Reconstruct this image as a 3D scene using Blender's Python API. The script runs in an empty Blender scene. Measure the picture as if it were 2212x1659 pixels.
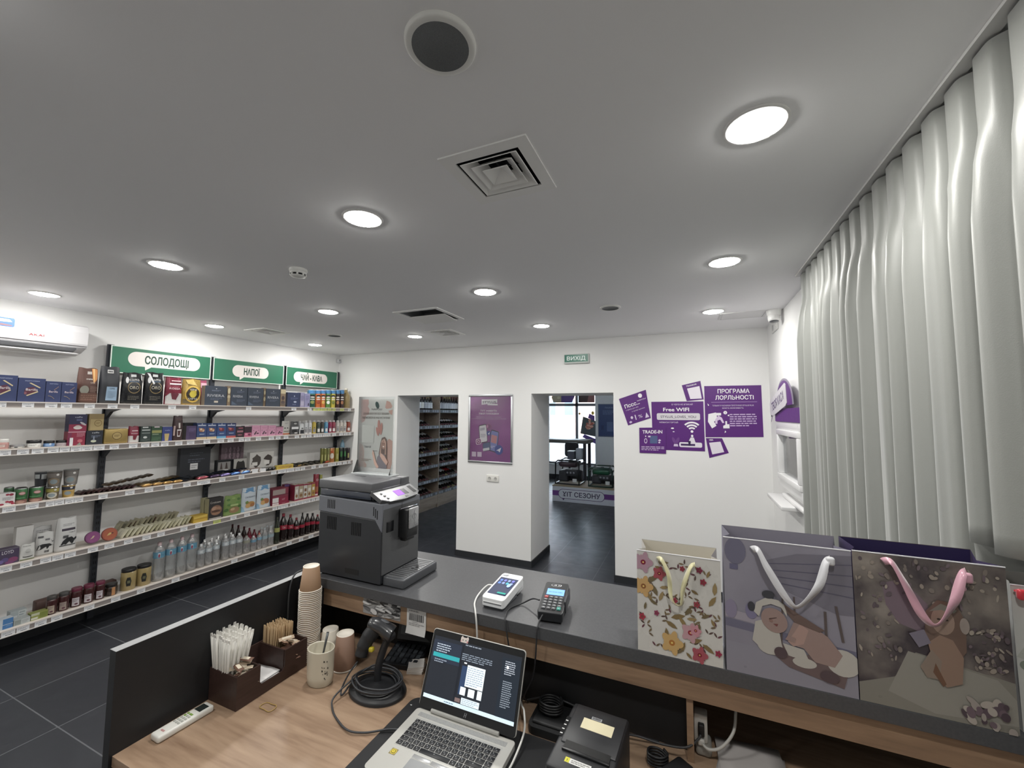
import bpy, bmesh, math, random
from mathutils import Vector, Matrix
random.seed(7)
SC = bpy.context.scene
COL = SC.collection
PI = math.pi
R = math.radians

# ---------------------------------------------------------------- camera, world, exposure
cd = bpy.data.cameras.new('camera'); cam = bpy.data.objects.new('camera', cd); COL.objects.link(cam)
cd.sensor_fit = 'HORIZONTAL'; cd.sensor_width = 36.0; cd.lens = 882.506 / 2212 * 36.0
cd.clip_start = 0.02; cd.clip_end = 200
yaw, pitch, roll = 0.409628521, 0.072155633, 0.0069671778
fw = Vector((-math.sin(yaw)*math.cos(pitch), math.cos(yaw)*math.cos(pitch), math.sin(pitch)))
rt = Vector((math.cos(yaw), math.sin(yaw), 0)); up = rt.cross(fw)
r_ = rt*math.cos(roll) + up*math.sin(roll); u_ = -rt*math.sin(roll) + up*math.cos(roll)
M = Matrix((r_, u_, -fw)).transposed().to_4x4(); M.translation = Vector((0, 0, 1.85))
cam.matrix_world = M
SC.camera = cam
W = bpy.data.worlds.new('overcast_sky'); SC.world = W; W.use_nodes = True
bg = W.node_tree.nodes['Background']; bg.inputs[0].default_value = (0.80, 0.90, 1.0, 1); bg.inputs[1].default_value = 3.6
vs = SC.view_settings
vs.view_transform = 'Standard'; vs.look = 'None'; vs.gamma = 1.0; vs.use_curve_mapping = False
vs.exposure = 1.95
SC.cycles.diffuse_bounces = 10; SC.cycles.max_bounces = 16; SC.cycles.transparent_max_bounces = 24
TILE_X, TILE_Y = 1.036, -1.27
LAMP = 50.0            # emission of the ceiling downlights

# ---------------------------------------------------------------- materials
def lin(h):
    o = []
    for i in (0, 2, 4):
        c = int(h[i:i+2], 16) / 255
        o.append(c/12.92 if c <= 0.04045 else ((c+0.055)/1.055)**2.4)
    return (*o, 1)
_mats = {}; DES = [False]          # DES: printed packaging is muted a little
def mat(h, rough=0.5, metal=0.0, spec=0.5, emit=0.0, alpha=1.0, sheen=0.0, coat=0.0):
    """principled colour with a faint procedural roughness variation"""
    if DES[0] and not emit:
        c = [int(h[i:i+2], 16) for i in (0, 2, 4)]; g = sum(c)/3
        h = ''.join('%02x' % int(max(0, min(255, (g+(q-g)*.78)*.93))) for q in c)
    k = (h, rough, metal, spec, emit, alpha, sheen, coat)
    if k in _mats: return _mats[k]
    m = bpy.data.materials.new('m_%s_%d' % (h, len(_mats))); m.use_nodes = True
    nt = m.node_tree; b = nt.nodes['Principled BSDF']
    b.inputs['Base Color'].default_value = lin(h)
    b.inputs['Metallic'].default_value = metal
    b.inputs['Specular IOR Level'].default_value = spec
    b.inputs['Alpha'].default_value = alpha
    b.inputs['Sheen Weight'].default_value = sheen
    b.inputs['Coat Weight'].default_value = coat
    if emit:
        b.inputs['Emission Color'].default_value = lin(h); b.inputs['Emission Strength'].default_value = emit
    n = nt.nodes.new('ShaderNodeTexNoise'); n.inputs['Scale'].default_value = 30
    mr = nt.nodes.new('ShaderNodeMapRange'); mr.inputs[3].default_value = max(0.02, rough-0.05); mr.inputs[4].default_value = min(1, rough+0.05)
    tc = nt.nodes.new('ShaderNodeTexCoord')
    nt.links.new(tc.outputs['Object'], n.inputs['Vector']); nt.links.new(n.outputs[0], mr.inputs[0]); nt.links.new(mr.outputs[0], b.inputs['Roughness'])
    _mats[k] = m
    return m
def paper(h): return mat(h, 0.6)
def gloss(h): return mat(h, 0.28)
def foil(h): return mat(h, 0.3, 0.55)
def plast(h): return mat(h, 0.4)
def metalm(h, r=0.3): return mat(h, r, 1.0)
def lamp_mat(h, s): return mat(h, 0.5, 0, 0.2, s)
def nodes(name):
    m = bpy.data.materials.new(name); m.use_nodes = True
    nt = m.node_tree
    return m, nt, nt.nodes['Principled BSDF'], nt.nodes.new, nt.links.new
def m_wall(name, h, bump=0.02, rough=0.75):
    m, nt, b, N, L = nodes(name)
    tc = N('ShaderNodeTexCoord'); n = N('ShaderNodeTexNoise'); n.inputs['Scale'].default_value = 220; n.inputs['Detail'].default_value = 3
    bp = N('ShaderNodeBump'); bp.inputs['Strength'].default_value = bump; bp.inputs['Distance'].default_value = 0.01
    L(tc.outputs['Object'], n.inputs['Vector']); L(n.outputs[0], bp.inputs['Height']); L(bp.outputs[0], b.inputs['Normal'])
    b.inputs['Base Color'].default_value = lin(h); b.inputs['Roughness'].default_value = rough; b.inputs['Specular IOR Level'].default_value = 0.25
    return m
def m_wood(name, c0, c1, c2, axis=0, scale=1.0, rough=0.45):
    m, nt, b, N, L = nodes(name)
    tc = N('ShaderNodeTexCoord'); mp = N('ShaderNodeMapping')
    s = [9.0*scale]*3; s[axis] = 0.9*scale; mp.inputs['Scale'].default_value = s
    n1 = N('ShaderNodeTexNoise'); n1.inputs['Scale'].default_value = 2.2; n1.inputs['Detail'].default_value = 9; n1.inputs['Distortion'].default_value = 1.3
    n2 = N('ShaderNodeTexNoise'); n2.inputs['Scale'].default_value = 14; n2.inputs['Detail'].default_value = 6
    n3 = N('ShaderNodeTexVoronoi'); n3.inputs['Scale'].default_value = 1.5
    mx = N('ShaderNodeMix'); mx.inputs[0].default_value = 0.3
    cr = N('ShaderNodeValToRGB'); e = cr.color_ramp.elements
    e[0].position = 0.32; e[0].color = lin(c0); e[1].position = 0.72; e[1].color = lin(c2); q = e.new(0.5); q.color = lin(c1)
    kn = N('ShaderNodeValToRGB'); kn.color_ramp.elements[0].position = 0.02; kn.color_ramp.elements[0].color = (0.35, 0.25, 0.18, 1)
    kn.color_ramp.elements[1].position = 0.10; kn.color_ramp.elements[1].color = (1, 1, 1, 1)
    mu = N('ShaderNodeMix'); mu.data_type = 'RGBA'; mu.blend_type = 'MULTIPLY'; mu.inputs[0].default_value = 0.8
    L(tc.outputs['Object'], mp.inputs[0])
    for n in (n1, n2, n3): L(mp.outputs[0], n.inputs['Vector'])
    L(n1.outputs[0], mx.inputs[2]); L(n2.outputs[0], mx.inputs[3]); L(mx.outputs[0], cr.inputs[0])
    L(n3.outputs['Distance'], kn.inputs[0]); L(cr.outputs[0], mu.inputs[6]); L(kn.outputs[0], mu.inputs[7]); L(mu.outputs[2], b.inputs['Base Color'])
    b.inputs['Roughness'].default_value = rough
    return m
def m_tiles(name):
    m, nt, b, N, L = nodes(name)
    tc = N('ShaderNodeTexCoord'); mp = N('ShaderNodeMapping'); mp.inputs['Location'].default_value = (TILE_X, TILE_Y, 0)
    br = N('ShaderNodeTexBrick'); br.offset = 0.0; br.squash = 1.0
    br.inputs['Scale'].default_value = 1.0; br.inputs['Brick Width'].default_value = 0.6; br.inputs['Row Height'].default_value = 0.63131
    br.inputs['Mortar Size'].default_value = 0.0035; br.inputs['Mortar Smooth'].default_value = 0.2
    br.inputs['Color1'].default_value = lin('2b2d32'); br.inputs['Color2'].default_value = lin('303237'); br.inputs['Mortar'].default_value = lin('5a5c60')
    n = N('ShaderNodeTexNoise'); n.inputs['Scale'].default_value = 7; n.inputs['Detail'].default_value = 8
    mr = N('ShaderNodeMapRange'); mr.inputs[3].default_value = 0.22; mr.inputs[4].default_value = 0.48
    bp = N('ShaderNodeBump'); bp.inputs['Strength'].default_value = 0.12; bp.inputs['Distance'].default_value = 0.004
    L(tc.outputs['Object'], mp.inputs[0]); L(mp.outputs[0], br.inputs['Vector']); L(tc.outputs['Object'], n.inputs['Vector'])
    L(br.outputs['Color'], b.inputs['Base Color']); L(n.outputs[0], mr.inputs[0]); L(mr.outputs[0], b.inputs['Roughness'])
    L(n.outputs[0], bp.inputs['Height']); L(bp.outputs[0], b.inputs['Normal'])
    return m
def m_clear(name, tint='f2f6f8', gl=0.12, milk=0.0):
    m, nt, b, N, L = nodes(name); nt.nodes.remove(b)
    t = N('ShaderNodeBsdfTransparent'); t.inputs[0].default_value = lin(tint)
    g = N('ShaderNodeBsdfGlossy'); g.inputs['Roughness'].default_value = 0.08; g.inputs[0].default_value = (1, 1, 1, 1)
    f = N('ShaderNodeFresnel'); f.inputs[0].default_value = 1.45
    a = N('ShaderNodeMath'); a.operation = 'ADD'; a.inputs[1].default_value = gl*0.4; a.use_clamp = True
    x = N('ShaderNodeMixShader'); L(f.outputs[0], a.inputs[0]); L(a.outputs[0], x.inputs[0]); L(t.outputs[0], x.inputs[1]); L(g.outputs[0], x.inputs[2])
    if milk:
        d = N('ShaderNodeBsdfDiffuse'); d.inputs[0].default_value = lin('e4e4e4'); x2 = N('ShaderNodeMixShader'); x2.inputs[0].default_value = milk
        L(x.outputs[0], x2.inputs[1]); L(d.outputs[0], x2.inputs[2]); x = x2
    L(x.outputs[0], nt.nodes['Material Output'].inputs[0])
    return m
def m_noise2(name, h0, h1, scale=12, rough=0.6, detail=6, pos=(0.4, 0.6), h2=None):
    m, nt, b, N, L = nodes(name)
    tc = N('ShaderNodeTexCoord'); n = N('ShaderNodeTexNoise'); n.inputs['Scale'].default_value = scale; n.inputs['Detail'].default_value = detail
    cr = N('ShaderNodeValToRGB'); e = cr.color_ramp.elements; e[0].position, e[1].position = pos; e[0].color = lin(h0); e[1].color = lin(h1)
    if h2: q = e.new(min(0.98, pos[1]+0.12)); q.color = lin(h2)
    L(tc.outputs['Object'], n.inputs['Vector']); L(n.outputs[0], cr.inputs[0]); L(cr.outputs[0], b.inputs['Base Color']); b.inputs['Roughness'].default_value = rough
    return m

# ---------------------------------------------------------------- mesh builder
_txt = {}
def text_mesh(s, bold=0.0, spacing=1.0):
    s = s.replace('І', 'I').replace('Ї', 'Ï')
    k = (s, bold, spacing)
    if k not in _txt:
        c = bpy.data.curves.new('t', 'FONT'); c.body = s; c.size = 1.0; c.offset = bold; c.space_character = spacing
        c.resolution_u = 3
        o = bpy.data.objects.new('t', c); COL.objects.link(o)
        bpy.context.view_layer.update()
        dg = bpy.context.evaluated_depsgraph_get()
        me = o.evaluated_get(dg).to_mesh()
        v = [(p.co.x, p.co.y) for p in me.vertices]; f = [tuple(p.vertices) for p in me.polygons]
        o.evaluated_get(dg).to_mesh_clear()
        bpy.data.objects.remove(o); bpy.data.curves.remove(c)
        if not v: v = [(0, 0), (0.01, 0), (0, 0.01)]; f = [(0, 1, 2)]
        x0 = min(p[0] for p in v); x1 = max(p[0] for p in v); y0 = min(p[1] for p in v); y1 = max(p[1] for p in v)
        _txt[k] = (v, f, x0, x1, y0, y1)
    return _txt[k]

def wloc(o):
    v = Vector((0, 0, 0))
    while o is not None:
        v = v + o.location; o = o.parent
    return v
class MB:
    def __init__(s, xf=None):
        s.v = []; s.f = []; s.m = []; s.sm = []; s.mats = []; s.xf = xf
    def add(s, vs_, fs, m, smooth=False):
        b = len(s.v)
        if s.xf is not None: s.v += [tuple(s.xf @ Vector(p)) for p in vs_]
        else: s.v += [tuple(p) for p in vs_]
        if m not in s.mats: s.mats.append(m)
        i = s.mats.index(m)
        for f in fs: s.f.append(tuple(q+b for q in f)); s.m.append(i); s.sm.append(smooth)
        return s
    def box(s, x0, y0, z0, x1, y1, z1, m):
        v = [(x0,y0,z0),(x1,y0,z0),(x1,y1,z0),(x0,y1,z0),(x0,y0,z1),(x1,y0,z1),(x1,y1,z1),(x0,y1,z1)]
        return s.add(v, [(3,2,1,0),(4,5,6,7),(0,1,5,4),(1,2,6,5),(2,3,7,6),(3,0,4,7)], m)
    def bbox(s, x0, y0, z0, x1, y1, z1, m, r=0.005, seg=2):
        bm = bmesh.new(); bmesh.ops.create_cube(bm, size=1)
        for v in bm.verts: v.co = Vector((x0+(v.co.x+.5)*(x1-x0), y0+(v.co.y+.5)*(y1-y0), z0+(v.co.z+.5)*(z1-z0)))
        r = min(r, 0.49*min(abs(x1-x0), abs(y1-y0), abs(z1-z0)))
        bmesh.ops.bevel(bm, geom=list(bm.edges), offset=r, segments=seg, affect='EDGES', profile=0.5)
        bm.verts.ensure_lookup_table()
        s.add([tuple(v.co) for v in bm.verts], [tuple(v.index for v in f.verts) for f in bm.faces], m, True); bm.free()
        return s
    def prism(s, poly, F, w0, w1, m, smooth=False):
        """closed 2-D outline poly extruded from w0 to w1; F(u, v, w) gives the point"""
        n = len(poly)
        v = [F(a, b, w0) for a, b in poly] + [F(a, b, w1) for a, b in poly]
        f = [tuple(range(n))[::-1], tuple(range(n, 2*n))] + [(i, (i+1) % n, n+(i+1) % n, n+i) for i in range(n)]
        return s.add(v, f, m, smooth)
    def lathe(s, prof, m, org=(0,0,0), seg=24, axis='z', caps=True, sx=1.0, sy=1.0, smooth=True):
        ox, oy, oz = org; v = []; f = []
        for r, h in prof:
            for k in range(seg):
                a = 2*PI*k/seg; c, d = r*math.cos(a)*sx, r*math.sin(a)*sy
                v.append({'z': (ox+c, oy+d, oz+h), 'x': (ox+h, oy+c, oz+d), 'y': (ox+c, oy+h, oz+d)}[axis])
        for i in range(len(prof)-1):
            for k in range(seg):
                a = i*seg+k; b = i*seg+(k+1) % seg
                f.append((a, b, b+seg, a+seg))
        s.add(v, f, m, smooth)
        if caps:
            b = len(s.v)-len(v)
            i = s.mats.index(m)
            for ring in (0, len(prof)-1):
                if prof[ring][0] > 1e-5:
                    s.f.append(tuple(b+ring*seg+k for k in range(seg))); s.m.append(i); s.sm.append(False)
        return s
    def tube(s, pts, r, m, seg=8, closed=False):
        pts = [Vector(p) for p in pts]; n = len(pts); v = []; f = []
        rr = r if isinstance(r, (list, tuple)) else [r]*n
        ref = None
        for i, p in enumerate(pts):
            a = pts[(i-1) % n] if (closed or i) else p; b = pts[(i+1) % n] if (closed or i < n-1) else p
            t = (b-a)
            t = t.normalized() if t.length > 1e-9 else Vector((0, 0, 1))
            if ref is None: ref = Vector((0, 0, 1)) if abs(t.z) < 0.9 else Vector((1, 0, 0))
            x = ref - t*ref.dot(t)
            if x.length < 1e-6: x = t.orthogonal()
            x.normalize(); y = t.cross(x); ref = x
            for k in range(seg):
                q = p + (x*math.cos(2*PI*k/seg) + y*math.sin(2*PI*k/seg))*rr[i]
                v.append(tuple(q))
        for i in range(n if closed else n-1):
            j = (i+1) % n
            for k in range(seg):
                l = (k+1) % seg
                f.append((i*seg+k, i*seg+l, j*seg+l, j*seg+k))
        s.add(v, f, m, True)
        if not closed:
            b = len(s.v)-len(v); i = s.mats.index(m)
            for ring in (0, n-1): s.f.append(tuple(b+ring*seg+k for k in range(seg))); s.m.append(i); s.sm.append(False)
        return s
    def grid(s, F, nu, nv, m, smooth=True):
        v = [F(i/nu, j/nv) for j in range(nv+1) for i in range(nu+1)]
        f = [(j*(nu+1)+i, j*(nu+1)+i+1, (j+1)*(nu+1)+i+1, (j+1)*(nu+1)+i) for j in range(nv) for i in range(nu)]
        return s.add(v, f, m, smooth)
    def text(s, F, x, y, size, body, m, align='c', sx=1.0, bold=0.0, w=0.0004, spacing=1.0, fit=None):
        v, f, x0, x1, y0, y1 = text_mesh(body, bold, spacing)
        sc = size/0.73                       # size is the capital height
        kx = sc*sx
        if fit: kx = fit/(x1-x0)
        wd = (x1-x0)*kx
        ox = x - {'c': wd/2, 'l': 0, 'r': wd}[align] - x0*kx
        s.add([F(ox+a*kx, y+b*sc, w) for a, b in v], f, m)
        return s
    def obj(s, name, parent=None, org=None, bevel=0.0, solid=0.0):
        me = bpy.data.meshes.new(name)
        o = wloc(parent) if parent is not None else Vector(org if org else (0, 0, 0))
        me.from_pydata([(p[0]-o.x, p[1]-o.y, p[2]-o.z) for p in s.v], [], s.f)
        for m in s.mats: me.materials.append(m)
        me.polygons.foreach_set('material_index', s.m); me.polygons.foreach_set('use_smooth', s.sm); me.update()
        ob = bpy.data.objects.new(name, me); COL.objects.link(ob)
        if parent is not None: ob.parent = parent
        else: ob.location = o
        if solid: md = ob.modifiers.new('thickness', 'SOLIDIFY'); md.thickness = solid; md.offset = 0
        if bevel: md = ob.modifiers.new('edge', 'BEVEL'); md.width = bevel; md.segments = 2; md.limit_method = 'ANGLE'; md.harden_normals = False
        return ob
def tag(o, label, cat, group=None, kind=None):
    o['label'] = label; o['category'] = cat
    if group: o['group'] = group
    if kind: o['kind'] = kind
    return o
def thing(name, label, cat, loc, group=None):
    o = bpy.data.objects.new(name, None); COL.objects.link(o); o.location = loc; o.empty_display_size = 0.05
    return tag(o, label, cat, group)
def struct(o, label=None):
    o['kind'] = 'structure'
    if label: o['label'] = label
    return o
def copy_tree(o, parent=None):
    c = o.copy(); COL.objects.link(c)
    if parent is not None: c.parent = parent
    for ch in list(o.children): copy_tree(ch, c)
    return c
# planar frames
def FX(x, y0, z0, sgn=1):        # on a plane facing +x: u runs along +y, v up
    return lambda u, v, w: (x+sgn*w, y0+u, z0+v)
def FY(y, x0, z0):               # on a plane facing -y: u runs along +x, v up
    return lambda u, v, w: (x0+u, y-w, z0+v)
def FZ(z, x0, y0):
    return lambda u, v, w: (x0+u, y0+v, z+w)
def FRX(x, y0, z0):              # plane facing -x (right wall): u runs along -y
    return lambda u, v, w: (x-w, y0-u, z0+v)
def rot2(poly, a, cx=0, cy=0):
    c, d = math.cos(a), math.sin(a)
    return [(cx+x*c-y*d, cy+x*d+y*c) for x, y in poly]
def rrect(x0, y0, x1, y1, r, n=5):
    o = []
    for cx, cy, a0 in ((x1-r, y1-r, 0), (x0+r, y1-r, 90), (x0+r, y0+r, 180), (x1-r, y0+r, 270)):
        for k in range(n+1):
            a = R(a0+90*k/n); o.append((cx+r*math.cos(a), cy+r*math.sin(a)))
    return o
def ell(cx, cy, rx, ry, n=24, a=0.0):
    return rot2([(rx*math.cos(2*PI*k/n), ry*math.sin(2*PI*k/n)) for k in range(n)], a, cx, cy)
def subdiv(poly, k):
    o = []
    for i in range(len(poly)):
        a, b = poly[i], poly[(i+1) % len(poly)]
        for j in range(k): o.append((a[0]+(b[0]-a[0])*j/k, a[1]+(b[1]-a[1])*j/k))
    return o
def clip01(p):
    for ax, s in ((0, 0), (0, 1), (1, 0), (1, 1)):
        o = []
        for i in range(len(p)):
            a, b = p[i-1], p[i]; ia = (a[ax] >= 0) if s == 0 else (a[ax] <= 1); ib = (b[ax] >= 0) if s == 0 else (b[ax] <= 1)
            if ia != ib: t = (s-a[ax])/(b[ax]-a[ax]); o.append((a[0]+(b[0]-a[0])*t, a[1]+(b[1]-a[1])*t))
            if ib: o.append(b)
        p = o
        if not p: return []
    return p
def art(mb, F, Wd, Hd, items, mf=paper, curved=False, w0=0.0003, dw=0.00025):
    """flat printing: items in units of the panel (0..1), laid one on the other"""
    w = w0; dw = min(dw, .004/max(1, len(items)))
    for it in items:
        k = it[0]
        if k == 't':      # ('t', x, y, h, text, colour[, fit width][, bold][, align])
            _, x, y, h, body, c = it[:6]
            fit = it[6] if len(it) > 6 and it[6] else None
            mb.text(F, x*Wd, y*Hd, h*Hd, body, mf(c), align=it[8] if len(it) > 8 else 'c', fit=fit*Wd if fit else None, bold=it[7] if len(it) > 7 else 0.0, w=w)
        elif k == 'lines':   # ('lines', x0, y0, x1, y1, n, colour): rows of small illegible print
            _, x0, y0, x1, y1, n, c = it
            h = (y1-y0)/n
            for j in range(n):
                x = x0
                ya = (y0+j*h+h*.25)*Hd; yb = (y0+j*h+h*.7)*Hd
                end = x1 - (0 if j else (x1-x0)*.25)
                while x < end-0.01:
                    l = min((x1-x0)*random.uniform(.08, .22), end-x)
                    mb.add([F(x*Wd, ya, w), F((x+l)*Wd, ya, w), F((x+l)*Wd, yb, w), F(x*Wd, yb, w)], [(0, 1, 2, 3)], mf(c)); x += l+(x1-x0)*.03
        elif k == 'bars':    # ('bars', x0, y0, x1, y1, colour): a bar code
            _, x0, y0, x1, y1, c = it
            x = x0
            while x < x1:
                l = (x1-x0)*random.choice((.015, .03, .045)); l2 = min(l, x1-x)
                mb.add([F(x*Wd, y0*Hd, w), F((x+l2)*Wd, y0*Hd, w), F((x+l2)*Wd, y1*Hd, w), F(x*Wd, y1*Hd, w)], [(0, 1, 2, 3)], mf(c)); x += l+(x1-x0)*random.choice((.015, .03))
        else:
            if k == 'r': _, x0, y0, x1, y1, c = it; p = [(x0, y0), (x1, y0), (x1, y1), (x0, y1)]
            elif k == 'e': _, cx, cy, rx, ry, c = it[:6]; p = ell(cx, cy, rx, ry, 20, it[6] if len(it) > 6 else 0)
            elif k == 'p': p, c = it[1], it[2]
            mm = c if not isinstance(c, str) else mf(c)
            if curved:
                if k == 'r':
                    G = lambda a, b, x0=x0, y0=y0, x1=x1, y1=y1, w=w: F((x0+(x1-x0)*a)*Wd, (y0+(y1-y0)*b)*Hd, w)
                    mb.grid(G, 8, 6, mm)
                else:
                    q = subdiv(p, 1 if k == 'e' else 4); n = len(q); cx = sum(a for a, b in q)/n; cy = sum(b for a, b in q)/n
                    v = [F(cx*Wd, cy*Hd, w)] + [F((cx+(a-cx)*t)*Wd, (cy+(b-cy)*t)*Hd, w) for t in (.5, 1) for a, b in q]
                    f = [(0, 1+i, 1+(i+1) % n) for i in range(n)] + [(1+i, 1+n+i, 1+n+(i+1) % n, 1+(i+1) % n) for i in range(n)]
                    mb.add(v, f, mm, True)
            else:
                p = clip01(p)
                if len(p) > 2: mb.add([F(a*Wd, b*Hd, w) for a, b in p], [tuple(range(len(p)))], mm)
        w += dw
def spline(pts, n=10):
    """smooth curve through the points"""
    P = [Vector(p) for p in pts]; o = []
    for i in range(len(P)-1):
        a = P[max(i-1, 0)]; b = P[i]; c = P[i+1]; d = P[min(i+2, len(P)-1)]
        for k in range(n):
            t = k/n
            o.append(0.5*((2*b)+(c-a)*t+(2*a-5*b+4*c-d)*t*t+(3*b-a-3*c+d)*t**3))
    o.append(P[-1]); return o

# ---------------------------------------------------------------- the setting
H = 2.735; XL = -5.0; YB = 4.74; XR = 0.735; XN = 1.05; YR = -2.6; YF = 11.46; XF = 2.4
WALL = m_wall('wall_paint', 'e8e8e7'); CEIL = m_wall('ceiling_paint', 'f2f2f3', 0.01); DARKB = mat('2a2c30', 0.45)
FLOOR = m_tiles('floor_tiles')
b = MB(); b.box(-5.4, YR-.2, -0.12, XF+.2, YF+.12, 0, FLOOR); struct(b.obj('floor'))
def sheet_xy(name, xs, ys, z0, z1, holes, m):
    b = MB()
    for i in range(len(xs)-1):
        for j in range(len(ys)-1):
            cx, cy = (xs[i]+xs[i+1])/2, (ys[j]+ys[j+1])/2
            if any(h[0] < cx < h[2] and h[1] < cy < h[3] for h in holes): continue
            b.box(xs[i], ys[j], z0, xs[i+1], ys[j+1], z1, m)
    return b.obj(name)
VENTS = [(-0.622, 1.310, 0.33), (-4.245, 3.015, 0.33), (-2.455, 3.795, 0.33)]
PANEL = (-2.15, 3.055, 0.46)
holes = [(x-s/2+.03, y-s/2+.03, x+s/2-.03, y+s/2-.03) for x, y, s in VENTS+[PANEL]]
xs = sorted({-5.2, XN+.2} | {h[i] for h in holes for i in (0, 2)}); ys = sorted({YR-.2, YB} | {h[i] for h in holes for i in (1, 3)})
struct(sheet_xy('ceiling', xs, ys, H, H+.12, holes, CEIL))
b = MB(); b.box(XL-.2, YR-.2, 0, XL, YB, H, WALL); struct(b.obj('wall_left'))
# back wall: two door openings cut right through it
b = MB()
b.box(XL-.2, YB, 0, -3.85, YB+.53, 2.097, WALL); b.box(-2.84, YB, 0, -1.795, YB+.70, 2.097, WALL); b.box(-0.795, YB, 0, XN+.2, YB+.70, 2.097, WALL)
b.box(XL-.2, YB, 2.097, -2.84, YB+.53, H, WALL); b.box(-2.84, YB, 2.097, XN+.2, YB+.70, H, WALL)
struct(b.obj('wall_back'))
b = MB(); t = .012
b.box(XL+.019, YB-t, 0, -3.85, YB, .075, DARKB); b.box(-3.85, YB-t, 0, -3.85+t, YB+.53, .075, DARKB)
b.box(-2.84-t, YB, 0, -2.84, YB+.70, .075, DARKB); b.box(-2.84-t, YB-t, 0, -1.795+t, YB, .075, DARKB); b.box(-1.795, YB, 0, -1.795+t, YB+.70, .075, DARKB)
b.box(-0.795-t, YB, 0, -0.795, YB+.70, .075, DARKB); b.box(-0.795-t, YB-t, 0, XR, YB, .075, DARKB)
struct(b.obj('baseboard_back'))
b = MB(); b.box(XR, 3.02, 0, XN+.2, YB, H, WALL); b.box(XN, YR-.2, 0, XN+.2, 3.02, H, WALL); struct(b.obj('wall_right'))
b = MB(); b.box(XL-.2, YR-.2, 0, XN+.2, YR, H, WALL); struct(b.obj('wall_rear'))
b = MB(); b.box(XL, .2, 0, XL+.018, YB-t, .178, DARKB); struct(b.obj('baseboard_left'))
b = MB(); b.box(XR-t, 3.02, 0, XR, YB-t, .075, DARKB); struct(b.obj('baseboard_right'))
# the front shop beyond the doorways
b = MB(); b.box(-5.2, YB+.53, 0, -4.99, YF+.2, 3.1, WALL); struct(b.obj('wall_shop_left'))
b = MB(); b.box(XF, YB+.70, 0, XF+.2, YF+.2, 3.1, WALL); struct(b.obj('wall_shop_right'))
b = MB(); b.box(XN+.2, YB+.5, 0, XF+.2, YB+.70, 3.1, WALL); b.box(XL-.2, YB+.53, H+.12, -2.84, YB+.70, 3.1, WALL); struct(b.obj('wall_shop_front'))
b = MB(); b.box(-5.2, YB+.5, 3.0, XF+.2, YF+.2, 3.12, CEIL); struct(b.obj('ceiling_shop'))
# the street wall with the shop window in it
WX0, WX1, WZ0, WZ1 = -4.62, -2.42, 0.42, 2.62
b = MB()
b.box(-5.2, YF, 0, WX0, YF+.22, 3.1, WALL); b.box(WX1, YF, 0, XF+.2, YF+.22, 3.1, WALL)
b.box(WX0, YF, 0, WX1, YF+.22, WZ0, WALL); b.box(WX0, YF, WZ1, WX1, YF+.22, 3.1, WALL)
struct(b.obj('wall_street'))
b = MB(); b.box(-5.0, YF-t, 0, XF, YF, .12, DARKB); struct(b.obj('baseboard_street'))
FR = mat('6f7378', 0.4); fw_ = .07
w1 = MB()
w1.box(WX0, YF+.04, WZ0, WX0+fw_, YF+.11, WZ1, FR); w1.box(WX1-.02, YF+.04, WZ0, WX1, YF+.11, WZ1, FR)
w1.box(WX0, YF+.04, WZ0, WX1, YF+.11, WZ0+.05, FR); w1.box(WX0, YF+.04, WZ1-.05, WX1, YF+.11, WZ1, FR)
w1.box(-3.00, YF+.03, WZ0, -2.925, YF+.11, WZ1, FR); w1.box(-3.86, YF+.03, WZ0, -3.79, YF+.11, WZ1, FR); w1.box(WX0, YF+.03, 2.075, WX1, YF+.11, 2.15, FR)
w1.box(WX0, YF-.08, WZ0-.03, WX1, YF+.04, WZ0, mat('d8dadc', 0.4))
win = struct(w1.obj('window_1'))
g = MB(); g.box(WX0+.02, YF+.07, WZ0+.03, WX1-.01, YF+.076, WZ1-.03, m_clear('window_glass', 'f4f8fa', 0.02)); g.obj('glass_pane', win)
# vinyl pictures stuck on the shop window: food photographs, plain shapes
def vinyl(name, label, polys, org):
    b = MB(); F = FY(YF+.029, 0, 0)
    for i, (p, c) in enumerate(polys): b.prism(p, F, 0.0006*i, 0.0006*(i+1)+0.001, paper(c))
    tag(b.obj(name, None, org), label, 'sticker')
meat = [(ell(-2.55+random.uniform(-.13, .06), 1.55+random.uniform(-.12, .14), random.uniform(.03, .06), random.uniform(.03, .05), 10), random.choice(['c9796a', 'd99a85', 'b8604f', 'e4b3a0'])) for k in range(16)]
vinyl('window_picture', 'window sticker of sliced meat on a dark slate tray, right pane of shop window', [([(-2.86, 1.30), (-2.43, 1.22), (-2.43, 1.66), (-2.78, 1.78)], '5a6264'), ([(-2.64, 1.74), (-2.45, 1.66), (-2.45, 1.80), (-2.6, 1.86)], '6a4a9a')]+meat+[(ell(-2.5, 1.88, .04, .05), 'd9c24a'), (ell(-2.88, 1.86, .03, .03), 'caa23c'), ([(-2.8, 1.20), (-2.43, 1.02), (-2.43, 1.16), (-2.74, 1.28)], '6b51a0')], (-2.6, YF+.029, 1.5))
vinyl('window_picture', 'patterned cheese and violet sticker across the left upper window pane', [([(-3.66, 2.18), (-3.42, 2.18), (-3.42, 2.40), (-3.60, 2.46), (-3.72, 2.34)], 'b9ae93'), ([(-3.42, 2.18), (-3.1, 2.18), (-3.02, 2.36), (-3.14, 2.55), (-3.42, 2.55)], '6c5590'), (ell(-3.5, 2.32, .05, .04), 'd8d0b8')], (-3.4, YF+.029, 2.3))
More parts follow.
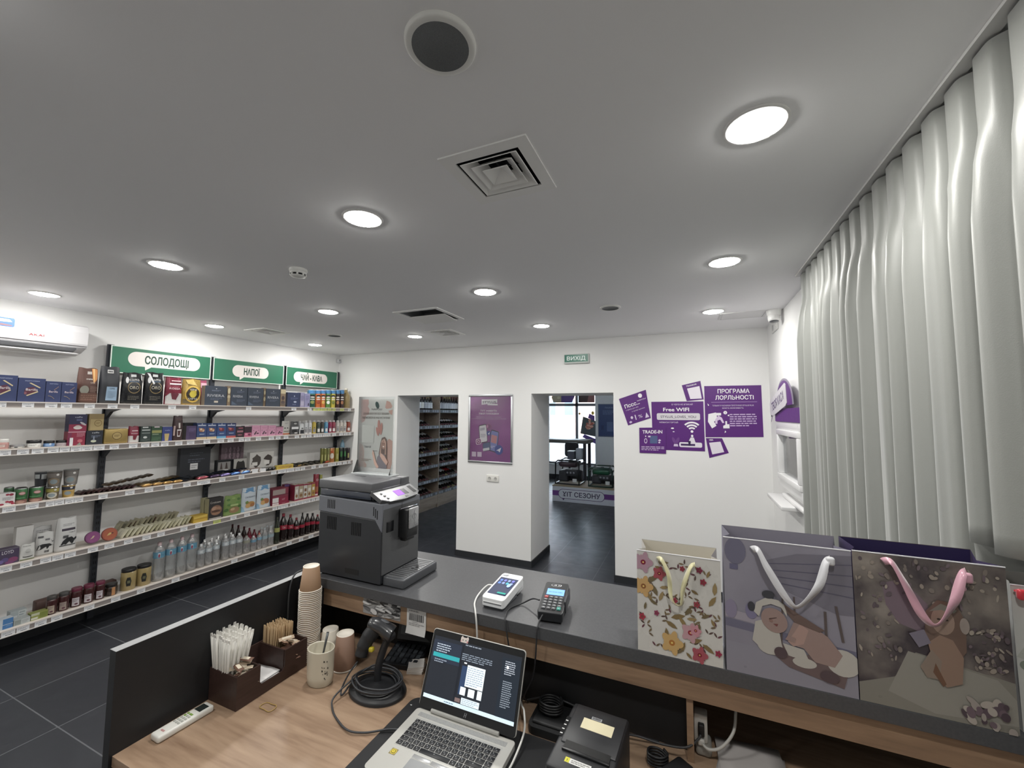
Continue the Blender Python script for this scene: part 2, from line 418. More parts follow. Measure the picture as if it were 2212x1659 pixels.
vinyl('window_picture', 'dark brown and pink food sticker on the right upper window pane', [([(-2.91, 2.18), (-2.45, 2.18), (-2.45, 2.55), (-2.91, 2.55)], '54433f'), ([(-2.66, 2.18), (-2.45, 2.18), (-2.45, 2.5), (-2.6, 2.45)], '9a6a68')], (-2.6, YF+.029, 2.3))
# the street outside
b = MB(); b.box(-30, YF+.25, -.35, 12, 60, -.25, mat('7a7a7a', 0.9)); o = b.obj('ground_street'); struct(o)
def far_building(name, label, x0, x1, y, h, colr, nx, nz, win_c):
    r = thing(name, label, 'building', ((x0+x1)/2, y, -.25))
    b = MB(); b.box(x0, y, -.25, x1, y+8, h, mat(colr, 0.8)); b.obj('wall', r)
    for i in range(nx):
        for j in range(nz):
            cx = x0+(i+.5)*(x1-x0)/nx; cz = .8+(j+.5)*(h-1.2)/nz
            f = MB(); f.box(cx-.55, y-.06, cz-.8, cx+.55, y, cz+.8, mat('e6e2dc', 0.5)); f = f.obj('window', r)
            p = MB(); p.box(cx-.45, y-.08, cz-.7, cx+.45, y-.06, cz+.7, mat(win_c, 0.2)); p.obj('pane', f)
far_building('apartment_house', 'pale orange building across the street, seen through the shop window', -17.5, -10.2, 40, 11, 'b58c7c', 4, 3, '5f6f7a')
far_building('office_house', 'whitish building with tall windows across the street beyond the window', -24, -17.8, 38, 12, '9a9fa4', 4, 3, '5f7484')
# bus
r = thing('minibus', 'white and blue minibus parked in the street outside the window', 'bus', (-11.6, 27, -.25))
Bw = mat('c2c8cc', 0.3); Bb = mat('2f86bc', 0.3)
b = MB(); b.bbox(-14.2, 26, .05, -10.0, 27.9, 2.1, Bw, .25, 3); b.bbox(-14.22, 25.98, .25, -9.98, 27.92, .95, Bb, .06, 2); b.obj('body', r)
for k in range(3):
    p = MB(); p.box(-13.9+k*1.2, 25.96, 1.15, -12.9+k*1.2, 25.99, 1.85, mat('6d8494', 0.15)); p.obj('window', r)
for x in (-13.2, -10.9):
    p = MB(); p.lathe([(.0, -.02), (.36, -.02), (.36, .2), (0, .2)], mat('3a3c40', 0.8), (x, 26, .1), 20, 'y', False); p.obj('wheel', r)
r = thing('street_tree', 'bare young street tree outside the shop window', 'tree', (-8.6, 22, -.25))
b = MB(); b.tube([(-8.6, 22, -.25), (-8.58, 22, 1.4), (-8.6, 22, 2.6)], [.08, .07, .05], mat('7a756d', 0.8)); b.obj('trunk', r)
b = MB()
for k in range(26):
    a = random.uniform(0, 6.28); z = random.uniform(1.6, 2.6); l = random.uniform(.5, 1.0)
    b.tube([(-8.6, 22, z), (-8.6+l*.6*math.cos(a), 22+l*.6*math.sin(a), z+l*.6), (-8.6+l*math.cos(a), 22+l*math.sin(a), z+l*1.2)], [.025, .015, .006], mat('7d776e', 0.8), 5)
b.obj('branches', r)
r = thing('round_road_sign', 'round blue road sign on a pole outside the window', 'sign', (-7.95, 22.5, -.25))
b = MB(); b.tube([(-7.95, 22.5, -.25), (-7.95, 22.5, 2.3)], .04, metalm('b0b4b8')); b.obj('pole', r)
b = MB(); b.lathe([(0, 0), (.32, 0), (.32, .03), (0, .03)], mat('5aa3d6', 0.4), (-7.95, 22.44, 2.2), 24, 'y', False); b.obj('sign_disc', r)

# ---------------------------------------------------------------- ceiling fittings
RING = mat('e4e4e2', 0.45); LM = lamp_mat('fffdf8', LAMP)
def downlight(x, y, label, grp=None):
    r = thing('ceiling_downlight', label, 'ceiling light', (x, y, H), grp)
    b = MB(); b.lathe([(.076, -.001), (.0765, -.006), (.088, -.004), (.09, 0)], RING, (x, y, H), 36, caps=False); b.obj('trim_ring', r)
    b = MB(); b.lathe([(.0, -.013), (.03, -.0125), (.055, -.010), (.0765, -.0045)], LM, (x, y, H), 36, caps=False); b.obj('diffuser', r)
GX = [-4.495, -2.90, -1.35, 0.205]; GY = [1.385, 2.605, 3.845]
names = {(3,0): 'largest glowing ceiling downlight, upper right of photo near the curtain', (2,0): 'glowing downlight in the ceiling between the smoke detector and the square air vent',
 (1,0): 'glowing ceiling downlight left of the smoke detector', (0,0): 'glowing ceiling downlight above the white air conditioner',
 (3,1): 'glowing ceiling downlight left of the curtain top, second from camera along it', (2,1): 'glowing downlight in the middle of the ceiling, right of the white ceiling panel',
 (1,1): 'glowing ceiling downlight left of the white ceiling panel', (0,1): 'glowing downlight left of the slatted vent above the green signs',
 (3,2): 'glowing ceiling downlight left of the ceiling hatch near the back right corner', (2,2): 'glowing ceiling downlight nearest the green exit sign',
 (1,2): 'small glowing downlight beside the far slatted vent by the back wall', (0,2): 'small glowing downlight in the far left ceiling corner above the shelves'}
for i, x in enumerate(GX):
    for j, y in enumerate(GY): downlight(x, y, names[(i, j)])
for x in GX:
    for y in ((0.165, -1.055) if x < -2 else (0.165,)): downlight(x, y, 'glowing ceiling downlight behind the camera', 'downlights behind the camera')
VW = mat('f0f0ee', 0.45); VD = mat('33363a', 0.6)
def vent(x, y, s, label):
    r = thing('air_vent', label, 'vent', (x, y, H)); a = s/2
    b = MB()
    for (p, q, u, v) in ((x-a, y-a, x+a, y-a+.045), (x-a, y+a-.045, x+a, y+a), (x-a, y-a+.045, x-a+.045, y+a-.045), (x+a-.045, y-a+.045, x+a, y+a-.045)):
        b.box(p, q, H-.006, u, v, H-.0005, VW)
    b.obj('flange', r)
    b = MB(); c = a-.032; b.box(x-c, y-c, H+.075, x+c, y+c, H+.085, VD)
    for (p, q, u, v) in ((x-c, y-c, x+c, y-c+.004), (x-c, y+c-.004, x+c, y+c), (x-c, y-c, x-c+.004, y+c), (x+c-.004, y-c, x+c, y+c)): b.box(p, q, H+.0005, u, v, H+.075, VD)
    b.box(x-c, y-.003, H+.02, x+c, y+.003, H+.07, VD); b.box(x-.003, y-c, H+.02, x+.003, y+c, H+.07, VD)
    b.obj('duct_box', r)
    for k, (o_, i_) in enumerate(((.108, .066), (.079, .038))):
        o_, i_ = o_*s/.33, i_*s/.33
        b = MB(); v = []
        for hh, w in ((H-.008, o_), (H+.028, i_)):
            v += [(x-w, y-w, hh), (x+w, y-w, hh), (x+w, y+w, hh), (x-w, y+w, hh)]
        b.add(v, [(0,1,5,4), (1,2,6,5), (2,3,7,6), (3,0,4,7)], VW); b.obj('louvre', r, solid=.003)
    b = MB(); w = .048*s/.33; v = [(x-w, y-w, H-.008), (x+w, y-w, H-.008), (x+w, y+w, H-.008), (x-w, y+w, H-.008), (x, y, H+.02)]
    b.add(v, [(0,1,4), (1,2,4), (2,3,4), (3,0,4)], VW); b.obj('louvre', r, solid=.003)
vent(*VENTS[0], 'large square white air vent with nested louvres at top centre of ceiling')
vent(*VENTS[1], 'slatted square vent in the ceiling above the green shelf signs')
vent(*VENTS[2], 'slatted square vent in the ceiling close to the back wall, right of a small downlight')
# big white ceiling panel, hinged a little open over its recess
x, y, s = PANEL; a = s/2
r = thing('ceiling_panel', 'white square ceiling unit with sloping cover and dark gap, middle of ceiling', 'ceiling panel', (x, y, H))
b = MB()
for (p, q, u, v) in ((x-a, y-a, x+a, y-a+.035), (x-a, y+a-.035, x+a, y+a), (x-a, y-a+.035, x-a+.035, y+a-.035), (x+a-.035, y-a+.035, x+a, y+a-.035)): b.box(p, q, H-.008, u, v, H-.0005, VW)
b.obj('frame', r)
b = MB(); c = a-.034; b.box(x-c, y-c, H+.08, x+c, y+c, H+.09, mat('6a6d70', 0.7))
for (p, q, u, v) in ((x-c, y-c, x+c, y-c+.004), (x-c, y+c-.004, x+c, y+c), (x-c, y-c, x-c+.004, y+c), (x+c-.004, y-c, x+c, y+c)): b.box(p, q, H+.0005, u, v, H+.08, mat('8a8c8e', 0.6))
b.obj('recess_box', r)
b = MB(); F = lambda u, v, w: (x-a+.05+u, y-.03+v, H-.012+.02*(1-v/.25)*0-.0+w-.018*(v/.25))
b.prism([(0, 0), (s-.1, 0), (s-.1, a-.01), (0, a-.01)], F, 0, .006, mat('e6e6e3', 0.4)); b.obj('cover', r)
# speakers
def speaker(x, y, R0, label):
    r = thing('ceiling_speaker', label, 'speaker', (x, y, H)); k = R0/.085
    b = MB(); b.lathe([(.068*k, -.010), (.080*k, -.011), (.085*k, -.006), (.0855*k, -.0)], mat('e0e0dc', 0.5), (x, y, H), 48, caps=False); b.obj('rim', r)
    b = MB(); b.lathe([(.0, -.007), (.0675*k, -.007), (.068*k, -.010)], m_noise2('speaker_mesh', '5b5e60', '6e7172', 900, .6, 2), (x, y, H), 48, caps=False); b.obj('grille', r)
speaker(-.53, .775, .085, 'large round ceiling speaker with grey mesh, top centre of photo')
speaker(-.585, 3.385, .085, 'round grey ceiling speaker near the back wall above exit sign')
speaker(-3.73, 3.45, .08, 'small round ceiling speaker above the far end of left shelves')
# smoke detector
x, y = -2.21, 1.745
r = thing('smoke_detector', 'white round smoke detector hanging under the ceiling', 'smoke detector', (x, y, H))
b = MB(); b.lathe([(.05, 0), (.052, -.004), (.052, -.014), (.046, -.02)], mat('e8e8e4', .4), (x, y, H), 32); b.obj('base', r)
b = MB(); b.lathe([(.047, -.018), (.048, -.026), (.045, -.032)], mat('e3e3df', .4), (x, y, H), 32, caps=False); b.lathe([(.044, -.043), (.042, -.047), (.02, -.052), (0, -.053)], mat('e3e3df', .4), (x, y, H), 32, caps=False)
for k in range(8):
    A = 2*PI*k/8; b.box(x+.043*math.cos(A)-.004, y+.043*math.sin(A)-.004, H-.044, x+.043*math.cos(A)+.004, y+.043*math.sin(A)+.004, H-.031, mat('e3e3df', .4))
b.obj('sensor_cap', r)
b = MB(); b.lathe([(.036, -.03), (.036, -.045)], mat('3b3d40', .5), (x, y, H), 24); b.obj('vent_ring', r)
# access hatch
r = thing('access_hatch', 'flush white access hatch in ceiling beside the dome camera', 'hatch', (.44, 4.08, H))
b = MB()
for q in ((.262, 3.95, .28, 4.21), (.615, 3.95, .633, 4.21), (.28, 3.95, .615, 3.965), (.28, 4.195, .615, 4.21)): b.box(q[0], q[1], H-.004, q[2], q[3], H-.0005, mat('d9d9d9', .5))
b.obj('frame', r)
b = MB(); b.box(.286, 3.971, H-.004, .609, 4.189, H-.0005, mat('dedede', .5)); b.obj('door_leaf', r)
# turret camera and its junction plate
r = thing('security_camera', 'white turret security camera in back right ceiling corner', 'camera', (.672, 3.99, H))
CW = mat('e2e2e0', .35)
b = MB(); b.lathe([(.056, 0), (.058, -.008), (.05, -.045), (.048, -.05)], CW, (.672, 3.99, H), 32); b.obj('mount', r)
b = MB(xf=Matrix.Translation((.668, 3.985, H-.058)) @ Matrix.Rotation(R(-12), 4, 'X')); b.lathe([(.02, .03), (.04, .02), (.046, 0), (.042, -.03), (.037, -.042)], CW, (0, 0, 0), 32); b.obj('ball', r)
b = MB(xf=Matrix.Translation((.668, 3.985, H-.058)) @ Matrix.Rotation(R(-12), 4, 'X')); b.lathe([(0, -.0425), (.034, -.0425), (.036, -.040)], mat('4a4e52', .1), (0, 0, 0), 24, caps=False); b.obj('lens', r)
r = thing('junction_plate', 'white socket plate on right wall under the security camera', 'socket', (XR, 4.32, 2.66))
b = MB(); b.bbox(XR-.012, 4.19, 2.612, XR, 4.45, 2.70, mat('d6d6d4', .4), .003); b.obj('plate', r)
b = MB()
for y in (4.39, 4.36): b.box(XR-.0135, y-.004, 2.63, XR-.012, y+.004, 2.68, mat('8b8d8f', .5))
b.obj('slots', r)
b = MB(); b.lathe([(0, 0), (.006, 0), (.006, .004), (0, .004)], mat('f6f6f4', .2), (XR-.016, 4.25, 2.655), 12, 'x', False); b.obj('screw_cap', r)
# small corner sensor
r = thing('corner_sensor', 'tiny white motion sensor high in the far left corner', 'sensor', (-4.96, 4.70, 2.645))
b = MB(); b.bbox(XL, 4.675, 2.615, -4.955, 4.735, 2.675, mat('cfd0d2', .4), .006); b.obj('housing', r)
b = MB(); b.lathe([(0, 0), (.006, 0), (.006, .003), (0, .003)], mat('4a4c50', .3), (-4.9555, 4.705, 2.65), 12, 'x', False); b.obj('lens', r)

TAGS = {1:[(1.262,1.293,0),(1.371,1.433,0),(1.493,1.56,0),(1.581,1.646,0),(1.722,1.786,0),(1.871,1.937,0),(2.029,2.094,0),(2.324,2.387,0),(2.505,2.569,0),(3.087,3.146,0),(3.67,3.737,0),(3.911,3.969,0),(3.999,4.104,1),(4.112,4.222,1),(4.238,4.302,1),(4.319,4.377,1),(4.462,4.531,1),(4.611,4.666,0)],2:[(1.284,1.338,0),(1.368,1.429,0),(1.443,1.507,0),(1.528,1.59,0),(1.595,1.654,0),(1.66,1.724,0),(1.726,1.793,0),(1.799,1.871,0),(1.905,1.968,0),(2.04,2.101,0),(2.129,2.192,0),(2.207,2.269,0),(2.284,2.345,0),(2.403,2.464,0),(2.505,2.572,0),(2.659,2.722,0),(2.796,2.863,0),(2.902,2.966,0),(3.022,3.08,0),(3.09,3.155,0),(3.221,3.283,0),(3.381,3.447,0),(3.472,3.534,0),(3.578,3.642,0),(3.735,3.796,0),(3.83,3.9,0),(3.915,3.987,0),(4.024,4.091,0),(4.099,4.161,0),(4.176,4.231,0),(4.239,4.303,0),(4.336,4.402,0),(4.462,4.531,0),(4.548,4.619,0),(4.637,4.682,0)],3:[(1.322,1.387,0),(1.438,1.506,0),(1.544,1.592,0),(1.595,1.647,0),(1.653,1.704,0),(1.707,1.76,0),(1.857,1.917,0),(2.038,2.105,0),(2.181,2.246,0),(2.342,2.404,0),(2.496,2.562,0),(2.622,2.746,0),(2.838,2.9,0),(3.045,3.108,0),(3.433,3.5,0),(3.524,3.631,0),(3.638,3.749,0),(3.763,3.831,0),(3.845,3.908,0),(4.008,4.075,0),(4.127,4.197,0),(4.283,4.348,0),(4.356,4.423,0),(4.448,4.524,0),(4.55,4.621,0),(4.648,4.693,0)],4:[(1.338,1.396,0),(1.437,1.499,0),(1.541,1.601,0),(1.606,1.669,0),(1.677,1.742,0),(1.815,1.88,0),(1.922,1.987,0),(2.055,2.117,0),(2.189,2.253,0),(2.304,2.364,0),(2.496,2.558,0),(2.629,2.694,0),(2.802,2.877,1),(2.978,3.044,0),(3.131,3.195,0),(3.289,3.357,0),(3.474,3.535,0),(3.547,3.609,0),(3.616,3.68,0),(3.712,3.805,0),(3.812,3.908,0),(3.915,4.015,0),(4.03,4.089,0),(4.104,4.164,0)],5:[(1.374,1.442,0),(1.449,1.514,0),(1.541,1.605,0),(1.63,1.693,0),(1.821,1.885,0),(1.994,2.057,0),(2.176,2.238,0),(2.449,2.516,0),(3.014,3.08,0),(3.286,3.411,0),(3.493,3.554,0),(3.691,3.756,0),(3.863,3.925,0),(4.01,4.083,0)]}

# ---------------------------------------------------------------- wall shelving on the left
SHZ = {1: 1.915, 2: 1.56, 3: 1.14, 4: .705, 5: .23}
ORD = {1: 'topmost', 2: 'second from top', 3: 'middle', 4: 'fourth from top', 5: 'lowest'}
SHB = mat('c9c0b6', .45); RAIL = mat('b4aca8', .35); RAILD = mat('8d8683', .3); POST = mat('2a2e36', .42); TAGW = paper('d9dadd'); TAGY = paper('bcc46a'); TAGL = paper('9c9ea2')
PY = [0.185, 1.085, 1.985, 2.888, 3.785, 4.69]
for k, y in enumerate(PY):
    if k < 1: continue
    r = thing('shelf_upright', ['', 'dark steel shelf upright left of the photo edge', 'dark slotted steel upright, leftmost in view beside the coffee boxes', 'dark slotted steel upright between the first and second green signs', 'dark slotted steel upright between the second and third green signs', 'dark slotted steel upright in the far corner by the back wall'][k], 'post', (XL+.02, y, 0))
    b = MB(); b.box(XL+.019, y-.022, 0, -4.957, y+.022, 2.47 if k > 1 else 2.2, POST); b.obj('post', r)
    b = MB()
    for j in range(45 if k > 1 else 40): b.box(-4.9575, y-.009, .12+j*.05, -4.9565, y-.004, .145+j*.05, mat('0c0d10', .8)); b.box(-4.9575, y+.004, .12+j*.05, -4.9565, y+.009, .145+j*.05, mat('0c0d10', .8))
    b.obj('slots', r)
for s, zt in SHZ.items():
    r = thing('wall_shelf', 'long pale wall shelf with price rail, %s of five' % ORD[s], 'shelf', (-4.8, 2.5, zt-.05))
    y0, y1 = .22, 4.735
    b = MB(); b.box(-4.94, y0, zt-.03, -4.672, y1, zt, SHB); b.obj('board', r)
    b = MB(); b.box(-4.672, y0, zt-.05, -4.66, y1, zt, RAIL); b.box(-4.66, y0, zt-.009, -4.653, y1, zt-.001, mat('cfc8c2', .3)); b.box(-4.66, y0, zt-.05, -4.651, y1, zt-.044, mat('cfcbc6', .25)); b.box(-4.66, y0, zt-.044, -4.658, y1, zt-.009, RAILD)
    pr = b.obj('price_rail', r)
    for a, c, yel in TAGS[s]:
        b = MB(); b.box(-4.6575, a, zt-.045, -4.6545, c, zt-.0085, TAGY if yel else TAGW)
        F = FX(-4.6545, a, zt-.045); art(b, F, c-a, .036, [('lines', .08, .5, .9, .9, 2, '8b8d92'), ('lines', .3, .1, .95, .4, 1, '5f6166')])
        b.obj('price_tag', pr)
    for y in PY[1:]:
        b = MB(); p = [(-4.957, zt-.03), (-4.957, zt-.13), (-4.93, zt-.13), (-4.86, zt-.075), (-4.72, zt-.05), (-4.70, zt-.03)]
        b.prism(p, lambda u, v, w: (u, w, v), y-.012, y+.012, POST); b.obj('bracket', r)
# green category signs
GRN = mat('2b6b52', .45); BUB = paper('ded8d4'); INK = paper('24463a'); EDGE = mat('d9e2da', .35)
def sign(name, label, y0, y1, txt, bx0, bx1, bz0, bz1, tail, fit):
    r = thing('category_sign', label, 'sign', (-4.955, (y0+y1)/2, 2.207))
    zb, zt = 2.207, 2.463
    b = MB(); b.box(-4.957, y0, zb, -4.938, y1, zt, mat('303638', .5)); b.obj('backing', r)
    b = MB(); F = FX(-4.938, y0, zb)
    b.box(-4.938, y0, zb, -4.934, y1, zt, GRN); b.obj('green_panel', r)
    b = MB(); t = .008
    for q in ((y0, zb, y1, zb+t), (y0, zt-t, y1, zt), (y0, zb+t, y0+t, zt-t), (y1-t, zb+t, y1, zt-t)): b.box(-4.9385, q[0], q[1], -4.932, q[2], q[3], EDGE)
    b.obj('edge_frame', r)
    b = MB(); F = FX(-4.934, 0, 0); rr = (bz1-bz0)/2
    p = rrect(bx0, bz0, bx1, bz1, rr*.98, 8)
    b.prism(p, F, 0, .0012, BUB); b.prism([(tail, bz0+.01), (tail+.005, bz0-.035), (tail+.06, bz0+.004)], F, 0, .0013, BUB); b.obj('speech_bubble', r)
    b = MB(); b.text(F, (bx0+bx1)/2+.01, (bz0+bz1)/2-.039, .078, txt, INK, fit=fit, bold=.03, w=.002); b.obj('lettering', r)
sign('s', 'green shelf sign reading СОЛОДОЩІ, leftmost of three', 1.975, 2.845, 'СОЛОДОЩІ', 2.105, 2.735, 2.285, 2.425, 2.24, .385)
sign('s', 'green shelf sign reading НАПОЇ, middle of three', 2.872, 3.748, 'НАПОЇ', 3.085, 3.535, 2.265, 2.405, 3.17, .20)
sign('s', 'green shelf sign reading ЧАЙ - КАВА, rightmost of three', 3.785, 4.648, 'ЧАЙ - КАВА', 3.90, 4.46, 2.265, 2.405, 4.0, .36)
# air conditioner
r = thing('air_conditioner', 'white wall split air conditioner over the left shelves at photo edge', 'air conditioner', (XL+.1, 1.35, 2.33))
ACW = mat('bdbcbe', .3); y0, y1 = .97, 1.765
prof = [(-5.0, 2.58), (-4.835, 2.585), (-4.805, 2.57), (-4.795, 2.52), (-4.797, 2.42), (-4.802, 2.405), (-4.80, 2.39), (-4.83, 2.365), (-4.86, 2.345), (-5.0, 2.33)]
b = MB(); F = lambda u, v, w: (u, w, v)
b.prism(prof[:7]+[(-4.83, 2.385), (-4.90, 2.352), (-5.0, 2.33)], F, y0, y1, ACW); b.obj('body', r, bevel=.004)
b = MB(); b.box(-4.8015, y0+.002, 2.4035, -4.793, y1-.002, 2.4065, mat('9a989c', .4)); b.obj('panel_seam', r)
b = MB()
for k in range(5): b.prism([(-4.885+.012*k, 2.35+.005*k), (-4.881+.012*k, 2.35+.005*k), (-4.879+.012*k, 2.366+.005*k), (-4.883+.012*k, 2.366+.005*k)], F, y0+.05, y1-.06, mat('77787c', .5))
b.obj('outlet_grille', r)
b = MB(); b.prism([(-4.865, 2.338), (-4.80, 2.325), (-4.79, 2.332), (-4.86, 2.346)], F, y0+.04, y1-.055, mat('eeeef0', .25)); b.obj('air_vane', r)
b = MB(); F2 = lambda u, v, w: (-4.7955+w+.0005, u, v); b.text(F2, 1.455, 2.445, .018, 'AKAI', mat('8a2a30', .4), fit=.085, bold=.01); b.obj('lettering', r)
b = MB(); b.text(F2, 1.645, 2.455, .022, '27', lamp_mat('dfe4ff', .6), fit=.045); b.obj('temperature_display', r)
b = MB(); b.prism(rrect(1.20, 2.49, 1.335, 2.56, .012), F2, 0, .0006, mat('4d6a9c', .3)); art(b, lambda u, v, w: F2(1.2+u, 2.49+v, w+.0006), .135, .07, [('p', [(.05, .45), (.9, .55), (.8, .8), (.1, .85)], 'e6ecf4'), ('p', [(.1, .1), (.5, .3), (.9, .2), (.9, .1)], '7a5a5a')]); b.obj('sticker', r)

# ---------------------------------------------------------------- goods
CLEAR = m_clear('clear_bottle', 'fafafa', .3, .16); CLEARB = m_clear('water_bottle', 'f8fbfc', .3, .16)
def sub(r, name, mb): return mb.obj(name, r)
DES[0] = True
def P(s, k, n, c, l, x, y0, y1, z, h, d=.05, col='888888', a=None, g=None, side=None, tray=None, lid=None, flat=0, big=0, foil=0, gl=0, metal=0, shape='', lab=None):
    Wd = y1-y0; cy = (y0+y1)/2; rr = Wd/2
    if k in ('box', 'tray'):
        m = mat(col, .3, .5) if foil else mat(col, .5)
        gap = .0008
        if tray:
            r = thing(n, l, c, (x-d/2, cy, z), g); zt = z+.022
            b = MB(); b.box(x-d-.01, y0+gap, z, x+.004, y1-gap, z+.022, paper(tray)); sub(r, 'tray', b)
            b = MB(); b.box(x-d, y0+gap, zt, x, y1-gap, z+h, m); art(b, FX(x, y0+gap, zt), Wd-2*gap, h-.022, a or []); sub(r, 'carton', b); return
        b = MB()
        if foil: b.bbox(x-d, y0+gap, z, x, y1-gap, z+h, m, .012, 3)
        else: b.box(x-d, y0+gap, z, x, y1-gap, z+h, m)
        if side: b.box(x-d+.001, y0+gap-.0006, z+.001, x-.001, y0+gap, z+h-.001, mat(side, .5))
        if a: art(b, FX(x, y0+gap, z), Wd-2*gap, h, a)
        if k == 'tray':
            for q in ((y0, z, y1, z+.008), (y0, z+h-.008, y1, z+h), (y0, z+.008, y0+.006, z+h-.008), (y1-.006, z+.008, y1, z+h-.008)): b.box(x, q[0], q[1], x+.022, q[2], q[3], m)
        return tag(b.obj(n, None, (x-d/2, cy, z)), l, c, g)
    if k == 'bag':
        xc = x-d/2; m = mat(col, .28 if gl else .42, .15 if gl else 0); ph = random.uniform(0, 6)
        def prof(u, v):
            p = max(0, 1-(2*u-1)**4)**.5; q = (.62+.5*v) if v < .3 else max(.05, .77+.25*math.sin((v-.3)*2.2)-1.25*max(0, v-.55))
            return p*min(1, q)
        def F(u, v, w):
            U, V = u/Wd, v/h
            yy = y0+.001+(u-.001*U*2)+(.012*Wd/.1)*(.5-U)*(V**3)
            zz = z+v+(.004*math.sin(U*9+ph) if V > .93 else 0)*(V-.93)/.07
            return (xc+.002+(d/2)*prof(U, V)*(1+.05*math.sin(7*U+9*V+ph))+w, yy, zz)
        def Bk(u, v): q = F(u*Wd, v*h, 0); return (2*xc-q[0], q[1], q[2])
        b = MB(); b.grid(lambda u, v: F(u*Wd, v*h, 0), 12, 14, m); b.grid(lambda u, v: Bk(1-u, v), 12, 14, m)
        n0 = 13; b.f.append(tuple(list(range(12, -1, -1))+[13*15+i for i in range(12, -1, -1)])); b.m.append(0); b.sm.append(False)
        if a: art(b, F, Wd, h, a, gloss if gl else paper, True, .0012, .0005)
        return tag(b.obj(n, None, (xc, cy, z)), l, c, g)
    ph = -.42
    def cyl(cx, r0, z0, r1=None, hh=1):
        def F(u, v, w):
            t = ph+(u/Wd-.5)*2.5; q = r0 if r1 is None else r0+(r1-r0)*v/hh
            return (cx+(q+w)*math.cos(t), cy+(q+w)*math.sin(t), z0+v)
        return F
    rr -= .0012; cx = x-rr
    if k == 'can':
        m = mat(col, .3, .3 if metal else 0)
        r = thing(n, l, c, (cx, cy, z), g)
        b = MB(); b.lathe([(rr*.96, 0), (rr, .004), (rr, h-.008), (rr*.93, h-.003)], m, (cx, cy, z), 20); art(b, cyl(cx, rr, z), Wd, h-.008, a or [], gloss, True, .0006, .0004); sub(r, 'body', b)
        b = MB(); b.lathe([(rr*.95, h-.006), (rr*.95, h), (rr*.88, h+.0005), (rr*.86, h-.003), (0, h-.003)], metalm('b8babd', .35) if metal else gloss('c9d4dc'), (cx, cy, z), 20, caps=False); sub(r, 'lid', b); return
    if k == 'jar':
        hl = min(.024, h*.32) if not flat else h*.38
        r = thing(n, l, c, (cx, cy, z), g)
        b = MB(); b.lathe([(rr*.9, 0), (rr, .006), (rr, h-hl-.012), (rr*.9, h-hl)], mat(col, .12, coat=.5), (cx, cy, z), 24); sub(r, 'body', b)
        b = MB(); b.lathe([(rr*.94, h-hl-.002), (rr*.96, h-hl), (rr*.96, h-.003), (rr*.9, h)], mat(lid, .3), (cx, cy, z), 24); sub(r, 'lid', b)
        if a: b = MB(); art(b, cyl(cx, rr+.0004, z), Wd, h-hl, a, paper, True, .0006, .0004); sub(r, 'label', b)
        return
    if k == 'pot':
        r = thing(n, l, c, (cx, cy, z), g); r0 = rr*.8
        b = MB(); b.lathe([(r0, 0), (rr*.97, h-.004)], mat(col, .4), (cx, cy, z), 24); art(b, cyl(cx, r0, z, rr*.97, h), Wd, h-.004, a or [], paper, True, .0008, .0004); sub(r, 'cup', b)
        b = MB(); b.lathe([(rr, h-.004), (rr, h-.001), (0, h)], mat('c2c4c6', .25, .7), (cx, cy, z), 24); sub(r, 'foil_lid', b); return
    if k == 'disc':
        tlt = Matrix.Translation((x-.03, cy, z+h/2+.001)) @ Matrix.Rotation(R(-14), 4, 'Y')
        R0 = min(Wd, h)/2*.97; b = MB(xf=tlt)
        b.lathe([(R0*.97, -.012), (R0, -.009), (R0, .009), (R0*.97, .012)], mat(col, .3), (0, 0, 0), 32, 'x'); art(b, lambda u, v, w: (.012+w, u-R0, v-R0), 2*R0, 2*R0, a)
        return tag(b.obj(n, None, (x-.03, cy, z)), l, c, g)
    if k == 'bottle':
        r = thing(n, l, c, (cx, cy, z), g)
        m = (CLEARB if lab == '5f9cbc' else CLEAR) if col == 'clear' else mat(col, .15, coat=.4)
        if shape == 'slim': pr = [(.9, 0), (1, .02), (1, .72), (.92, .8), (.62, .86), (.6, .9)]; cap = [(.66, .88), (.66, .97), (.5, 1)]; capc = 'dcdcda'
        elif shape == 'swing': pr = [(.9, 0), (1, .02), (1, .58), (.85, .68), (.4, .8), (.34, .92)]; cap = [(.42, .9), (.45, .96), (.3, 1)]; capc = 'e3ddd0'
        elif shape == 'soda': pr = [(.75, 0), (1, .03), (.97, .2), (.9, .3), (.98, .45), (1, .6), (.82, .72), (.45, .84), (.3, .91)]; cap = [(.36, .9), (.36, 1.0)]; capc = lid or 'c9c9c9'
        else: pr = [(.85, 0), (1, .02), (1, .3), (.93, .36), (1, .42), (1, .70), (.97, .78), (.6, .89), (.3, .93)]; cap = [(.36, .9), (.36, .985), (.3, 1.0)]; capc = lid or 'd9d9d9'
        b = MB(); b.lathe([(p*rr, q*h) for p, q in pr], m, (cx, cy, z), 18, caps=(col != 'clear'))
        if a and not lab: art(b, cyl(cx, rr, z), Wd, h*.72, a, gloss, True, .0008, .0005)
        sub(r, 'body', b)
        b = MB(); b.lathe([(p*rr, q*h) for p, q in cap], plast(capc), (cx, cy, z), 14); sub(r, 'cap', b)
        if shape == 'swing': b = MB(); b.tube([(cx+.01, cy-.012, z+.85*h), (cx+.016, cy, z+.93*h), (cx+.01, cy+.012, z+.85*h)], .0015, metalm('c9c4b0')); sub(r, 'wire_clip', b)
        if lab:
            z0, z1 = (.60, .76) if shape != 'soda' else (.44, .6)
            b = MB(); b.lathe([(rr*1.012, z0*h), (rr*1.012, z1*h)], gloss(lab), (cx, cy, z), 18, caps=False)
            if a: art(b, cyl(cx, rr*1.014, z+z0*h), Wd, (z1-z0)*h, a, gloss, True, .0006, .0004)
            sub(r, 'label', b)

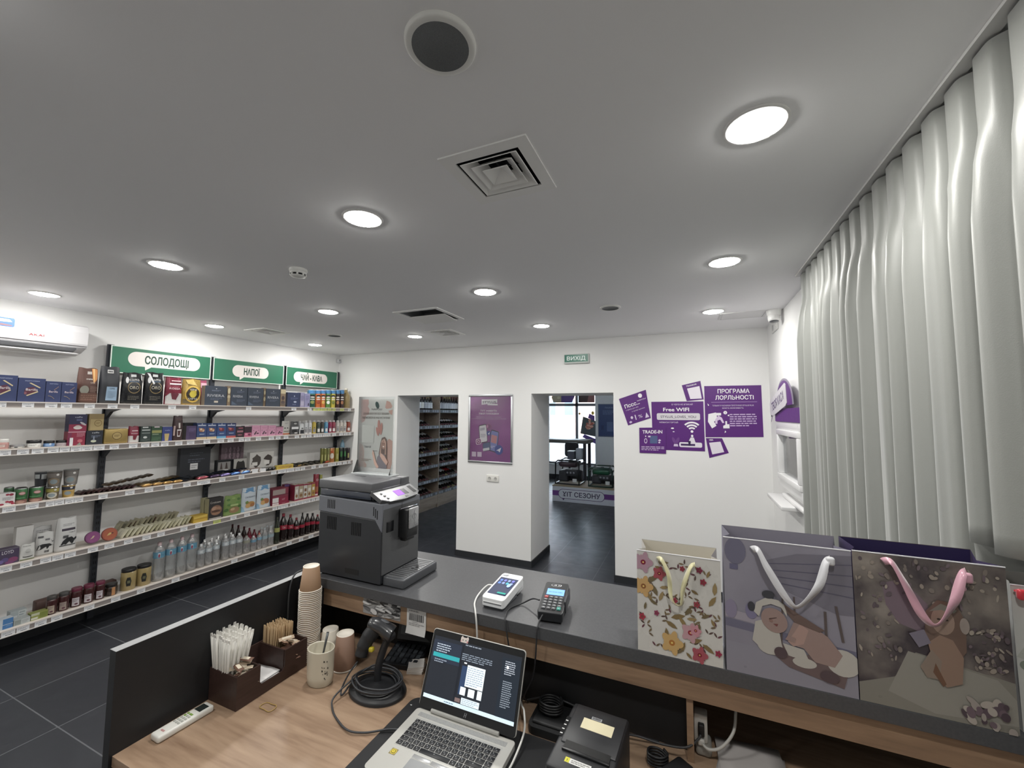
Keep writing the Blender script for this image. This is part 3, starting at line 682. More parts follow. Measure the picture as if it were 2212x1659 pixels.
# ---------------------------------------------------------------- goods on the shelves (front at x, y range, base height, height)
P(1,'box','pasta_box','box','tall navy pasta box cut by left photo edge on top shelf',-4.685,1.225,1.348,1.915,0.196,d=0.05,col='25346b',a=[('t',.5,.86,.045,'SPAGHETTI INTEGRALE','aab4d6',.55),('p',[(.22,.45),(.3,.58),(.55,.64),(.72,.5),(.6,.36),(.35,.3)],'5a1f38'),('p',[(.38,.79),(.45,.81),(.82,.62),(.8,.58)],'cdb98a'),('p',[(.3,.27),(.34,.24),(.75,.42),(.72,.46)],'cdb98a'),('e',.27,.36,.05,.06,'8a4a5a'),('t',.5,.47,.1,'Barilla','e8dfe4',.44)])
P(1,'box','pasta_box','box','wide navy pasta box with red oval, second from left on top shelf',-4.685,1.351,1.495,1.915,0.183,d=0.045,col='25346b',a=[('t',.5,.86,.045,'SPAGHETTI INTEGRALE','aab4d6',.55),('p',[(.22,.45),(.3,.58),(.55,.64),(.72,.5),(.6,.36),(.35,.3)],'5a1f38'),('p',[(.38,.79),(.45,.81),(.82,.62),(.8,.58)],'cdb98a'),('p',[(.3,.27),(.34,.24),(.75,.42),(.72,.46)],'cdb98a'),('e',.27,.36,.05,.06,'8a4a5a'),('t',.5,.47,.1,'Barilla','e8dfe4',.44)])
P(1,'box','pasta_box','box','small navy pasta box right of the wide navy one',-4.685,1.498,1.585,1.915,0.167,d=0.05,col='25346b',a=[('t',.5,.86,.045,'SPAGHETTI INTEGRALE','aab4d6',.55),('t',.5,.46,.1,'Barilla','e3cdd2',.58),('e',.2,.3,.03,.012,'b9a06a'),('e',.27,.295,.03,.012,'b9a06a'),('e',.34,.27999999999999997,.03,.012,'b9a06a'),('e',.41000000000000003,.255,.03,.012,'b9a06a'),('e',.48000000000000004,.21999999999999997,.03,.012,'b9a06a'),('e',.55,.175,.03,.012,'b9a06a'),('e',.55,.6,.025,.018,'b98f6a'),('e',.6100000000000001,.635,.025,.018,'b98f6a'),('e',.67,.6699999999999999,.025,.018,'b98f6a'),('e',.73,.705,.025,.018,'b98f6a'),('e',.79,.74,.025,.018,'b98f6a')])
P(1,'box','pasta_box','box','small navy pasta box touching the brown coffee bag',-4.685,1.587,1.678,1.915,0.166,d=0.05,col='25346b',a=[('t',.5,.86,.045,'SPAGHETTI INTEGRALE','aab4d6',.55),('t',.5,.46,.1,'Barilla','e3cdd2',.58),('e',.2,.3,.03,.012,'b9a06a'),('e',.27,.295,.03,.012,'b9a06a'),('e',.34,.27999999999999997,.03,.012,'b9a06a'),('e',.41000000000000003,.255,.03,.012,'b9a06a'),('e',.48000000000000004,.21999999999999997,.03,.012,'b9a06a'),('e',.55,.175,.03,.012,'b9a06a'),('e',.55,.6,.025,.018,'b98f6a'),('e',.6100000000000001,.635,.025,.018,'b98f6a'),('e',.67,.6699999999999999,.025,.018,'b98f6a'),('e',.73,.705,.025,.018,'b98f6a'),('e',.79,.74,.025,.018,'b98f6a')])
P(1,'bag','coffee_bag','bag','brown coffee bag with orange corner on top shelf',-4.705,1.691,1.829,1.915,0.299,d=0.08,col='5d3a30',a=[('p',[(.62,.98),(.95,.98),(.9,.7),(.72,.55),(.66,.7)],'e08a3c'),('p',[(.68,.98),(.78,.98),(.76,.62),(.7,.6)],'f2c27a'),('bars',.4,.82,.62,.9,'e9e4dc'),('t',.5,.66,.06,'crema','f0ebe4',.3),('t',.66,.56,.04,'CAFFE','d9c7b0',.22),('e',.3,.37,.2,.12,'8f8f80'),('r',.08,.05,.95,.28,'6e4638'),('lines',.55,.3,.9,.48,4,'927466'),('lines',.15,.08,.9,.24,3,'8d6656')])
P(1,'bag','coffee_bag','bag','matte black bag with pale blue label on top shelf',-4.695,1.831,1.976,1.915,0.326,d=0.09,col='2e3138',a=[('r',.28,.08,.8,.45,'8fb0d0'),('t',.55,.38,.045,'COFFEE','33404e',.26),('lines',.36,.14,.74,.34,5,'7f9cba'),('r',.28,.82,.58,.91,'e6e6e4'),('bars',.31,.84,.55,.89,'44464a')])
P(1,'bag','coffee_bag','bag','glossy black coffee bag with gold oval, left of the two',-4.685,1.978,2.138,1.915,0.287,d=0.08,col='1a1b1f',a=[('e',.52,.52,.3,.19,'a58a54'),('e',.52,.52,.27,.165,'1b1c20'),('t',.52,.47,.1,'ORO','e6dcc4',.44),('t',.52,.74,.07,'caffè','dedede',.5),('r',.3,.69,.74,.725,'3e5878'),('r',.34,.86,.62,.94,'c9cbcc'),('lines',.25,.12,.78,.26,3,'6f6a60'),('e',.18,.75,.07,.1,'e8e8ea'),('e',.9,.85,.04,.1,'b9bcc0')],gl=1)
P(1,'bag','coffee_bag','bag','glossy black coffee bag with gold oval beside the red and white bag',-4.685,2.142,2.308,1.915,0.303,d=0.08,col='1a1b1f',a=[('e',.52,.52,.3,.19,'a58a54'),('e',.52,.52,.27,.165,'1b1c20'),('t',.52,.47,.1,'ORO','e6dcc4',.44),('t',.52,.74,.07,'caffè','dedede',.5),('r',.3,.69,.74,.725,'3e5878'),('r',.34,.86,.62,.94,'c9cbcc'),('lines',.25,.12,.78,.26,3,'6f6a60'),('e',.18,.75,.07,.1,'e8e8ea'),('e',.9,.85,.04,.1,'b9bcc0'),('p',[(.05,.98),(.2,.95),(.45,.65),(.38,.62)],'e9eaec')],gl=1)
P(1,'bag','coffee_bag','bag','dark red and silver coffee bag on top shelf below the first green sign',-4.685,2.308,2.458,1.915,0.267,d=0.06,col='8d1f38',a=[('r',.04,.02,.96,.42,'c9c8c6'),('p',[(.04,.42),(.04,.3),(.3,.46)],'8d1f38'),('p',[(.3,.42),(.4,.2),(.62,.18),(.78,.4),(.6,.44)],'7a2a3a'),('t',.52,.56,.07,'ROSSA','e8d0d4',.66),('r',.2,.74,.95,.79,'f0e4e6'),('r',.3,.86,.9,.9,'e9b9bf')],gl=1)
P(1,'bag','coffee_pouch','bag','pink and red pouch half hidden behind the gold coffee bag',-4.785,2.645,2.744,1.915,0.266,d=0.04,col='a53a5c',a=[('r',.3,.7,.95,.9,'e2a9ba'),('t',.6,.74,.07,'-27','f3e3e8',.5)])
P(1,'bag','coffee_bag','bag','gold coffee bag with round black and yellow badge',-4.67,2.451,2.634,1.915,0.265,d=0.08,col='b08a34',a=[('r',.05,.05,.95,.22,'7c6a48'),('e',.5,.42,.4,.33,'e8b940'),('e',.5,.42,.33,.26,'3a3024'),('e',.5,.42,.18,.14,'e9cf3a'),('t',.5,.56,.06,'ЧОРНА','f1ece0',.36),('t',.5,.2,.07,'КАРТА','f1ece0',.46),('p',[(.1,.95),(.5,.98),(.7,.75),(.2,.8)],'d9b85c')],gl=1)
P(1,'box','chocolate_gift_box','box','largest slate blue chocolate gift box, first of four on top shelf',-4.685,2.66,2.885,1.915,0.209,d=0.06,col='343f52',a=[('t',.5,.44,.14,'RIVIERA','b9bcc4',.78),('e',.5,.86,.03,.025,'b9bcc4'),('lines',.3,.72,.72,.8,2,'77829a'),('lines',.25,.28,.78,.38,2,'66728c'),('r',.42,.14,.6,.24,'c4b9a6')],side='8f7a60')
P(1,'box','ribbon_box','box','narrow cream bow-printed box between slate blue gift boxes',-4.695,2.894,2.931,1.915,0.218,d=0.05,col='8a7358',a=[('e',.5,.75,.4,.15,'d8cba0'),('e',.5,.45,.45,.1,'cfc096'),('e',.5,.3,.3,.12,'b7a67c')])
P(1,'box','chocolate_gift_box','box','slate blue chocolate gift box right of the cream bow-printed box',-4.685,2.93,3.112,1.915,0.214,d=0.06,col='343f52',a=[('t',.42,.44,.13,'RIVIERA','b9bcc4',.6),('e',.6,.84,.03,.025,'b9bcc4'),('lines',.35,.68,.8,.8,3,'66728c'),('lines',.35,.2,.85,.36,3,'5d6a86'),('p',[(.05,.05),(.4,.05),(.05,.25)],'4d6078')])
P(1,'box','chocolate_gift_box','box','third slate blue chocolate gift box along top shelf',-4.685,3.117,3.305,1.915,0.215,d=0.06,col='343f52',a=[('t',.42,.44,.13,'RIVIERA','b9bcc4',.6),('e',.6,.84,.03,.025,'b9bcc4'),('lines',.35,.68,.8,.8,3,'66728c'),('lines',.35,.2,.85,.36,3,'5d6a86'),('p',[(.05,.05),(.4,.05),(.05,.25)],'4d6078')])
P(1,'box','ribbon_box','box','thin cream printed box squeezed in beside third gift box',-4.695,3.315,3.344,1.915,0.222,d=0.05,col='8a7358',a=[('e',.5,.75,.4,.12,'d8cba0'),('e',.5,.4,.45,.12,'cfc096')])
P(1,'box','chocolate_gift_box','box','slate blue gift box leaning beside the brown wood-print box',-4.685,3.342,3.528,1.915,0.217,d=0.06,col='343f52',a=[('t',.5,.44,.14,'RIVIERA','b9bcc4',.78),('e',.5,.86,.03,.025,'b9bcc4'),('lines',.3,.72,.72,.8,2,'77829a'),('lines',.25,.28,.78,.38,2,'66728c')])
P(1,'box','ribbon_box','box','brown wood-print box with dark flowers under the НАПОЇ sign',-4.685,3.531,3.601,1.915,0.219,d=0.05,col='8a7258',a=[('r',0,.75,1,1,'c2b28c'),('e',.5,.5,.3,.12,'4a3c40'),('e',.5,.25,.4,.1,'5a4a48'),('r',.05,.05,.95,.18,'6d5a4c')])
P(1,'box','tea_box','box','small dark blue box standing below the НАПОЇ and ЧАЙ-КАВА gap',-4.685,3.627,3.809,1.915,0.186,d=0.06,col='2f3a62',a=[('e',.55,.75,.04,.05,'aab0cc'),('lines',.25,.5,.85,.66,3,'5d6a98'),('e',.62,.35,.12,.06,'a9b4d0'),('t',.55,.15,.07,'tea','8e9ac0',.3)])
P(1,'box','tea_box','box','narrow lilac box on top shelf, left of two',-4.685,3.816,3.879,1.915,0.192,d=0.06,col='8d88ad',a=[('r',.1,.1,.9,.4,'a9a4c0'),('lines',.1,.5,.9,.8,4,'756f9c')])
P(1,'box','tea_box','box','lilac box with dark figure next to the green chip tubes',-4.685,3.882,3.965,1.915,0.184,d=0.06,col='8d8ab5',a=[('p',[(.6,.1),(.9,.1),(.85,.3),(.65,.3)],'3c3450'),('lines',.2,.5,.8,.85,5,'6c679a')])
P(1,'can','chip_tube','can','dark green chip tube, leftmost in row of tubes',-4.685,3.98,4.077,1.915,0.239,col='1e5b47',a=[('r',0,.8,1,1,'3f86c8'),('e',.5,.66,.3,.07,'1e1c20'),('e',.5,.6,.26,.035,'e9e2da'),('e',.5,.3,.22,.1,'8f9a4c'),('r',.25,.45,.75,.5,'e6e0da')])
P(1,'can','chip_tube','can','orange chip tube right of the dark green one',-4.685,4.081,4.162,1.915,0.244,col='d86a2c',a=[('r',0,.8,1,1,'3f86c8'),('e',.5,.66,.3,.07,'1e1c20'),('e',.5,.6,.26,.035,'e9e2da'),('e',.5,.3,.22,.1,'a8452a'),('r',.25,.45,.75,.5,'e6e0da')])
P(1,'can','chip_tube','can','orange chip tube left of the bright green one',-4.685,4.166,4.241,1.915,0.249,col='d9702f',a=[('r',0,.8,1,1,'3f86c8'),('e',.5,.66,.3,.07,'1e1c20'),('e',.5,.6,.26,.035,'e9e2da'),('e',.5,.3,.22,.1,'e3b04a'),('r',.25,.45,.75,.5,'e6e0da')])
P(1,'can','chip_tube','can','bright green chip tube with white ball print',-4.685,4.249,4.334,1.915,0.254,col='5f9a3e',a=[('r',0,.8,1,1,'3f86c8'),('e',.5,.66,.3,.07,'1e1c20'),('e',.5,.6,.26,.035,'e9e2da'),('e',.5,.3,.22,.1,'f0f0ea'),('r',.25,.45,.75,.5,'e6e0da')])
P(1,'can','chip_tube','can','yellow chip tube on top shelf',-4.685,4.338,4.418,1.915,0.259,col='d3c23a',a=[('r',0,.8,1,1,'3f86c8'),('e',.5,.66,.3,.07,'1e1c20'),('e',.5,.6,.26,.035,'e9e2da'),('e',.5,.3,.22,.1,'7e8a34'),('r',.25,.45,.75,.5,'e6e0da')])
P(1,'can','chip_tube','can','dark brown chip tube beside the yellow one',-4.685,4.422,4.499,1.915,0.263,col='4a2c28',a=[('r',0,.8,1,1,'3f86c8'),('e',.5,.66,.3,.07,'1e1c20'),('e',.5,.6,.26,.035,'e9e2da'),('e',.5,.3,.22,.1,'b97a4a'),('r',.25,.45,.75,.5,'e6e0da')])
P(1,'can','chip_tube','can','dark brown chip tube beside the golden swing-top bottle',-4.685,4.504,4.578,1.915,0.268,col='40282a',a=[('r',0,.8,1,1,'3f86c8'),('e',.5,.66,.3,.07,'1e1c20'),('e',.5,.6,.26,.035,'e9e2da'),('e',.5,.3,.22,.1,'b9744a'),('r',.25,.45,.75,.5,'e6e0da')])
P(1,'can','chip_tube','can','blue-topped chip tube standing behind the dark green tube',-4.805,4.045,4.097,1.915,0.237,col='4d9ad0',a=[('r',0,.8,1,1,'3f86c8')])
P(1,'can','chip_tube','can','light blue chip tube in second row behind green tube',-4.805,4.309,4.374,1.915,0.252,col='4d9ad0',a=[('r',0,.8,1,1,'3f86c8')])
P(1,'bottle','swing_top_bottle','bottle','golden swing-top bottle at far right end of top shelf',-4.685,4.587,4.714,1.915,0.302,col='a58a52',shape='swing')
P(2,'jar','jam_jar','jar','pink jar with white lid at left end of second shelf',-4.685,1.278,1.343,1.56,0.075,col='c98f88',a=[('r',.3,.3,.7,.62,'e3cfc6'),('lines',.34,.36,.66,.56,3,'a97a74')],lid='e9e6e0')
P(2,'jar','fish_tin','can','flat silver fish tin right of the pink jar',-4.685,1.345,1.427,1.56,0.026,col='b4b4b0',a=[('r',.2,.2,.8,.8,'cfcdc8'),('e',.5,.5,.1,.25,'4a4a4a')],lid='8f9092',flat=1)
P(2,'jar','caviar_jar','jar','flat white-label jar with wide black lid on second shelf',-4.685,1.43,1.516,1.56,0.056,col='d6d4d0',a=[('r',.25,.15,.75,.8,'efeeea'),('lines',.3,.3,.7,.7,2,'77787a')],lid='1e1f22',flat=1)
P(2,'jar','caviar_jar','jar','flat blue-label jar with black lid on second shelf',-4.685,1.519,1.586,1.56,0.048,col='5a8ac8',a=[('r',.3,.2,.7,.85,'7fa8dc'),('p',[(.55,.5),(.7,.5),(.7,.95),(.58,.95)],'c9d6e8')],lid='1e1f22',flat=1)
P(2,'jar','caviar_jar','jar','flat grey-pink-label jar with black lid beside the coffee boxes',-4.685,1.588,1.658,1.56,0.048,col='b7a9ae',a=[('r',.3,.2,.7,.8,'c9bcc0'),('lines',.35,.3,.68,.7,3,'7c6a70')],lid='1e1f22',flat=1)
P(2,'box','price_card_stand','price card','small white card standing before the red coffee boxes',-4.67,1.656,1.675,1.56,0.065,d=0.008,col='e6e8ea')
P(2,'box','coffee_box','box','red ground coffee box, lower of the stack left of shelf post',-4.685,1.646,1.754,1.56,0.116,d=0.07,col='a02040',a=[('r',.0,.92,1,1,'c98a9a'),('lines',.5,.6,.95,.9,4,'d98a9c'),('e',.7,.32,.15,.12,'d0626e'),('p',[(.5,.02),(.8,.02),(.7,.2)],'8c9a8a'),('r',.0,.0,.2,.92,'86244a')])
P(2,'box','coffee_box','box','dark blue and red coffee box on top of the red coffee box',-4.685,1.647,1.757,1.676,0.142,d=0.07,col='2c2c5a',a=[('r',.0,.0,1,.42,'a5264a'),('t',.52,.8,.08,'caffe','cfd4ea',.42),('r',.4,.62,.72,.72,'5d6494'),('e',.5,.22,.25,.1,'e3d8d4'),('e',.5,.3,.15,.06,'d9c9c4'),('e',.78,.45,.2,.06,'cfc6cc',-0.5)])
P(2,'box','coffee_box','box','black coffee box under the gold one, left of shelf post',-4.685,1.758,1.866,1.56,0.12,d=0.07,col='1f2634',a=[('t',.55,.8,.1,'caffe','d5dae4',.44),('lines',.3,.5,.85,.68,3,'6f7a94'),('e',.45,.25,.17,.09,'c4ccb0'),('r',.42,.3,.5,.6,'8a93a8')])
P(2,'box','coffee_box','box','gold coffee box stacked on the black coffee box',-4.685,1.768,1.866,1.68,0.142,d=0.065,col='a08650',a=[('r',.1,.02,.98,.68,'c2a869'),('e',.62,.44,.26,.2,'8c6c30'),('e',.62,.44,.22,.165,'c2a869'),('lines',.48,.38,.76,.5,2,'8c6c30')])
P(2,'box','coffee_brick','pack','wide gold foil coffee brick right of shelf post',-4.685,1.874,2.044,1.56,0.131,d=0.06,col='b39650',a=[('e',.52,.52,.2,.25,'6a4c20'),('e',.52,.52,.175,.215,'bb9f5a'),('lines',.4,.44,.64,.6,2,'7a5a28')],foil=1)
P(2,'bag','coffee_brick','pack','red and white ground coffee pack beside the gold foil brick',-4.685,2.046,2.131,1.56,0.148,d=0.05,col='98203c',a=[('r',.02,.02,.98,.42,'d6d4d2'),('p',[(.35,.42),(.4,.18),(.62,.16),(.75,.42)],'8a2436'),('t',.5,.52,.07,'ROSSA','e6c9cf',.6),('r',.25,.7,.8,.75,'e6c9cf')])
P(2,'box','coffee_pack','pack','dark green coffee pack with white band on second shelf',-4.685,2.133,2.213,1.56,0.146,d=0.05,col='2c3f3a',a=[('r',.1,.72,.9,.8,'aeb6b2'),('r',.15,.9,.7,.97,'d6dad8'),('r',.1,.54,.9,.6,'7c8a84'),('e',.45,.3,.2,.07,'c4ccc8'),('lines',.1,.08,.9,.2,2,'5a6a64')])
P(2,'box','coffee_pack','pack','green coffee pack with yellowish band on second shelf',-4.685,2.215,2.3,1.56,0.144,d=0.05,col='2f5238',a=[('r',.05,.56,.98,.74,'9a9a50'),('r',.25,.92,.75,.99,'d9c4cc'),('r',.1,.45,.7,.5,'90a080'),('lines',.1,.08,.9,.3,3,'517a58')])
P(2,'box','coffee_pack','pack','royal blue coffee pack with yellow glass print',-4.685,2.302,2.388,1.56,0.137,d=0.05,col='2f3f8c',a=[('p',[(.3,.02),(.62,.02),(.7,.52),(.22,.52)],'cbb068'),('t',.5,.72,.07,'cafe','b6c0e4',.5)])
P(2,'bag','coffee_bag','bag','tall dark brown coffee bag with white cup print on second shelf',-4.675,2.393,2.482,1.56,0.241,d=0.06,col='43272a',a=[('p',[(.4,.15),(.68,.15),(.78,.45),(.32,.45)],'e6dede'),('p',[(.46,.2),(.63,.2),(.7,.4),(.38,.4)],'5a2c30'),('r',.45,.5,.62,.72,'cfc6c0'),('r',.02,.2,.15,.6,'c9a9a0'),('lines',.2,.82,.9,.9,2,'8a6a66')])
P(2,'box','chocolate_box','box','black box standing behind the purple tea tin',-4.795,2.551,2.661,1.56,0.171,d=0.05,col='232428')
P(2,'box','tea_tin','box','dark grey box with purple front left of the hazelnut chocolate boxes',-4.685,2.508,2.601,1.56,0.141,d=0.09,col='4c3a66',a=[('lines',.25,.6,.9,.85,4,'75649a'),('r',.3,.1,.9,.5,'44305f')],side='55504e')
P(2,'box','chocolate_box','box','blue hazelnut chocolate box, leftmost of four',-4.685,2.605,2.7,1.56,0.167,d=0.07,col='2c4580',a=[('r',.1,.8,.9,.87,'c9d2e4'),('e',.5,.93,.05,.03,'f0f0f0'),('e',.5,.5,.3,.13,'b5714c'),('e',.42,.56,.12,.08,'e3c9a6'),('e',.65,.45,.1,.08,'d9b78c'),('e',.25,.62,.06,.05,'c47a4a'),('r',.25,.16,.8,.26,'5a7ab0'),('t',.5,.17,.06,'choco','d9d4c0',.4)],tray='cbb48c')
P(2,'box','chocolate_box','box','blue hazelnut chocolate box, second of four from left',-4.685,2.702,2.799,1.56,0.165,d=0.07,col='2c4580',a=[('r',.1,.8,.9,.87,'c9d2e4'),('e',.5,.93,.05,.03,'f0f0f0'),('e',.5,.5,.3,.13,'b5714c'),('e',.42,.56,.12,.08,'e3c9a6'),('e',.65,.45,.1,.08,'d9b78c'),('e',.25,.62,.06,.05,'c47a4a'),('r',.25,.16,.8,.26,'5a7ab0'),('t',.5,.17,.06,'choco','d9d4c0',.4)],tray='cbb48c')
P(2,'box','chocolate_box','box','blue chocolate box with red fruit on a light blue tray',-4.685,2.803,2.898,1.56,0.164,d=0.07,col='2b4a8c',a=[('r',.1,.8,.9,.87,'c9d2e4'),('e',.5,.93,.05,.03,'f0f0f0'),('e',.5,.5,.3,.13,'8a2c38'),('e',.42,.56,.12,.08,'c9606a'),('e',.65,.45,.1,.08,'6a2c34'),('e',.25,.62,.06,.05,'c47a4a'),('r',.25,.16,.8,.26,'5a7ab0'),('t',.5,.17,.06,'choco','d9d4c0',.4)],tray='5aa0cc')
P(2,'box','chocolate_box','box','dark blue chocolate box with red fruit on a red tray',-4.685,2.9,3.003,1.56,0.162,d=0.07,col='2e3c72',a=[('r',.1,.8,.9,.87,'c9d2e4'),('e',.5,.93,.05,.03,'f0f0f0'),('e',.5,.5,.3,.13,'8a2c38'),('e',.42,.56,.12,.08,'c9606a'),('e',.65,.45,.1,.08,'6a2c34'),('e',.25,.62,.06,.05,'c47a4a'),('r',.25,.16,.8,.26,'5a7ab0'),('t',.5,.17,.06,'choco','d9d4c0',.4)],tray='c0504c')
P(2,'box','chocolate_box','box','dark brown chocolate box between blue and pink boxes',-4.685,3.005,3.096,1.56,0.123,d=0.06,col='33222a',a=[('r',.15,.45,.9,.62,'a86a78'),('r',.3,.8,.85,.88,'b9506a'),('e',.5,.22,.3,.06,'9a5664')])
P(2,'box','candy_box','box','dark plum and pink candy box left of the pale pink ones',-4.685,3.099,3.185,1.56,0.126,d=0.06,col='3a2430',a=[('r',0,.0,1,.38,'c05a80'),('e',.3,.25,.2,.08,'e08aa4'),('e',.7,.2,.2,.1,'7a2a4a'),('r',0,.94,1,1,'d9b4c4')])
P(2,'box','snack_box','box','pale pink snack box, leftmost of three equal ones',-4.685,3.188,3.289,1.56,0.129,d=0.06,col='d68fb0',a=[('t',.5,.75,.08,'Corny','a05a74',.6),('p',[(.25,.2),(.5,.5),(.6,.45),(.4,.15)],'43303c'),('e',.7,.28,.16,.06,'5a3a48'),('e',.2,.55,.05,.03,'6a3a54'),('e',.8,.55,.05,.03,'6a3a54'),('r',0,.0,1,.04,'c98aa4')])
P(2,'box','snack_box','box','pale pink snack box, middle of three equal ones',-4.685,3.292,3.385,1.56,0.127,d=0.06,col='d68fb0',a=[('t',.5,.75,.08,'Corny','a05a74',.6),('p',[(.25,.2),(.5,.5),(.6,.45),(.4,.15)],'43303c'),('e',.7,.28,.16,.06,'5a3a48'),('e',.2,.55,.05,.03,'6a3a54'),('e',.8,.55,.05,.03,'6a3a54'),('r',0,.0,1,.04,'c98aa4')])
P(2,'box','snack_box','box','pale pink snack box, right of three equal ones',-4.685,3.388,3.491,1.56,0.124,d=0.06,col='d68fb0',a=[('t',.5,.75,.08,'Corny','a05a74',.6),('p',[(.25,.2),(.5,.5),(.6,.45),(.4,.15)],'43303c'),('e',.7,.28,.16,.06,'5a3a48'),('e',.2,.55,.05,.03,'6a3a54'),('e',.8,.55,.05,.03,'6a3a54'),('r',0,.0,1,.04,'c98aa4')])
P(2,'box','snack_box','box','smaller pale pink snack box with dark lid before the shelf post',-4.685,3.494,3.588,1.56,0.111,d=0.06,col='cf87a8',a=[('t',.5,.75,.08,'Corny','a05a74',.6),('p',[(.25,.2),(.5,.5),(.6,.45),(.4,.15)],'43303c'),('e',.7,.28,.16,.06,'5a3a48'),('e',.2,.55,.05,.03,'6a3a54'),('e',.8,.55,.05,.03,'6a3a54'),('r',0,.0,1,.04,'c98aa4'),('r',0,.93,1,1,'54303e')])
P(2,'bag','snack_pouch','bag','white snack pouch with orange base on second shelf',-4.715,3.598,3.722,1.56,0.172,d=0.04,col='d4d2cc',a=[('r',.05,.02,.95,.12,'d9764a'),('e',.3,.5,.08,.04,'2c2c2c'),('e',.6,.5,.08,.04,'2c2c2c'),('lines',.2,.2,.9,.3,2,'5a4a30'),('lines',.3,.8,.7,.9,2,'8a8a86')])
P(2,'bag','snack_pouch','bag','grey snack pouch with dark animals and white band',-4.685,3.701,3.823,1.56,0.165,d=0.04,col='4d4c4e',a=[('r',.08,.42,.95,.6,'e4e4e6'),('e',.4,.25,.3,.12,'2b2a2c'),('e',.5,.85,.2,.06,'b9b9b6'),('e',.6,.12,.2,.05,'d9d9d9')])
P(2,'bag','snack_pouch','bag','small white and black pouch left of the deodorant-like white bottles',-4.685,3.83,3.9,1.56,0.139,d=0.03,col='d2d4d6',a=[('r',.1,.05,.95,.4,'2c2e38'),('r',.3,.5,.7,.6,'5a5c60')])
P(2,'bottle','drink_bottle','bottle','white drink bottle, first in row of slim bottles on second shelf',-4.685,3.908,3.969,1.56,0.18,col='d3d5d8',a=[('r',.3,.15,.7,.5,'8f8f94'),('e',.5,.62,.12,.05,'5a6470')],shape='slim')
P(2,'bottle','drink_bottle','bottle','white drink bottle, second in row of slim bottles on second shelf',-4.685,3.972,4.031,1.56,0.18,col='d8dade',a=[('r',.3,.15,.7,.5,'8f8f94'),('e',.5,.62,.12,.05,'5a6470')],shape='slim')
P(2,'bottle','drink_bottle','bottle','yellow slim drink bottle on second shelf',-4.685,4.039,4.099,1.56,0.179,col='d8bb3c',a=[('r',.3,.15,.7,.5,'8f8f94'),('e',.5,.62,.12,.05,'5a6470')],shape='slim')
P(2,'bottle','drink_bottle','bottle','dark green slim drink bottle with white cap',-4.685,4.11,4.172,1.56,0.178,col='4a5a50',a=[('r',.3,.15,.7,.5,'e6e4e0'),('e',.5,.62,.12,.05,'5a6470')],shape='slim')
P(2,'bottle','drink_bottle','bottle','black slim drink bottle with orange print',-4.685,4.175,4.234,1.56,0.177,col='46443c',a=[('r',.3,.15,.7,.5,'e6e4e0'),('e',.5,.62,.12,.05,'5a6470')],shape='slim')
P(2,'bottle','drink_bottle','bottle','sky blue slim drink bottle on second shelf',-4.685,4.242,4.302,1.56,0.176,col='58a8d8',a=[('r',.3,.15,.7,.5,'e6e4e0'),('e',.5,.62,.12,.05,'5a6470')],shape='slim')
P(2,'bottle','drink_bottle','bottle','magenta slim drink bottle, left of two',-4.685,4.311,4.368,1.56,0.175,col='a82c58',a=[('r',.3,.15,.7,.5,'e6e4e0'),('e',.5,.62,.12,.05,'5a6470')],shape='slim')
P(2,'bottle','drink_bottle','bottle','magenta slim drink bottle, right of two',-4.685,4.372,4.435,1.56,0.175,col='b23a54',a=[('r',.3,.15,.7,.5,'e6e4e0'),('e',.5,.62,.12,.05,'5a6470')],shape='slim')
P(2,'bottle','drink_bottle','bottle','cream slim drink bottle, first of three at right',-4.685,4.448,4.507,1.56,0.174,col='d6cfc8',a=[('r',.3,.15,.7,.5,'8f8f94'),('e',.5,.62,.12,.05,'5a6470')],shape='slim')
P(2,'bottle','drink_bottle','bottle','cream slim drink bottle, middle of three at right',-4.685,4.512,4.573,1.56,0.173,col='d9cfc4',a=[('r',.3,.15,.7,.5,'8f8f94'),('e',.5,.62,.12,.05,'5a6470')],shape='slim')
P(2,'bottle','drink_bottle','bottle','cream slim drink bottle, last of three at right',-4.685,4.577,4.64,1.56,0.172,col='dcd8d0',a=[('r',.3,.15,.7,.5,'8f8f94'),('e',.5,.62,.12,.05,'5a6470')],shape='slim')
P(2,'bottle','drink_bottle','bottle','rust red slim drink bottle beside the acrylic poster',-4.685,4.649,4.722,1.56,0.171,col='b04a34',a=[('r',.3,.15,.7,.5,'e6e4e0'),('e',.5,.62,.12,.05,'5a6470')],shape='slim')
P(2,'bottle','drink_bottle','bottle','white-capped drink bottle in second row behind the pouches',-4.775,3.83,3.886,1.56,0.174,g='white-capped bottles behind the pouches',col='cfd2d6',shape='slim')
P(2,'bottle','drink_bottle','bottle','white-capped drink bottle in second row behind the pouches',-4.775,3.889,3.946,1.56,0.173,g='white-capped bottles behind the pouches',col='cfd2d6',shape='slim')
P(2,'bottle','drink_bottle','bottle','white-capped drink bottle in second row behind the pouches',-4.775,3.95,4.008,1.56,0.172,g='white-capped bottles behind the pouches',col='cfd2d6',shape='slim')
P(3,'box','berry_box','box','white box with red berries at left end of middle shelf',-4.685,1.291,1.389,1.14,0.09,d=0.08,col='dcdad8',a=[('e',.6,.88,.1,.08,'a8203c'),('e',.8,.86,.12,.1,'9c1c3a'),('e',.8,.25,.14,.1,'a8203c'),('e',.6,.3,.1,.09,'b83a50'),('e',.3,.12,.16,.08,'a8203c'),('e',.9,.12,.1,.08,'b02440'),('lines',.35,.45,.9,.7,3,'8f9294')])
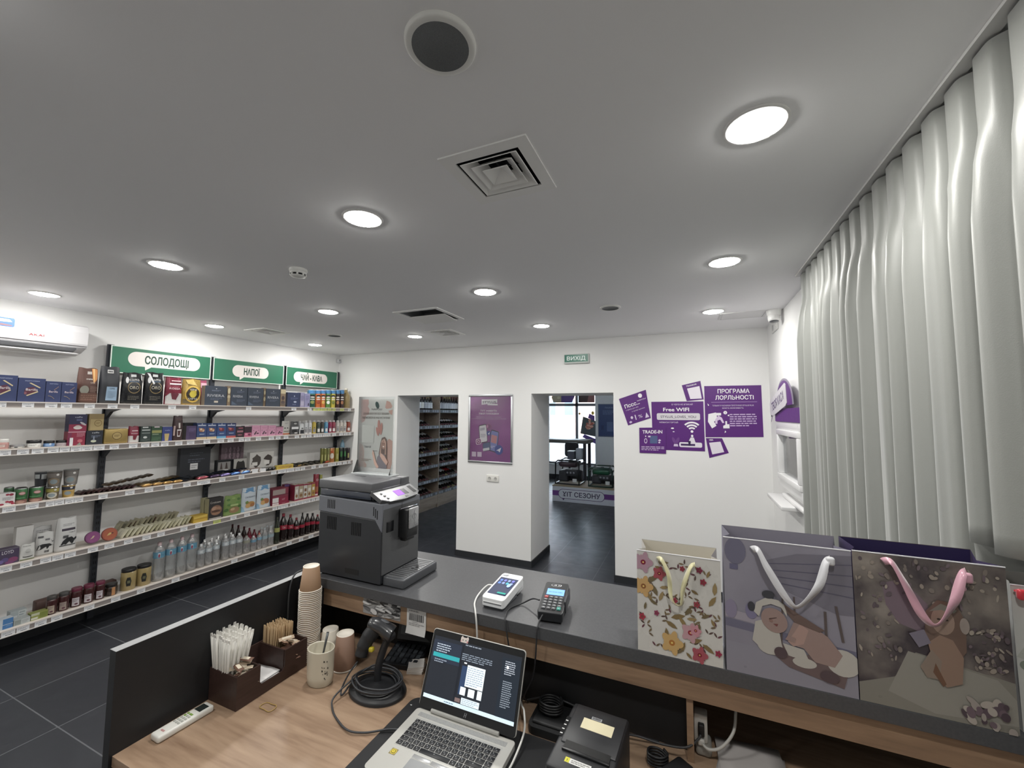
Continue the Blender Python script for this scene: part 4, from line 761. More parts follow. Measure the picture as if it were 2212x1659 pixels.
P(3,'can','bean_tin','can','green ring-pull bean tin next to the berry box',-4.685,1.391,1.463,1.14,0.113,col='3f7a48',a=[('r',0,.0,1,.28,'8a5a50'),('e',.5,.12,.3,.1,'b98a78'),('e',.62,.72,.2,.12,'b06a68'),('e',.62,.72,.16,.08,'d6aaa4'),('r',.2,.36,.8,.44,'5a9a5e')],metal=1)
P(3,'can','bean_tin','can','green ring-pull bean tin next to the noodle pots',-4.685,1.467,1.547,1.14,0.111,col='3f7a48',a=[('r',0,.0,1,.28,'8a5a50'),('e',.5,.12,.3,.1,'b98a78'),('e',.62,.72,.2,.12,'b06a68'),('e',.62,.72,.16,.08,'d6aaa4'),('r',.2,.36,.8,.44,'5a9a5e')],metal=1)
P(3,'can','bean_tin','can','green bean tin in the back row of the middle shelf',-4.805,1.369,1.424,1.14,0.116,g='back row bean tins',col='35653e',metal=1)
P(3,'can','bean_tin','can','green bean tin in the back row of the middle shelf',-4.805,1.432,1.492,1.14,0.105,g='back row bean tins',col='35653e',metal=1)
P(3,'pot','noodle_pot','pot','lower instant noodle pot in the left stack on middle shelf',-4.685,1.557,1.641,1.14,0.096,col='5f5138',a=[('r',0,.62,1,.9,'a89a40'),('e',.5,.35,.35,.25,'cfcab8'),('e',.5,.35,.22,.16,'8a9aa0'),('e',.7,.8,.08,.07,'e8e6e0')])
P(3,'pot','noodle_pot','pot','upper grey-brown noodle pot in the left stack on middle shelf',-4.685,1.56,1.651,1.236,0.124,col='5a544e',a=[('r',0,.62,1,.9,'7a716a'),('e',.5,.35,.35,.25,'8f7a60'),('e',.5,.35,.22,.16,'8a9aa0'),('e',.7,.8,.08,.07,'e8e6e0')])
P(3,'pot','noodle_pot','pot','lower yellow noodle pot in the right stack on middle shelf',-4.685,1.649,1.734,1.14,0.1,col='a8863c',a=[('r',0,.62,1,.9,'34384c'),('e',.5,.35,.35,.25,'c29a48'),('e',.5,.35,.22,.16,'8a9aa0'),('e',.7,.8,.08,.07,'e8e6e0')])
P(3,'pot','noodle_pot','pot','upper grey noodle pot in the right stack on middle shelf',-4.685,1.654,1.751,1.24,0.123,col='6a6562',a=[('r',0,.62,1,.9,'7d7874'),('e',.5,.35,.35,.25,'9a958e'),('e',.5,.35,.22,.16,'8a9aa0'),('e',.7,.8,.08,.07,'e8e6e0')])
P(3,'pot','noodle_pot','pot','dark noodle pot at the bottom of the rear stack',-4.805,1.522,1.604,1.14,0.1,col='3a3c42')
P(3,'pot','noodle_pot','pot','dark noodle pot with white stickers on top of rear stack',-4.805,1.527,1.609,1.24,0.114,col='3f4248',a=[('r',.1,.55,.45,.85,'b9bfc0'),('r',.55,.5,.9,.85,'c4c9ca')])
P(3,'box','gift_box','box','large black gift box with white price card standing on middle shelf',-4.815,2.538,2.829,1.14,0.325,d=0.05,col='20242c',a=[('lines',.3,.72,.75,.86,2,'464c58'),('lines',.25,.52,.8,.66,2,'525866'),('r',.33,.3,.58,.5,'d6d6d6'),('lines',.36,.34,.55,.46,2,'8a8c90')])
P(3,'box','picture_box','box','mauve blossom picture box leaning at back of middle shelf',-4.855,2.963,3.217,1.14,0.358,d=0.04,col='6a545e',a=[('e',.2,.35,.06,.03,'7d6470',0),('e',.29000000000000004,.35,.06,.03,'5a444e',1),('e',.38,.35,.06,.03,'8d7480',2),('e',.47000000000000003,.35,.06,.03,'4e3c46',3),('e',.56,.35,.06,.03,'7d6470',4),('e',.6499999999999999,.35,.06,.03,'5a444e',5),('e',.74,.35,.06,.03,'8d7480',6),('e',.8300000000000001,.35,.06,.03,'4e3c46',7),('e',.2,.43999999999999995,.06,.03,'7d6470',8),('e',.29000000000000004,.43999999999999995,.06,.03,'5a444e',9),('e',.38,.43999999999999995,.06,.03,'8d7480',10),('e',.47000000000000003,.43999999999999995,.06,.03,'4e3c46',11),('e',.56,.43999999999999995,.06,.03,'7d6470',12),('e',.6499999999999999,.43999999999999995,.06,.03,'5a444e',13),('e',.74,.43999999999999995,.06,.03,'8d7480',14),('e',.8300000000000001,.43999999999999995,.06,.03,'4e3c46',15),('e',.2,.53,.06,.03,'7d6470',16),('e',.29000000000000004,.53,.06,.03,'5a444e',17),('e',.38,.53,.06,.03,'8d7480',18),('e',.47000000000000003,.53,.06,.03,'4e3c46',19),('e',.56,.53,.06,.03,'7d6470',20),('e',.6499999999999999,.53,.06,.03,'5a444e',21),('e',.74,.53,.06,.03,'8d7480',22),('e',.8300000000000001,.53,.06,.03,'4e3c46',23),('e',.2,.62,.06,.03,'7d6470',24),('e',.29000000000000004,.62,.06,.03,'5a444e',25),('e',.38,.62,.06,.03,'8d7480',26),('e',.47000000000000003,.62,.06,.03,'4e3c46',27),('e',.56,.62,.06,.03,'7d6470',28),('e',.6499999999999999,.62,.06,.03,'5a444e',29),('e',.74,.62,.06,.03,'8d7480',30),('e',.8300000000000001,.62,.06,.03,'4e3c46',31),('e',.2,.71,.06,.03,'7d6470',32),('e',.29000000000000004,.71,.06,.03,'5a444e',33),('e',.38,.71,.06,.03,'8d7480',34),('e',.47000000000000003,.71,.06,.03,'4e3c46',35),('e',.56,.71,.06,.03,'7d6470',36),('e',.6499999999999999,.71,.06,.03,'5a444e',37),('e',.74,.71,.06,.03,'8d7480',38),('e',.8300000000000001,.71,.06,.03,'4e3c46',39),('e',.2,.7999999999999999,.06,.03,'7d6470',40),('e',.29000000000000004,.7999999999999999,.06,.03,'5a444e',41),('e',.38,.7999999999999999,.06,.03,'8d7480',42),('e',.47000000000000003,.7999999999999999,.06,.03,'4e3c46',43),('e',.56,.7999999999999999,.06,.03,'7d6470',44),('e',.6499999999999999,.7999999999999999,.06,.03,'5a444e',45),('e',.74,.7999999999999999,.06,.03,'8d7480',46),('e',.8300000000000001,.7999999999999999,.06,.03,'4e3c46',47),('e',.7,.1,.2,.08,'8a7480')])
P(3,'tray','display_box','box','open black display box with chocolate figures on middle shelf',-4.805,2.884,3.063,1.14,0.17,d=0.03,col='26282c',a=[('r',.12,.12,.88,.86,'8f8c88'),('p',[(.25,.4),(.4,.4),(.34,.8),(.3,.8)],'4a3a36'),('p',[(.55,.4),(.72,.4),(.66,.8),(.6,.8)],'4a3a36'),('r',.4,.1,.75,.36,'d9d9d7')])
P(3,'box','figure_box','box','white box with a black bear-like chocolate shape on middle shelf',-4.815,3.08,3.24,1.14,0.162,d=0.03,col='b5b2ac',a=[('p',[(.18,.3),(.24,.75),(.34,.86),(.45,.8),(.6,.8),(.7,.88),(.8,.72),(.86,.35),(.6,.2),(.35,.2)],'2a2725'),('r',.45,.08,.8,.3,'d8d6d0')])
P(3,'box','figure_box','box','white box with two dark chocolate shapes on middle shelf',-4.775,3.241,3.545,1.14,0.225,d=0.05,col='cfccc6',a=[('p',[(.06,.4),(.12,.6),(.1,.7),(.2,.78),(.28,.9),(.36,.8),(.44,.74),(.46,.55),(.42,.35),(.3,.2),(.24,.14),(.2,.25)],'514843'),('r',.1,.3,.32,.48,'e2e0da'),('p',[(.56,.6),(.62,.72),(.74,.84),(.86,.78),(.94,.66),(.9,.36),(.8,.24),(.66,.24),(.84,.5)],'453b37'),('r',.6,.32,.82,.52,'e6e4de')])
P(3,'box','price_card','price card','white price card, left of two on middle shelf before the silver candy',-4.665,3.203,3.272,1.14,0.044,d=0.004,col='e4e5e8')
P(3,'box','price_card','price card','white price card, right of two on middle shelf before the silver candy',-4.665,3.3,3.372,1.14,0.038,d=0.004,col='e4e5e8')
P(3,'box','bar_box','box','bright yellow long box with red lettering on middle shelf',-4.673,3.519,3.747,1.14,0.048,d=0.05,col='d9b83c',a=[('t',.5,.35,.35,'DOUBLE DECKER','a83a2a',.8)])
P(3,'can','drink_can','can','olive energy drink can, first in row of tall cans',-4.685,4.192,4.239,1.14,0.212,col='7f7d33',a=[('r',.35,.2,.65,.6,'b9b56a')],metal=1)
P(3,'can','drink_can','can','olive energy drink can, second in row of tall cans',-4.685,4.243,4.295,1.14,0.208,col='8a8a3c',a=[('r',.35,.2,.65,.6,'b9b56a')],metal=1)
P(3,'can','drink_can','can','olive energy drink can, third in row of tall cans',-4.685,4.299,4.347,1.14,0.204,col='87894a',a=[('r',.35,.2,.65,.6,'b9b56a')],metal=1)
P(3,'can','drink_can','can','orange tall drink can on middle shelf',-4.685,4.351,4.442,1.14,0.205,col='c87a3c',a=[('e',.5,.45,.25,.2,'e6d9c8'),('e',.5,.75,.2,.08,'d95a2a')],metal=1)
P(3,'can','drink_can','can','yellow-green tall drink can on middle shelf',-4.685,4.451,4.519,1.14,0.199,col='a09a34',a=[('r',.35,.2,.65,.6,'b9b56a')],metal=1)
P(3,'can','drink_can','can','black energy drink can with green claw mark, left one',-4.685,4.527,4.593,1.14,0.193,col='1e2a26',a=[('r',.35,.35,.42,.75,'4fae5a'),('r',.47,.3,.53,.78,'4fae5a'),('r',.58,.35,.65,.75,'4fae5a')],metal=1)
P(3,'can','drink_can','can','black energy drink can with green claw mark, right one',-4.685,4.597,4.659,1.14,0.188,col='1e2a26',a=[('r',.35,.35,.42,.75,'4fae5a'),('r',.47,.3,.53,.78,'4fae5a'),('r',.58,.35,.65,.75,'4fae5a')],metal=1)
P(3,'can','drink_can','can','dark purple tall can at end of middle shelf',-4.685,4.664,4.723,1.14,0.184,col='33282e',a=[('r',.35,.2,.65,.6,'b9b56a')],metal=1)
P(3,'bottle','water_bottle','bottle','clear blue-tinted bottle behind the tall cans at far end',-4.785,4.65,4.722,1.14,0.332,col='7fb0cc',shape='soda')
P(4,'box','tea_box','box','purple berry tea box with white lettering at left edge of fourth shelf',-4.685,1.319,1.436,0.705,0.114,d=0.07,col='4a3d5c',a=[('t',.5,.66,.22,'LOYD','e3dfe8',.5),('r',0,.93,1,1,'6a6472'),('e',.75,.25,.22,.16,'8a3a6a'),('e',.4,.3,.16,.14,'5a4a86'),('e',.2,.2,.15,.12,'6a5aa0'),('e',.6,.1,.2,.1,'7a3a70')])
P(4,'bag','tea_bag_pack','bag','small white tea pouch with leaf drawing in front on fourth shelf',-4.675,1.438,1.518,0.705,0.121,d=0.03,col='cfcfcb',a=[('r',.02,.02,.98,.1,'7d8460'),('e',.5,.25,.34,.06,'2e2f2c'),('e',.5,.29,.34,.05,'cfcfcb'),('e',.5,.6,.18,.12,'b4b4b0'),('lines',.1,.85,.9,.93,1,'9a9a98')])
P(4,'box','carton','box','plain white carton standing behind pouches on fourth shelf',-4.805,1.447,1.539,0.705,0.235,d=0.05,col='d8d6d4')
P(4,'bag','tea_bag_pack','bag','grey-white pouch at the back between carton and tall pouch',-4.785,1.533,1.645,0.705,0.213,d=0.04,col='b9b9b8',a=[('lines',.1,.7,.9,.9,3,'8e8e90')])
P(4,'bag','tea_bag_pack','bag','wide white pouch with panther drawing, left of tall pouch',-4.72,1.533,1.64,0.705,0.175,d=0.05,col='d2d2d0',a=[('p',[(.05,.25),(.1,.45),(.3,.5),(.7,.48),(.85,.4),(.95,.38),(.95,.36),(.7,.36),(.62,.26),(.56,.26),(.58,.38),(.3,.38),(.25,.26)],'2c2d30'),('r',.45,.64,.7,.72,'77787c'),('bars',.45,.1,.7,.2,'4c4d50'),('r',.05,.78,.35,.86,'5c5d62'),('e',.88,.6,.07,.06,'2c2d30'),('e',.86,.62,.05,.045,'d2d2d0')])
P(4,'bag','coffee_pouch','bag','tall white side-fold pouch with elephant drawing on fourth shelf',-4.695,1.637,1.767,0.705,0.263,d=0.08,col='d8d8d6',a=[('r',.2,.62,.85,.69,'3f3446'),('lines',.25,.76,.8,.84,2,'a4a4a6'),('r',.28,.4,.52,.48,'55565a'),('p',[(.2,.2),(.3,.32),(.45,.4),(.68,.42),(.8,.34),(.9,.36),(.92,.4),(.94,.34),(.82,.28),(.76,.2),(.7,.2),(.68,.28),(.5,.28),(.46,.2),(.38,.2),(.36,.28),(.28,.2)],'25262a'),('r',.15,.16,.9,.185,'3a3b40'),('t',.68,.55,.04,'чай','77787c',.3)])
P(4,'disc','round_tin','tin','round purple candy tin leaning on fourth shelf',-4.685,1.811,1.912,0.705,0.123,col='7d2f6e',a=[('e',.5,.5,.42,.42,'8e3a7c'),('p',[(.3,.36),(.5,.42),(.62,.6),(.5,.62),(.42,.5)],'cdb892')])
P(4,'disc','round_tin','tin','round orange-red candy tin leaning on fourth shelf',-4.685,1.918,2.028,0.705,0.119,col='a8452e',a=[('e',.5,.5,.42,.42,'b8542f'),('p',[(.3,.4),(.5,.44),(.62,.56),(.5,.62),(.38,.54)],'d6b464'),('e',.66,.55,.07,.05,'5a2a20')])
P(4,'box','wafer_box','box','small yellow box beside the stack of foil wafers',-4.685,2.624,2.76,0.705,0.068,d=0.1,col='d2a92e',a=[('r',.0,.45,1,.55,'b88a1e'),('p',[(.05,.6),(.95,.7),(.95,.95),(.05,.8)],'e3c04a')])
P(4,'box','croissant_box','box','dark croissant box with cream side on fourth shelf',-4.685,2.766,2.913,0.705,0.221,d=0.07,col='2f2c2c',a=[('t',.45,.74,.1,'Croissant','cfc8bc',.72),('e',.52,.4,.4,.24,'8a6048'),('e',.4,.48,.2,.1,'b98d70'),('e',.65,.46,.2,.09,'a87a5c'),('e',.5,.26,.3,.07,'a07254'),('e',.5,.36,.3,.06,'5a3a2c'),('r',.05,.02,.9,.06,'b9b4ac')],side='b6b083')
P(4,'box','croissant_box','box','cream-edged dark box behind the croissant box',-4.775,2.761,2.816,0.705,0.218,d=0.05,col='b0ab80',a=[('r',.45,0,.55,1,'2f2c2c')],side='b6b083')
P(4,'bag','crisp_bag','bag','green square snack bag right of the croissant box',-4.685,2.928,3.124,0.705,0.212,d=0.05,col='7a9a4a',a=[('e',.2,.8,.1,.06,'4f7a34'),('e',.5,.85,.12,.05,'8fb05a'),('e',.8,.78,.1,.07,'527c38'),('e',.25,.55,.12,.06,'5a8a3c'),('e',.75,.6,.14,.06,'6a9a44'),('e',.55,.25,.28,.16,'a07a52'),('e',.45,.3,.12,.07,'c9a878'),('e',.85,.4,.1,.06,'44702e'),('r',.3,.45,.75,.55,'a9bf74'),('e',.12,.3,.1,.08,'4a7430')])
P(4,'bag','croissant_bag','bag','pale blue croissant bag with torn-looking top, left of two',-4.685,3.122,3.298,0.705,0.264,d=0.06,col='c4d0da',a=[('p',[(0,.84),(.25,.8),(.5,.86),(.75,.8),(1,.84),(1,1),(0,1)],'5a92c4'),('t',.52,.58,.07,'CROISSANTS','4a5a70',.7),('e',.55,.3,.3,.12,'c9934a'),('e',.4,.24,.18,.09,'d9a860'),('e',.68,.26,.16,.08,'b9723c'),('e',.3,.4,.1,.06,'7a9a4a'),('p',[(0,0),(.2,0),(.1,.2),(0,.25)],'8ab4d4'),('p',[(.8,0),(1,0),(1,.2)],'8ab4d4')])
P(4,'bag','croissant_bag','bag','pale blue croissant bag, right of two on fourth shelf',-4.685,3.304,3.475,0.705,0.268,d=0.06,col='c8d4de',a=[('p',[(0,.84),(.25,.8),(.5,.86),(.75,.8),(1,.84),(1,1),(0,1)],'5a92c4'),('t',.52,.58,.07,'CROISSANTS','4a5a70',.7),('e',.55,.3,.3,.12,'c9704a'),('e',.4,.24,.18,.09,'d9a860'),('e',.68,.26,.16,.08,'b9723c'),('e',.3,.4,.1,.06,'7a9a4a'),('p',[(0,0),(.2,0),(.1,.2),(0,.25)],'8ab4d4'),('p',[(.8,0),(1,0),(1,.2)],'8ab4d4')])
P(4,'box','biscuit_pack','pack','white and red biscuit pack, leftmost upright pack in row',-4.685,3.795,3.853,0.705,0.206,d=0.09,col='c9c2b4',a=[('r',0,.9,1,1,'a03048'),('e',.5,.3,.3,.1,'9a6a3c'),('r',.2,.5,.8,.7,'e6e0d6'),('r',0,0,1,.1,'a4344a')],side='9c2440')
P(4,'box','biscuit_pack','pack','beige biscuit pack with waffle print in row',-4.685,3.856,3.922,0.705,0.202,d=0.09,col='b7a484',a=[('r',0,.9,1,1,'a03048'),('e',.5,.3,.3,.1,'9a6a3c'),('r',.2,.5,.8,.7,'e6e0d6'),('r',0,0,1,.1,'a4344a')],side='9c2440')
P(4,'box','biscuit_pack','pack','white biscuit pack with brown print in row',-4.685,3.926,3.983,0.705,0.198,d=0.09,col='d4cfc6',a=[('r',0,.9,1,1,'a03048'),('e',.5,.3,.3,.1,'9a6a3c'),('r',.2,.5,.8,.7,'8a5a3c'),('r',0,0,1,.1,'a4344a')],side='9c2440')
P(4,'box','biscuit_pack','pack','cream biscuit pack left of yellow pack',-4.685,3.986,4.048,0.705,0.195,d=0.09,col='c8b89c',a=[('r',0,.9,1,1,'a03048'),('e',.5,.3,.3,.1,'9a6a3c'),('r',.2,.5,.8,.7,'e6e0d6'),('r',0,0,1,.1,'a4344a')],side='9c2440')
P(4,'box','biscuit_pack','pack','yellow biscuit pack beside the red tall tube',-4.685,4.052,4.107,0.705,0.198,d=0.09,col='c49a3c',a=[('r',0,.9,1,1,'a03048'),('e',.5,.3,.3,.1,'9a6a3c'),('r',.2,.5,.8,.7,'e6e0d6'),('r',0,0,1,.1,'a4344a')],side='9c2440')
P(4,'can','crisp_tube','can','tall red crisp tube beside the coffee machine',-4.685,4.111,4.183,0.705,0.306,col='a0263a',a=[('t',.6,.7,.1,'D','f0e6e6',.3),('r',.2,.2,.8,.45,'b9643c'),('r',.3,.05,.7,.12,'e6d0d0')])
P(4,'can','crisp_tube','can','dark green crisp tube half hidden by the coffee machine',-4.685,4.187,4.237,0.705,0.292,col='3a4a30',a=[('r',.2,.8,.8,1,'a9a94a')])
P(4,'box','biscuit_box','box','dark red long biscuit box with white end, lowest of the pile',-4.685,3.49,3.722,0.705,0.025,d=0.16,col='97183a',a=[('r',0,.1,.36,1,'dedad8'),('t',.2,.3,.4,'choco','a83a50',.26),('t',.66,.35,.35,'HIT','d9a4b0',.2)])
P(4,'box','biscuit_box','box','dark red long biscuit box, second up in the pile',-4.685,3.49,3.703,0.73,0.064,d=0.16,col='9a1a3c',a=[('r',0,.1,.38,1,'dedad8'),('t',.7,.35,.35,'HIT','d9a4b0',.2)])
P(4,'box','biscuit_box','box','pinkish red biscuit box on top of the pile',-4.685,3.49,3.703,0.794,0.107,d=0.15,col='8e2a40',a=[('r',0,.3,.8,.9,'a89690'),('r',.0,.25,1,.32,'6a1a30')])
P(4,'box','biscuit_pack','pack','red and violet biscuit pack in the back row of fourth shelf',-4.805,3.737,3.809,0.705,0.211,g='back row biscuit packs',d=0.05,col='7e2240',a=[('r',0,.85,1,1,'5a3a7a')])
P(4,'box','biscuit_pack','pack','red and violet biscuit pack in the back row of fourth shelf',-4.805,3.813,3.877,0.705,0.2,g='back row biscuit packs',d=0.05,col='7e2240',a=[('r',0,.85,1,1,'5a3a7a')])
P(4,'box','biscuit_pack','pack','red and violet biscuit pack in the back row of fourth shelf',-4.805,3.881,3.94,0.705,0.19,g='back row biscuit packs',d=0.05,col='7e2240',a=[('r',0,.85,1,1,'5a3a7a')])
P(4,'box','biscuit_pack','pack','red and violet biscuit pack in the back row of fourth shelf',-4.805,3.943,3.996,0.705,0.181,g='back row biscuit packs',d=0.05,col='7e2240',a=[('r',0,.85,1,1,'5a3a7a')])
P(5,'box','sweetener_box','box','white and blue small box, lower left at photo edge on bottom shelf',-4.685,1.357,1.437,0.23,0.033,d=0.06,col='c9d4de',a=[('r',.35,.05,1,.95,'3b7cc4'),('r',.55,.55,.9,.8,'5a94d0')])
P(5,'box','sweetener_box','box','white and blue small box, upper one at photo edge',-4.685,1.357,1.437,0.263,0.043,d=0.06,col='c9d4de',a=[('r',.35,.05,1,.95,'3f80c8')])
P(5,'box','sweetener_box','box','grey-white small box with framed print on bottom shelf',-4.685,1.44,1.525,0.23,0.041,d=0.06,col='b4bcbc',a=[('r',.04,.1,.42,.9,'8f9a96'),('r',.48,.1,.96,.9,'c6cccc'),('lines',.5,.2,.92,.8,3,'8a9292')])
P(5,'box','sweetener_box','box','pale grey-blue box stacked behind the grey-white one',-4.755,1.439,1.524,0.23,0.089,d=0.06,col='a9b4b8',a=[('r',.5,.4,.98,.95,'c4cccc'),('lines',.55,.5,.92,.9,2,'88949a'),('r',.0,.2,.45,.6,'c9d0d4')])
P(5,'box','sweetener_box','box','low yellow-green box left of the jam jars on bottom shelf',-4.685,1.527,1.619,0.23,0.05,d=0.06,col='9aa44a',a=[('r',.0,.65,.5,1,'c4c8a8'),('r',.5,.1,.98,.9,'7f8c34'),('r',.0,.1,.4,.4,'d4d6c4')])
P(5,'jar','jam_jar','jar','dark-lidded jam jar with beige label, leftmost of five',-4.685,1.614,1.678,0.23,0.14,col='4a2020',a=[('r',.25,.1,.75,.6,'b9a890'),('lines',.3,.35,.7,.55,2,'8a7478'),('e',.55,.22,.12,.06,'6a3a48')],lid='4a4644')
P(5,'jar','jam_jar','jar','dark-lidded jam jar, second of five from left',-4.685,1.682,1.748,0.23,0.142,col='4a2020',a=[('r',.25,.1,.75,.6,'a89488'),('lines',.3,.35,.7,.55,2,'8a7478'),('e',.55,.22,.12,.06,'6a3a48')],lid='4a4846')
P(5,'jar','jam_jar','jar','maroon-lidded jam jar, first of three on bottom shelf',-4.685,1.755,1.826,0.23,0.15,col='4a2020',a=[('r',.25,.1,.75,.6,'cfc6cc'),('lines',.3,.35,.7,.55,2,'8a7478'),('e',.55,.22,.12,.06,'6a3a48')],lid='7a2c44')
P(5,'jar','jam_jar','jar','maroon-lidded jam jar, middle of three on bottom shelf',-4.685,1.83,1.902,0.23,0.149,col='4a2020',a=[('r',.25,.1,.75,.6,'d2c9ce'),('lines',.3,.35,.7,.55,2,'8a7478'),('e',.55,.22,.12,.06,'6a3a48')],lid='7c2c46')
P(5,'jar','jam_jar','jar','maroon-lidded jam jar, right of three on bottom shelf',-4.685,1.906,1.971,0.23,0.149,col='4a2020',a=[('r',.25,.1,.75,.6,'d2cad0'),('lines',.3,.35,.7,.55,2,'8a7478'),('e',.55,.22,.12,.06,'6a3a48')],lid='7c2a46')
P(5,'jar','spread_jar','jar','short dark spread jar with orange label on bottom shelf',-4.685,1.977,2.062,0.23,0.1,col='3a2a22',a=[('r',.55,.05,.78,.95,'c4844c'),('r',.25,.2,.5,.5,'4a3a34')],lid='26221f')
P(5,'jar','mustard_jar','jar','honey-coloured glass jar with black lid, left of two',-4.685,2.088,2.199,0.23,0.185,col='b39a5c',a=[('p',[(.42,.25),(.62,.25),(.66,.5),(.6,.72),(.44,.72),(.38,.5)],'25261f'),('r',.45,.4,.6,.55,'6a6a4a')],lid='222022',big=1)
P(5,'jar','mustard_jar','jar','honey-coloured glass jar with black lid beside the water bottles',-4.685,2.202,2.314,0.23,0.184,col='b39a5c',a=[('p',[(.42,.25),(.62,.25),(.66,.5),(.6,.72),(.44,.72),(.38,.5)],'25261f'),('r',.45,.4,.6,.55,'6a6a4a')],lid='222022',big=1)
P(5,'bottle','water_bottle','bottle','large clear water bottle with blue label, first of four',-4.685,2.32,2.413,0.23,0.357,col='clear',a=[('r',.42,.15,.58,.85,'c9dce6'),('e',.5,.4,.06,.3,'a8405a')],shape='water',lid='bfa2a4',lab='5f9cbc')
P(5,'bottle','water_bottle','bottle','large clear water bottle with blue label, second of four',-4.685,2.417,2.509,0.23,0.357,col='clear',a=[('r',.42,.15,.58,.85,'c9dce6'),('e',.5,.4,.06,.3,'a8405a')],shape='water',lid='bfa2a4',lab='5f9cbc')
P(5,'bottle','water_bottle','bottle','large clear water bottle with blue label, third of four',-4.685,2.513,2.6,0.23,0.359,col='clear',a=[('r',.42,.15,.58,.85,'c9dce6'),('e',.5,.4,.06,.3,'a8405a')],shape='water',lid='bfa2a4',lab='5f9cbc')
P(5,'bottle','water_bottle','bottle','large clear water bottle with blue label, last of four',-4.685,2.602,2.694,0.23,0.362,col='clear',a=[('r',.42,.15,.58,.85,'c9dce6'),('e',.5,.4,.06,.3,'a8405a')],shape='water',lid='bfa2a4',lab='5f9cbc')
P(5,'bottle','water_bottle','bottle','small clear water bottle with white cap, first from left in the front row',-4.685,2.698,2.768,0.23,0.236,col='clear',a=[('r',.35,.2,.65,.8,'d6dde0')],shape='water',lid='dcdcdc',lab='b9c4ca')
P(5,'bottle','water_bottle','bottle','small clear water bottle with white cap, second from left in the front row',-4.685,2.773,2.843,0.23,0.234,col='clear',a=[('r',.35,.2,.65,.8,'d6dde0')],shape='water',lid='dcdcdc',lab='b9c4ca')
P(5,'bottle','water_bottle','bottle','small clear water bottle with white cap, third from left in the front row',-4.685,2.848,2.916,0.23,0.242,col='clear',a=[('r',.35,.2,.65,.8,'d6dde0')],shape='water',lid='dcdcdc',lab='b9c4ca')
P(5,'bottle','water_bottle','bottle','small clear water bottle with white cap, fourth from left in the front row',-4.685,2.945,3.015,0.23,0.255,col='clear',a=[('r',.35,.2,.65,.8,'d6dde0')],shape='water',lid='dcdcdc',lab='b9c4ca')
P(5,'bottle','water_bottle','bottle','small clear water bottle with white cap, fifth from left in the front row',-4.685,3.018,3.091,0.23,0.251,col='clear',a=[('r',.35,.2,.65,.8,'d6dde0')],shape='water',lid='dcdcdc',lab='b9c4ca')
P(5,'bottle','water_bottle','bottle','small clear water bottle with white cap, sixth from left in the front row',-4.685,3.093,3.166,0.23,0.246,col='clear',a=[('r',.35,.2,.65,.8,'d6dde0')],shape='water',lid='dcdcdc',lab='b9c4ca')
P(5,'bottle','water_bottle','bottle','small clear water bottle with white cap in the second row',-4.775,2.784,2.843,0.23,0.25,g='small water bottles in the second row',col='clear',shape='water',lid='dcdcdc',lab='b9c4ca')
P(5,'bottle','water_bottle','bottle','small clear water bottle with white cap in the second row',-4.775,2.856,2.913,0.23,0.25,g='small water bottles in the second row',col='clear',shape='water',lid='dcdcdc',lab='b9c4ca')
P(5,'bottle','water_bottle','bottle','small clear water bottle with white cap in the second row',-4.775,2.922,2.98,0.23,0.257,g='small water bottles in the second row',col='clear',shape='water',lid='dcdcdc',lab='b9c4ca')
P(5,'bottle','water_bottle','bottle','small clear water bottle with white cap in the second row',-4.775,2.995,3.054,0.23,0.258,g='small water bottles in the second row',col='clear',shape='water',lid='dcdcdc',lab='b9c4ca')
P(5,'bottle','water_bottle','bottle','small clear water bottle with white cap in the second row',-4.775,3.059,3.12,0.23,0.256,g='small water bottles in the second row',col='clear',shape='water',lid='dcdcdc',lab='b9c4ca')
P(5,'bottle','water_bottle','bottle','clear bottle with greenish label right of the white-capped row',-4.685,3.177,3.257,0.23,0.193,col='clear',shape='water',lid='8a8c80',lab='9a9a8a')
P(5,'bottle','water_bottle','bottle','clear bottle with blue label on bottom shelf',-4.685,3.263,3.329,0.23,0.172,col='clear',shape='water',lid='d0d4d8',lab='6fa0c0')
P(5,'bottle','water_bottle','bottle','clear bottle with sky blue label beside it',-4.685,3.335,3.391,0.23,0.186,col='clear',shape='water',lid='d06a4a',lab='7fb0cc')
P(5,'bottle','water_bottle','bottle','clear soda bottle with silver neck, left one',-4.685,3.397,3.467,0.23,0.233,col='clear',shape='soda',lid='a4acb0',lab='9ab0b8')
P(5,'bottle','water_bottle','bottle','clear soda bottle with silver neck next to the green label bottle',-4.685,3.473,3.551,0.23,0.235,col='clear',shape='soda',lid='a4acb0',lab='9ab0b8')
P(5,'bottle','water_bottle','bottle','clear soda bottle in the back row by the cola bottles',-4.785,3.433,3.491,0.23,0.22,g='clear soda bottles in the back row',col='clear',shape='soda',lid='a4acb0',lab='9ab0b8')
P(5,'bottle','water_bottle','bottle','clear soda bottle in the back row by the cola bottles',-4.785,3.503,3.558,0.23,0.225,g='clear soda bottles in the back row',col='clear',shape='soda',lid='a4acb0',lab='9ab0b8')
P(5,'bottle','water_bottle','bottle','clear soda bottle in the back row by the cola bottles',-4.785,3.576,3.625,0.23,0.214,g='clear soda bottles in the back row',col='clear',shape='soda',lid='a4acb0',lab='9ab0b8')
P(5,'bottle','cola_bottle','bottle','small dark cola bottle with maroon cap standing behind the water bottles',-4.855,3.124,3.181,0.23,0.319,g='small cola bottles behind the water',col='2e1c1a',shape='soda',lid='5a2028',lab='4a2a2c')
P(5,'bottle','cola_bottle','bottle','small dark cola bottle with maroon cap standing behind the water bottles',-4.855,3.192,3.251,0.23,0.292,g='small cola bottles behind the water',col='2e1c1a',shape='soda',lid='5a2028',lab='4a2a2c')
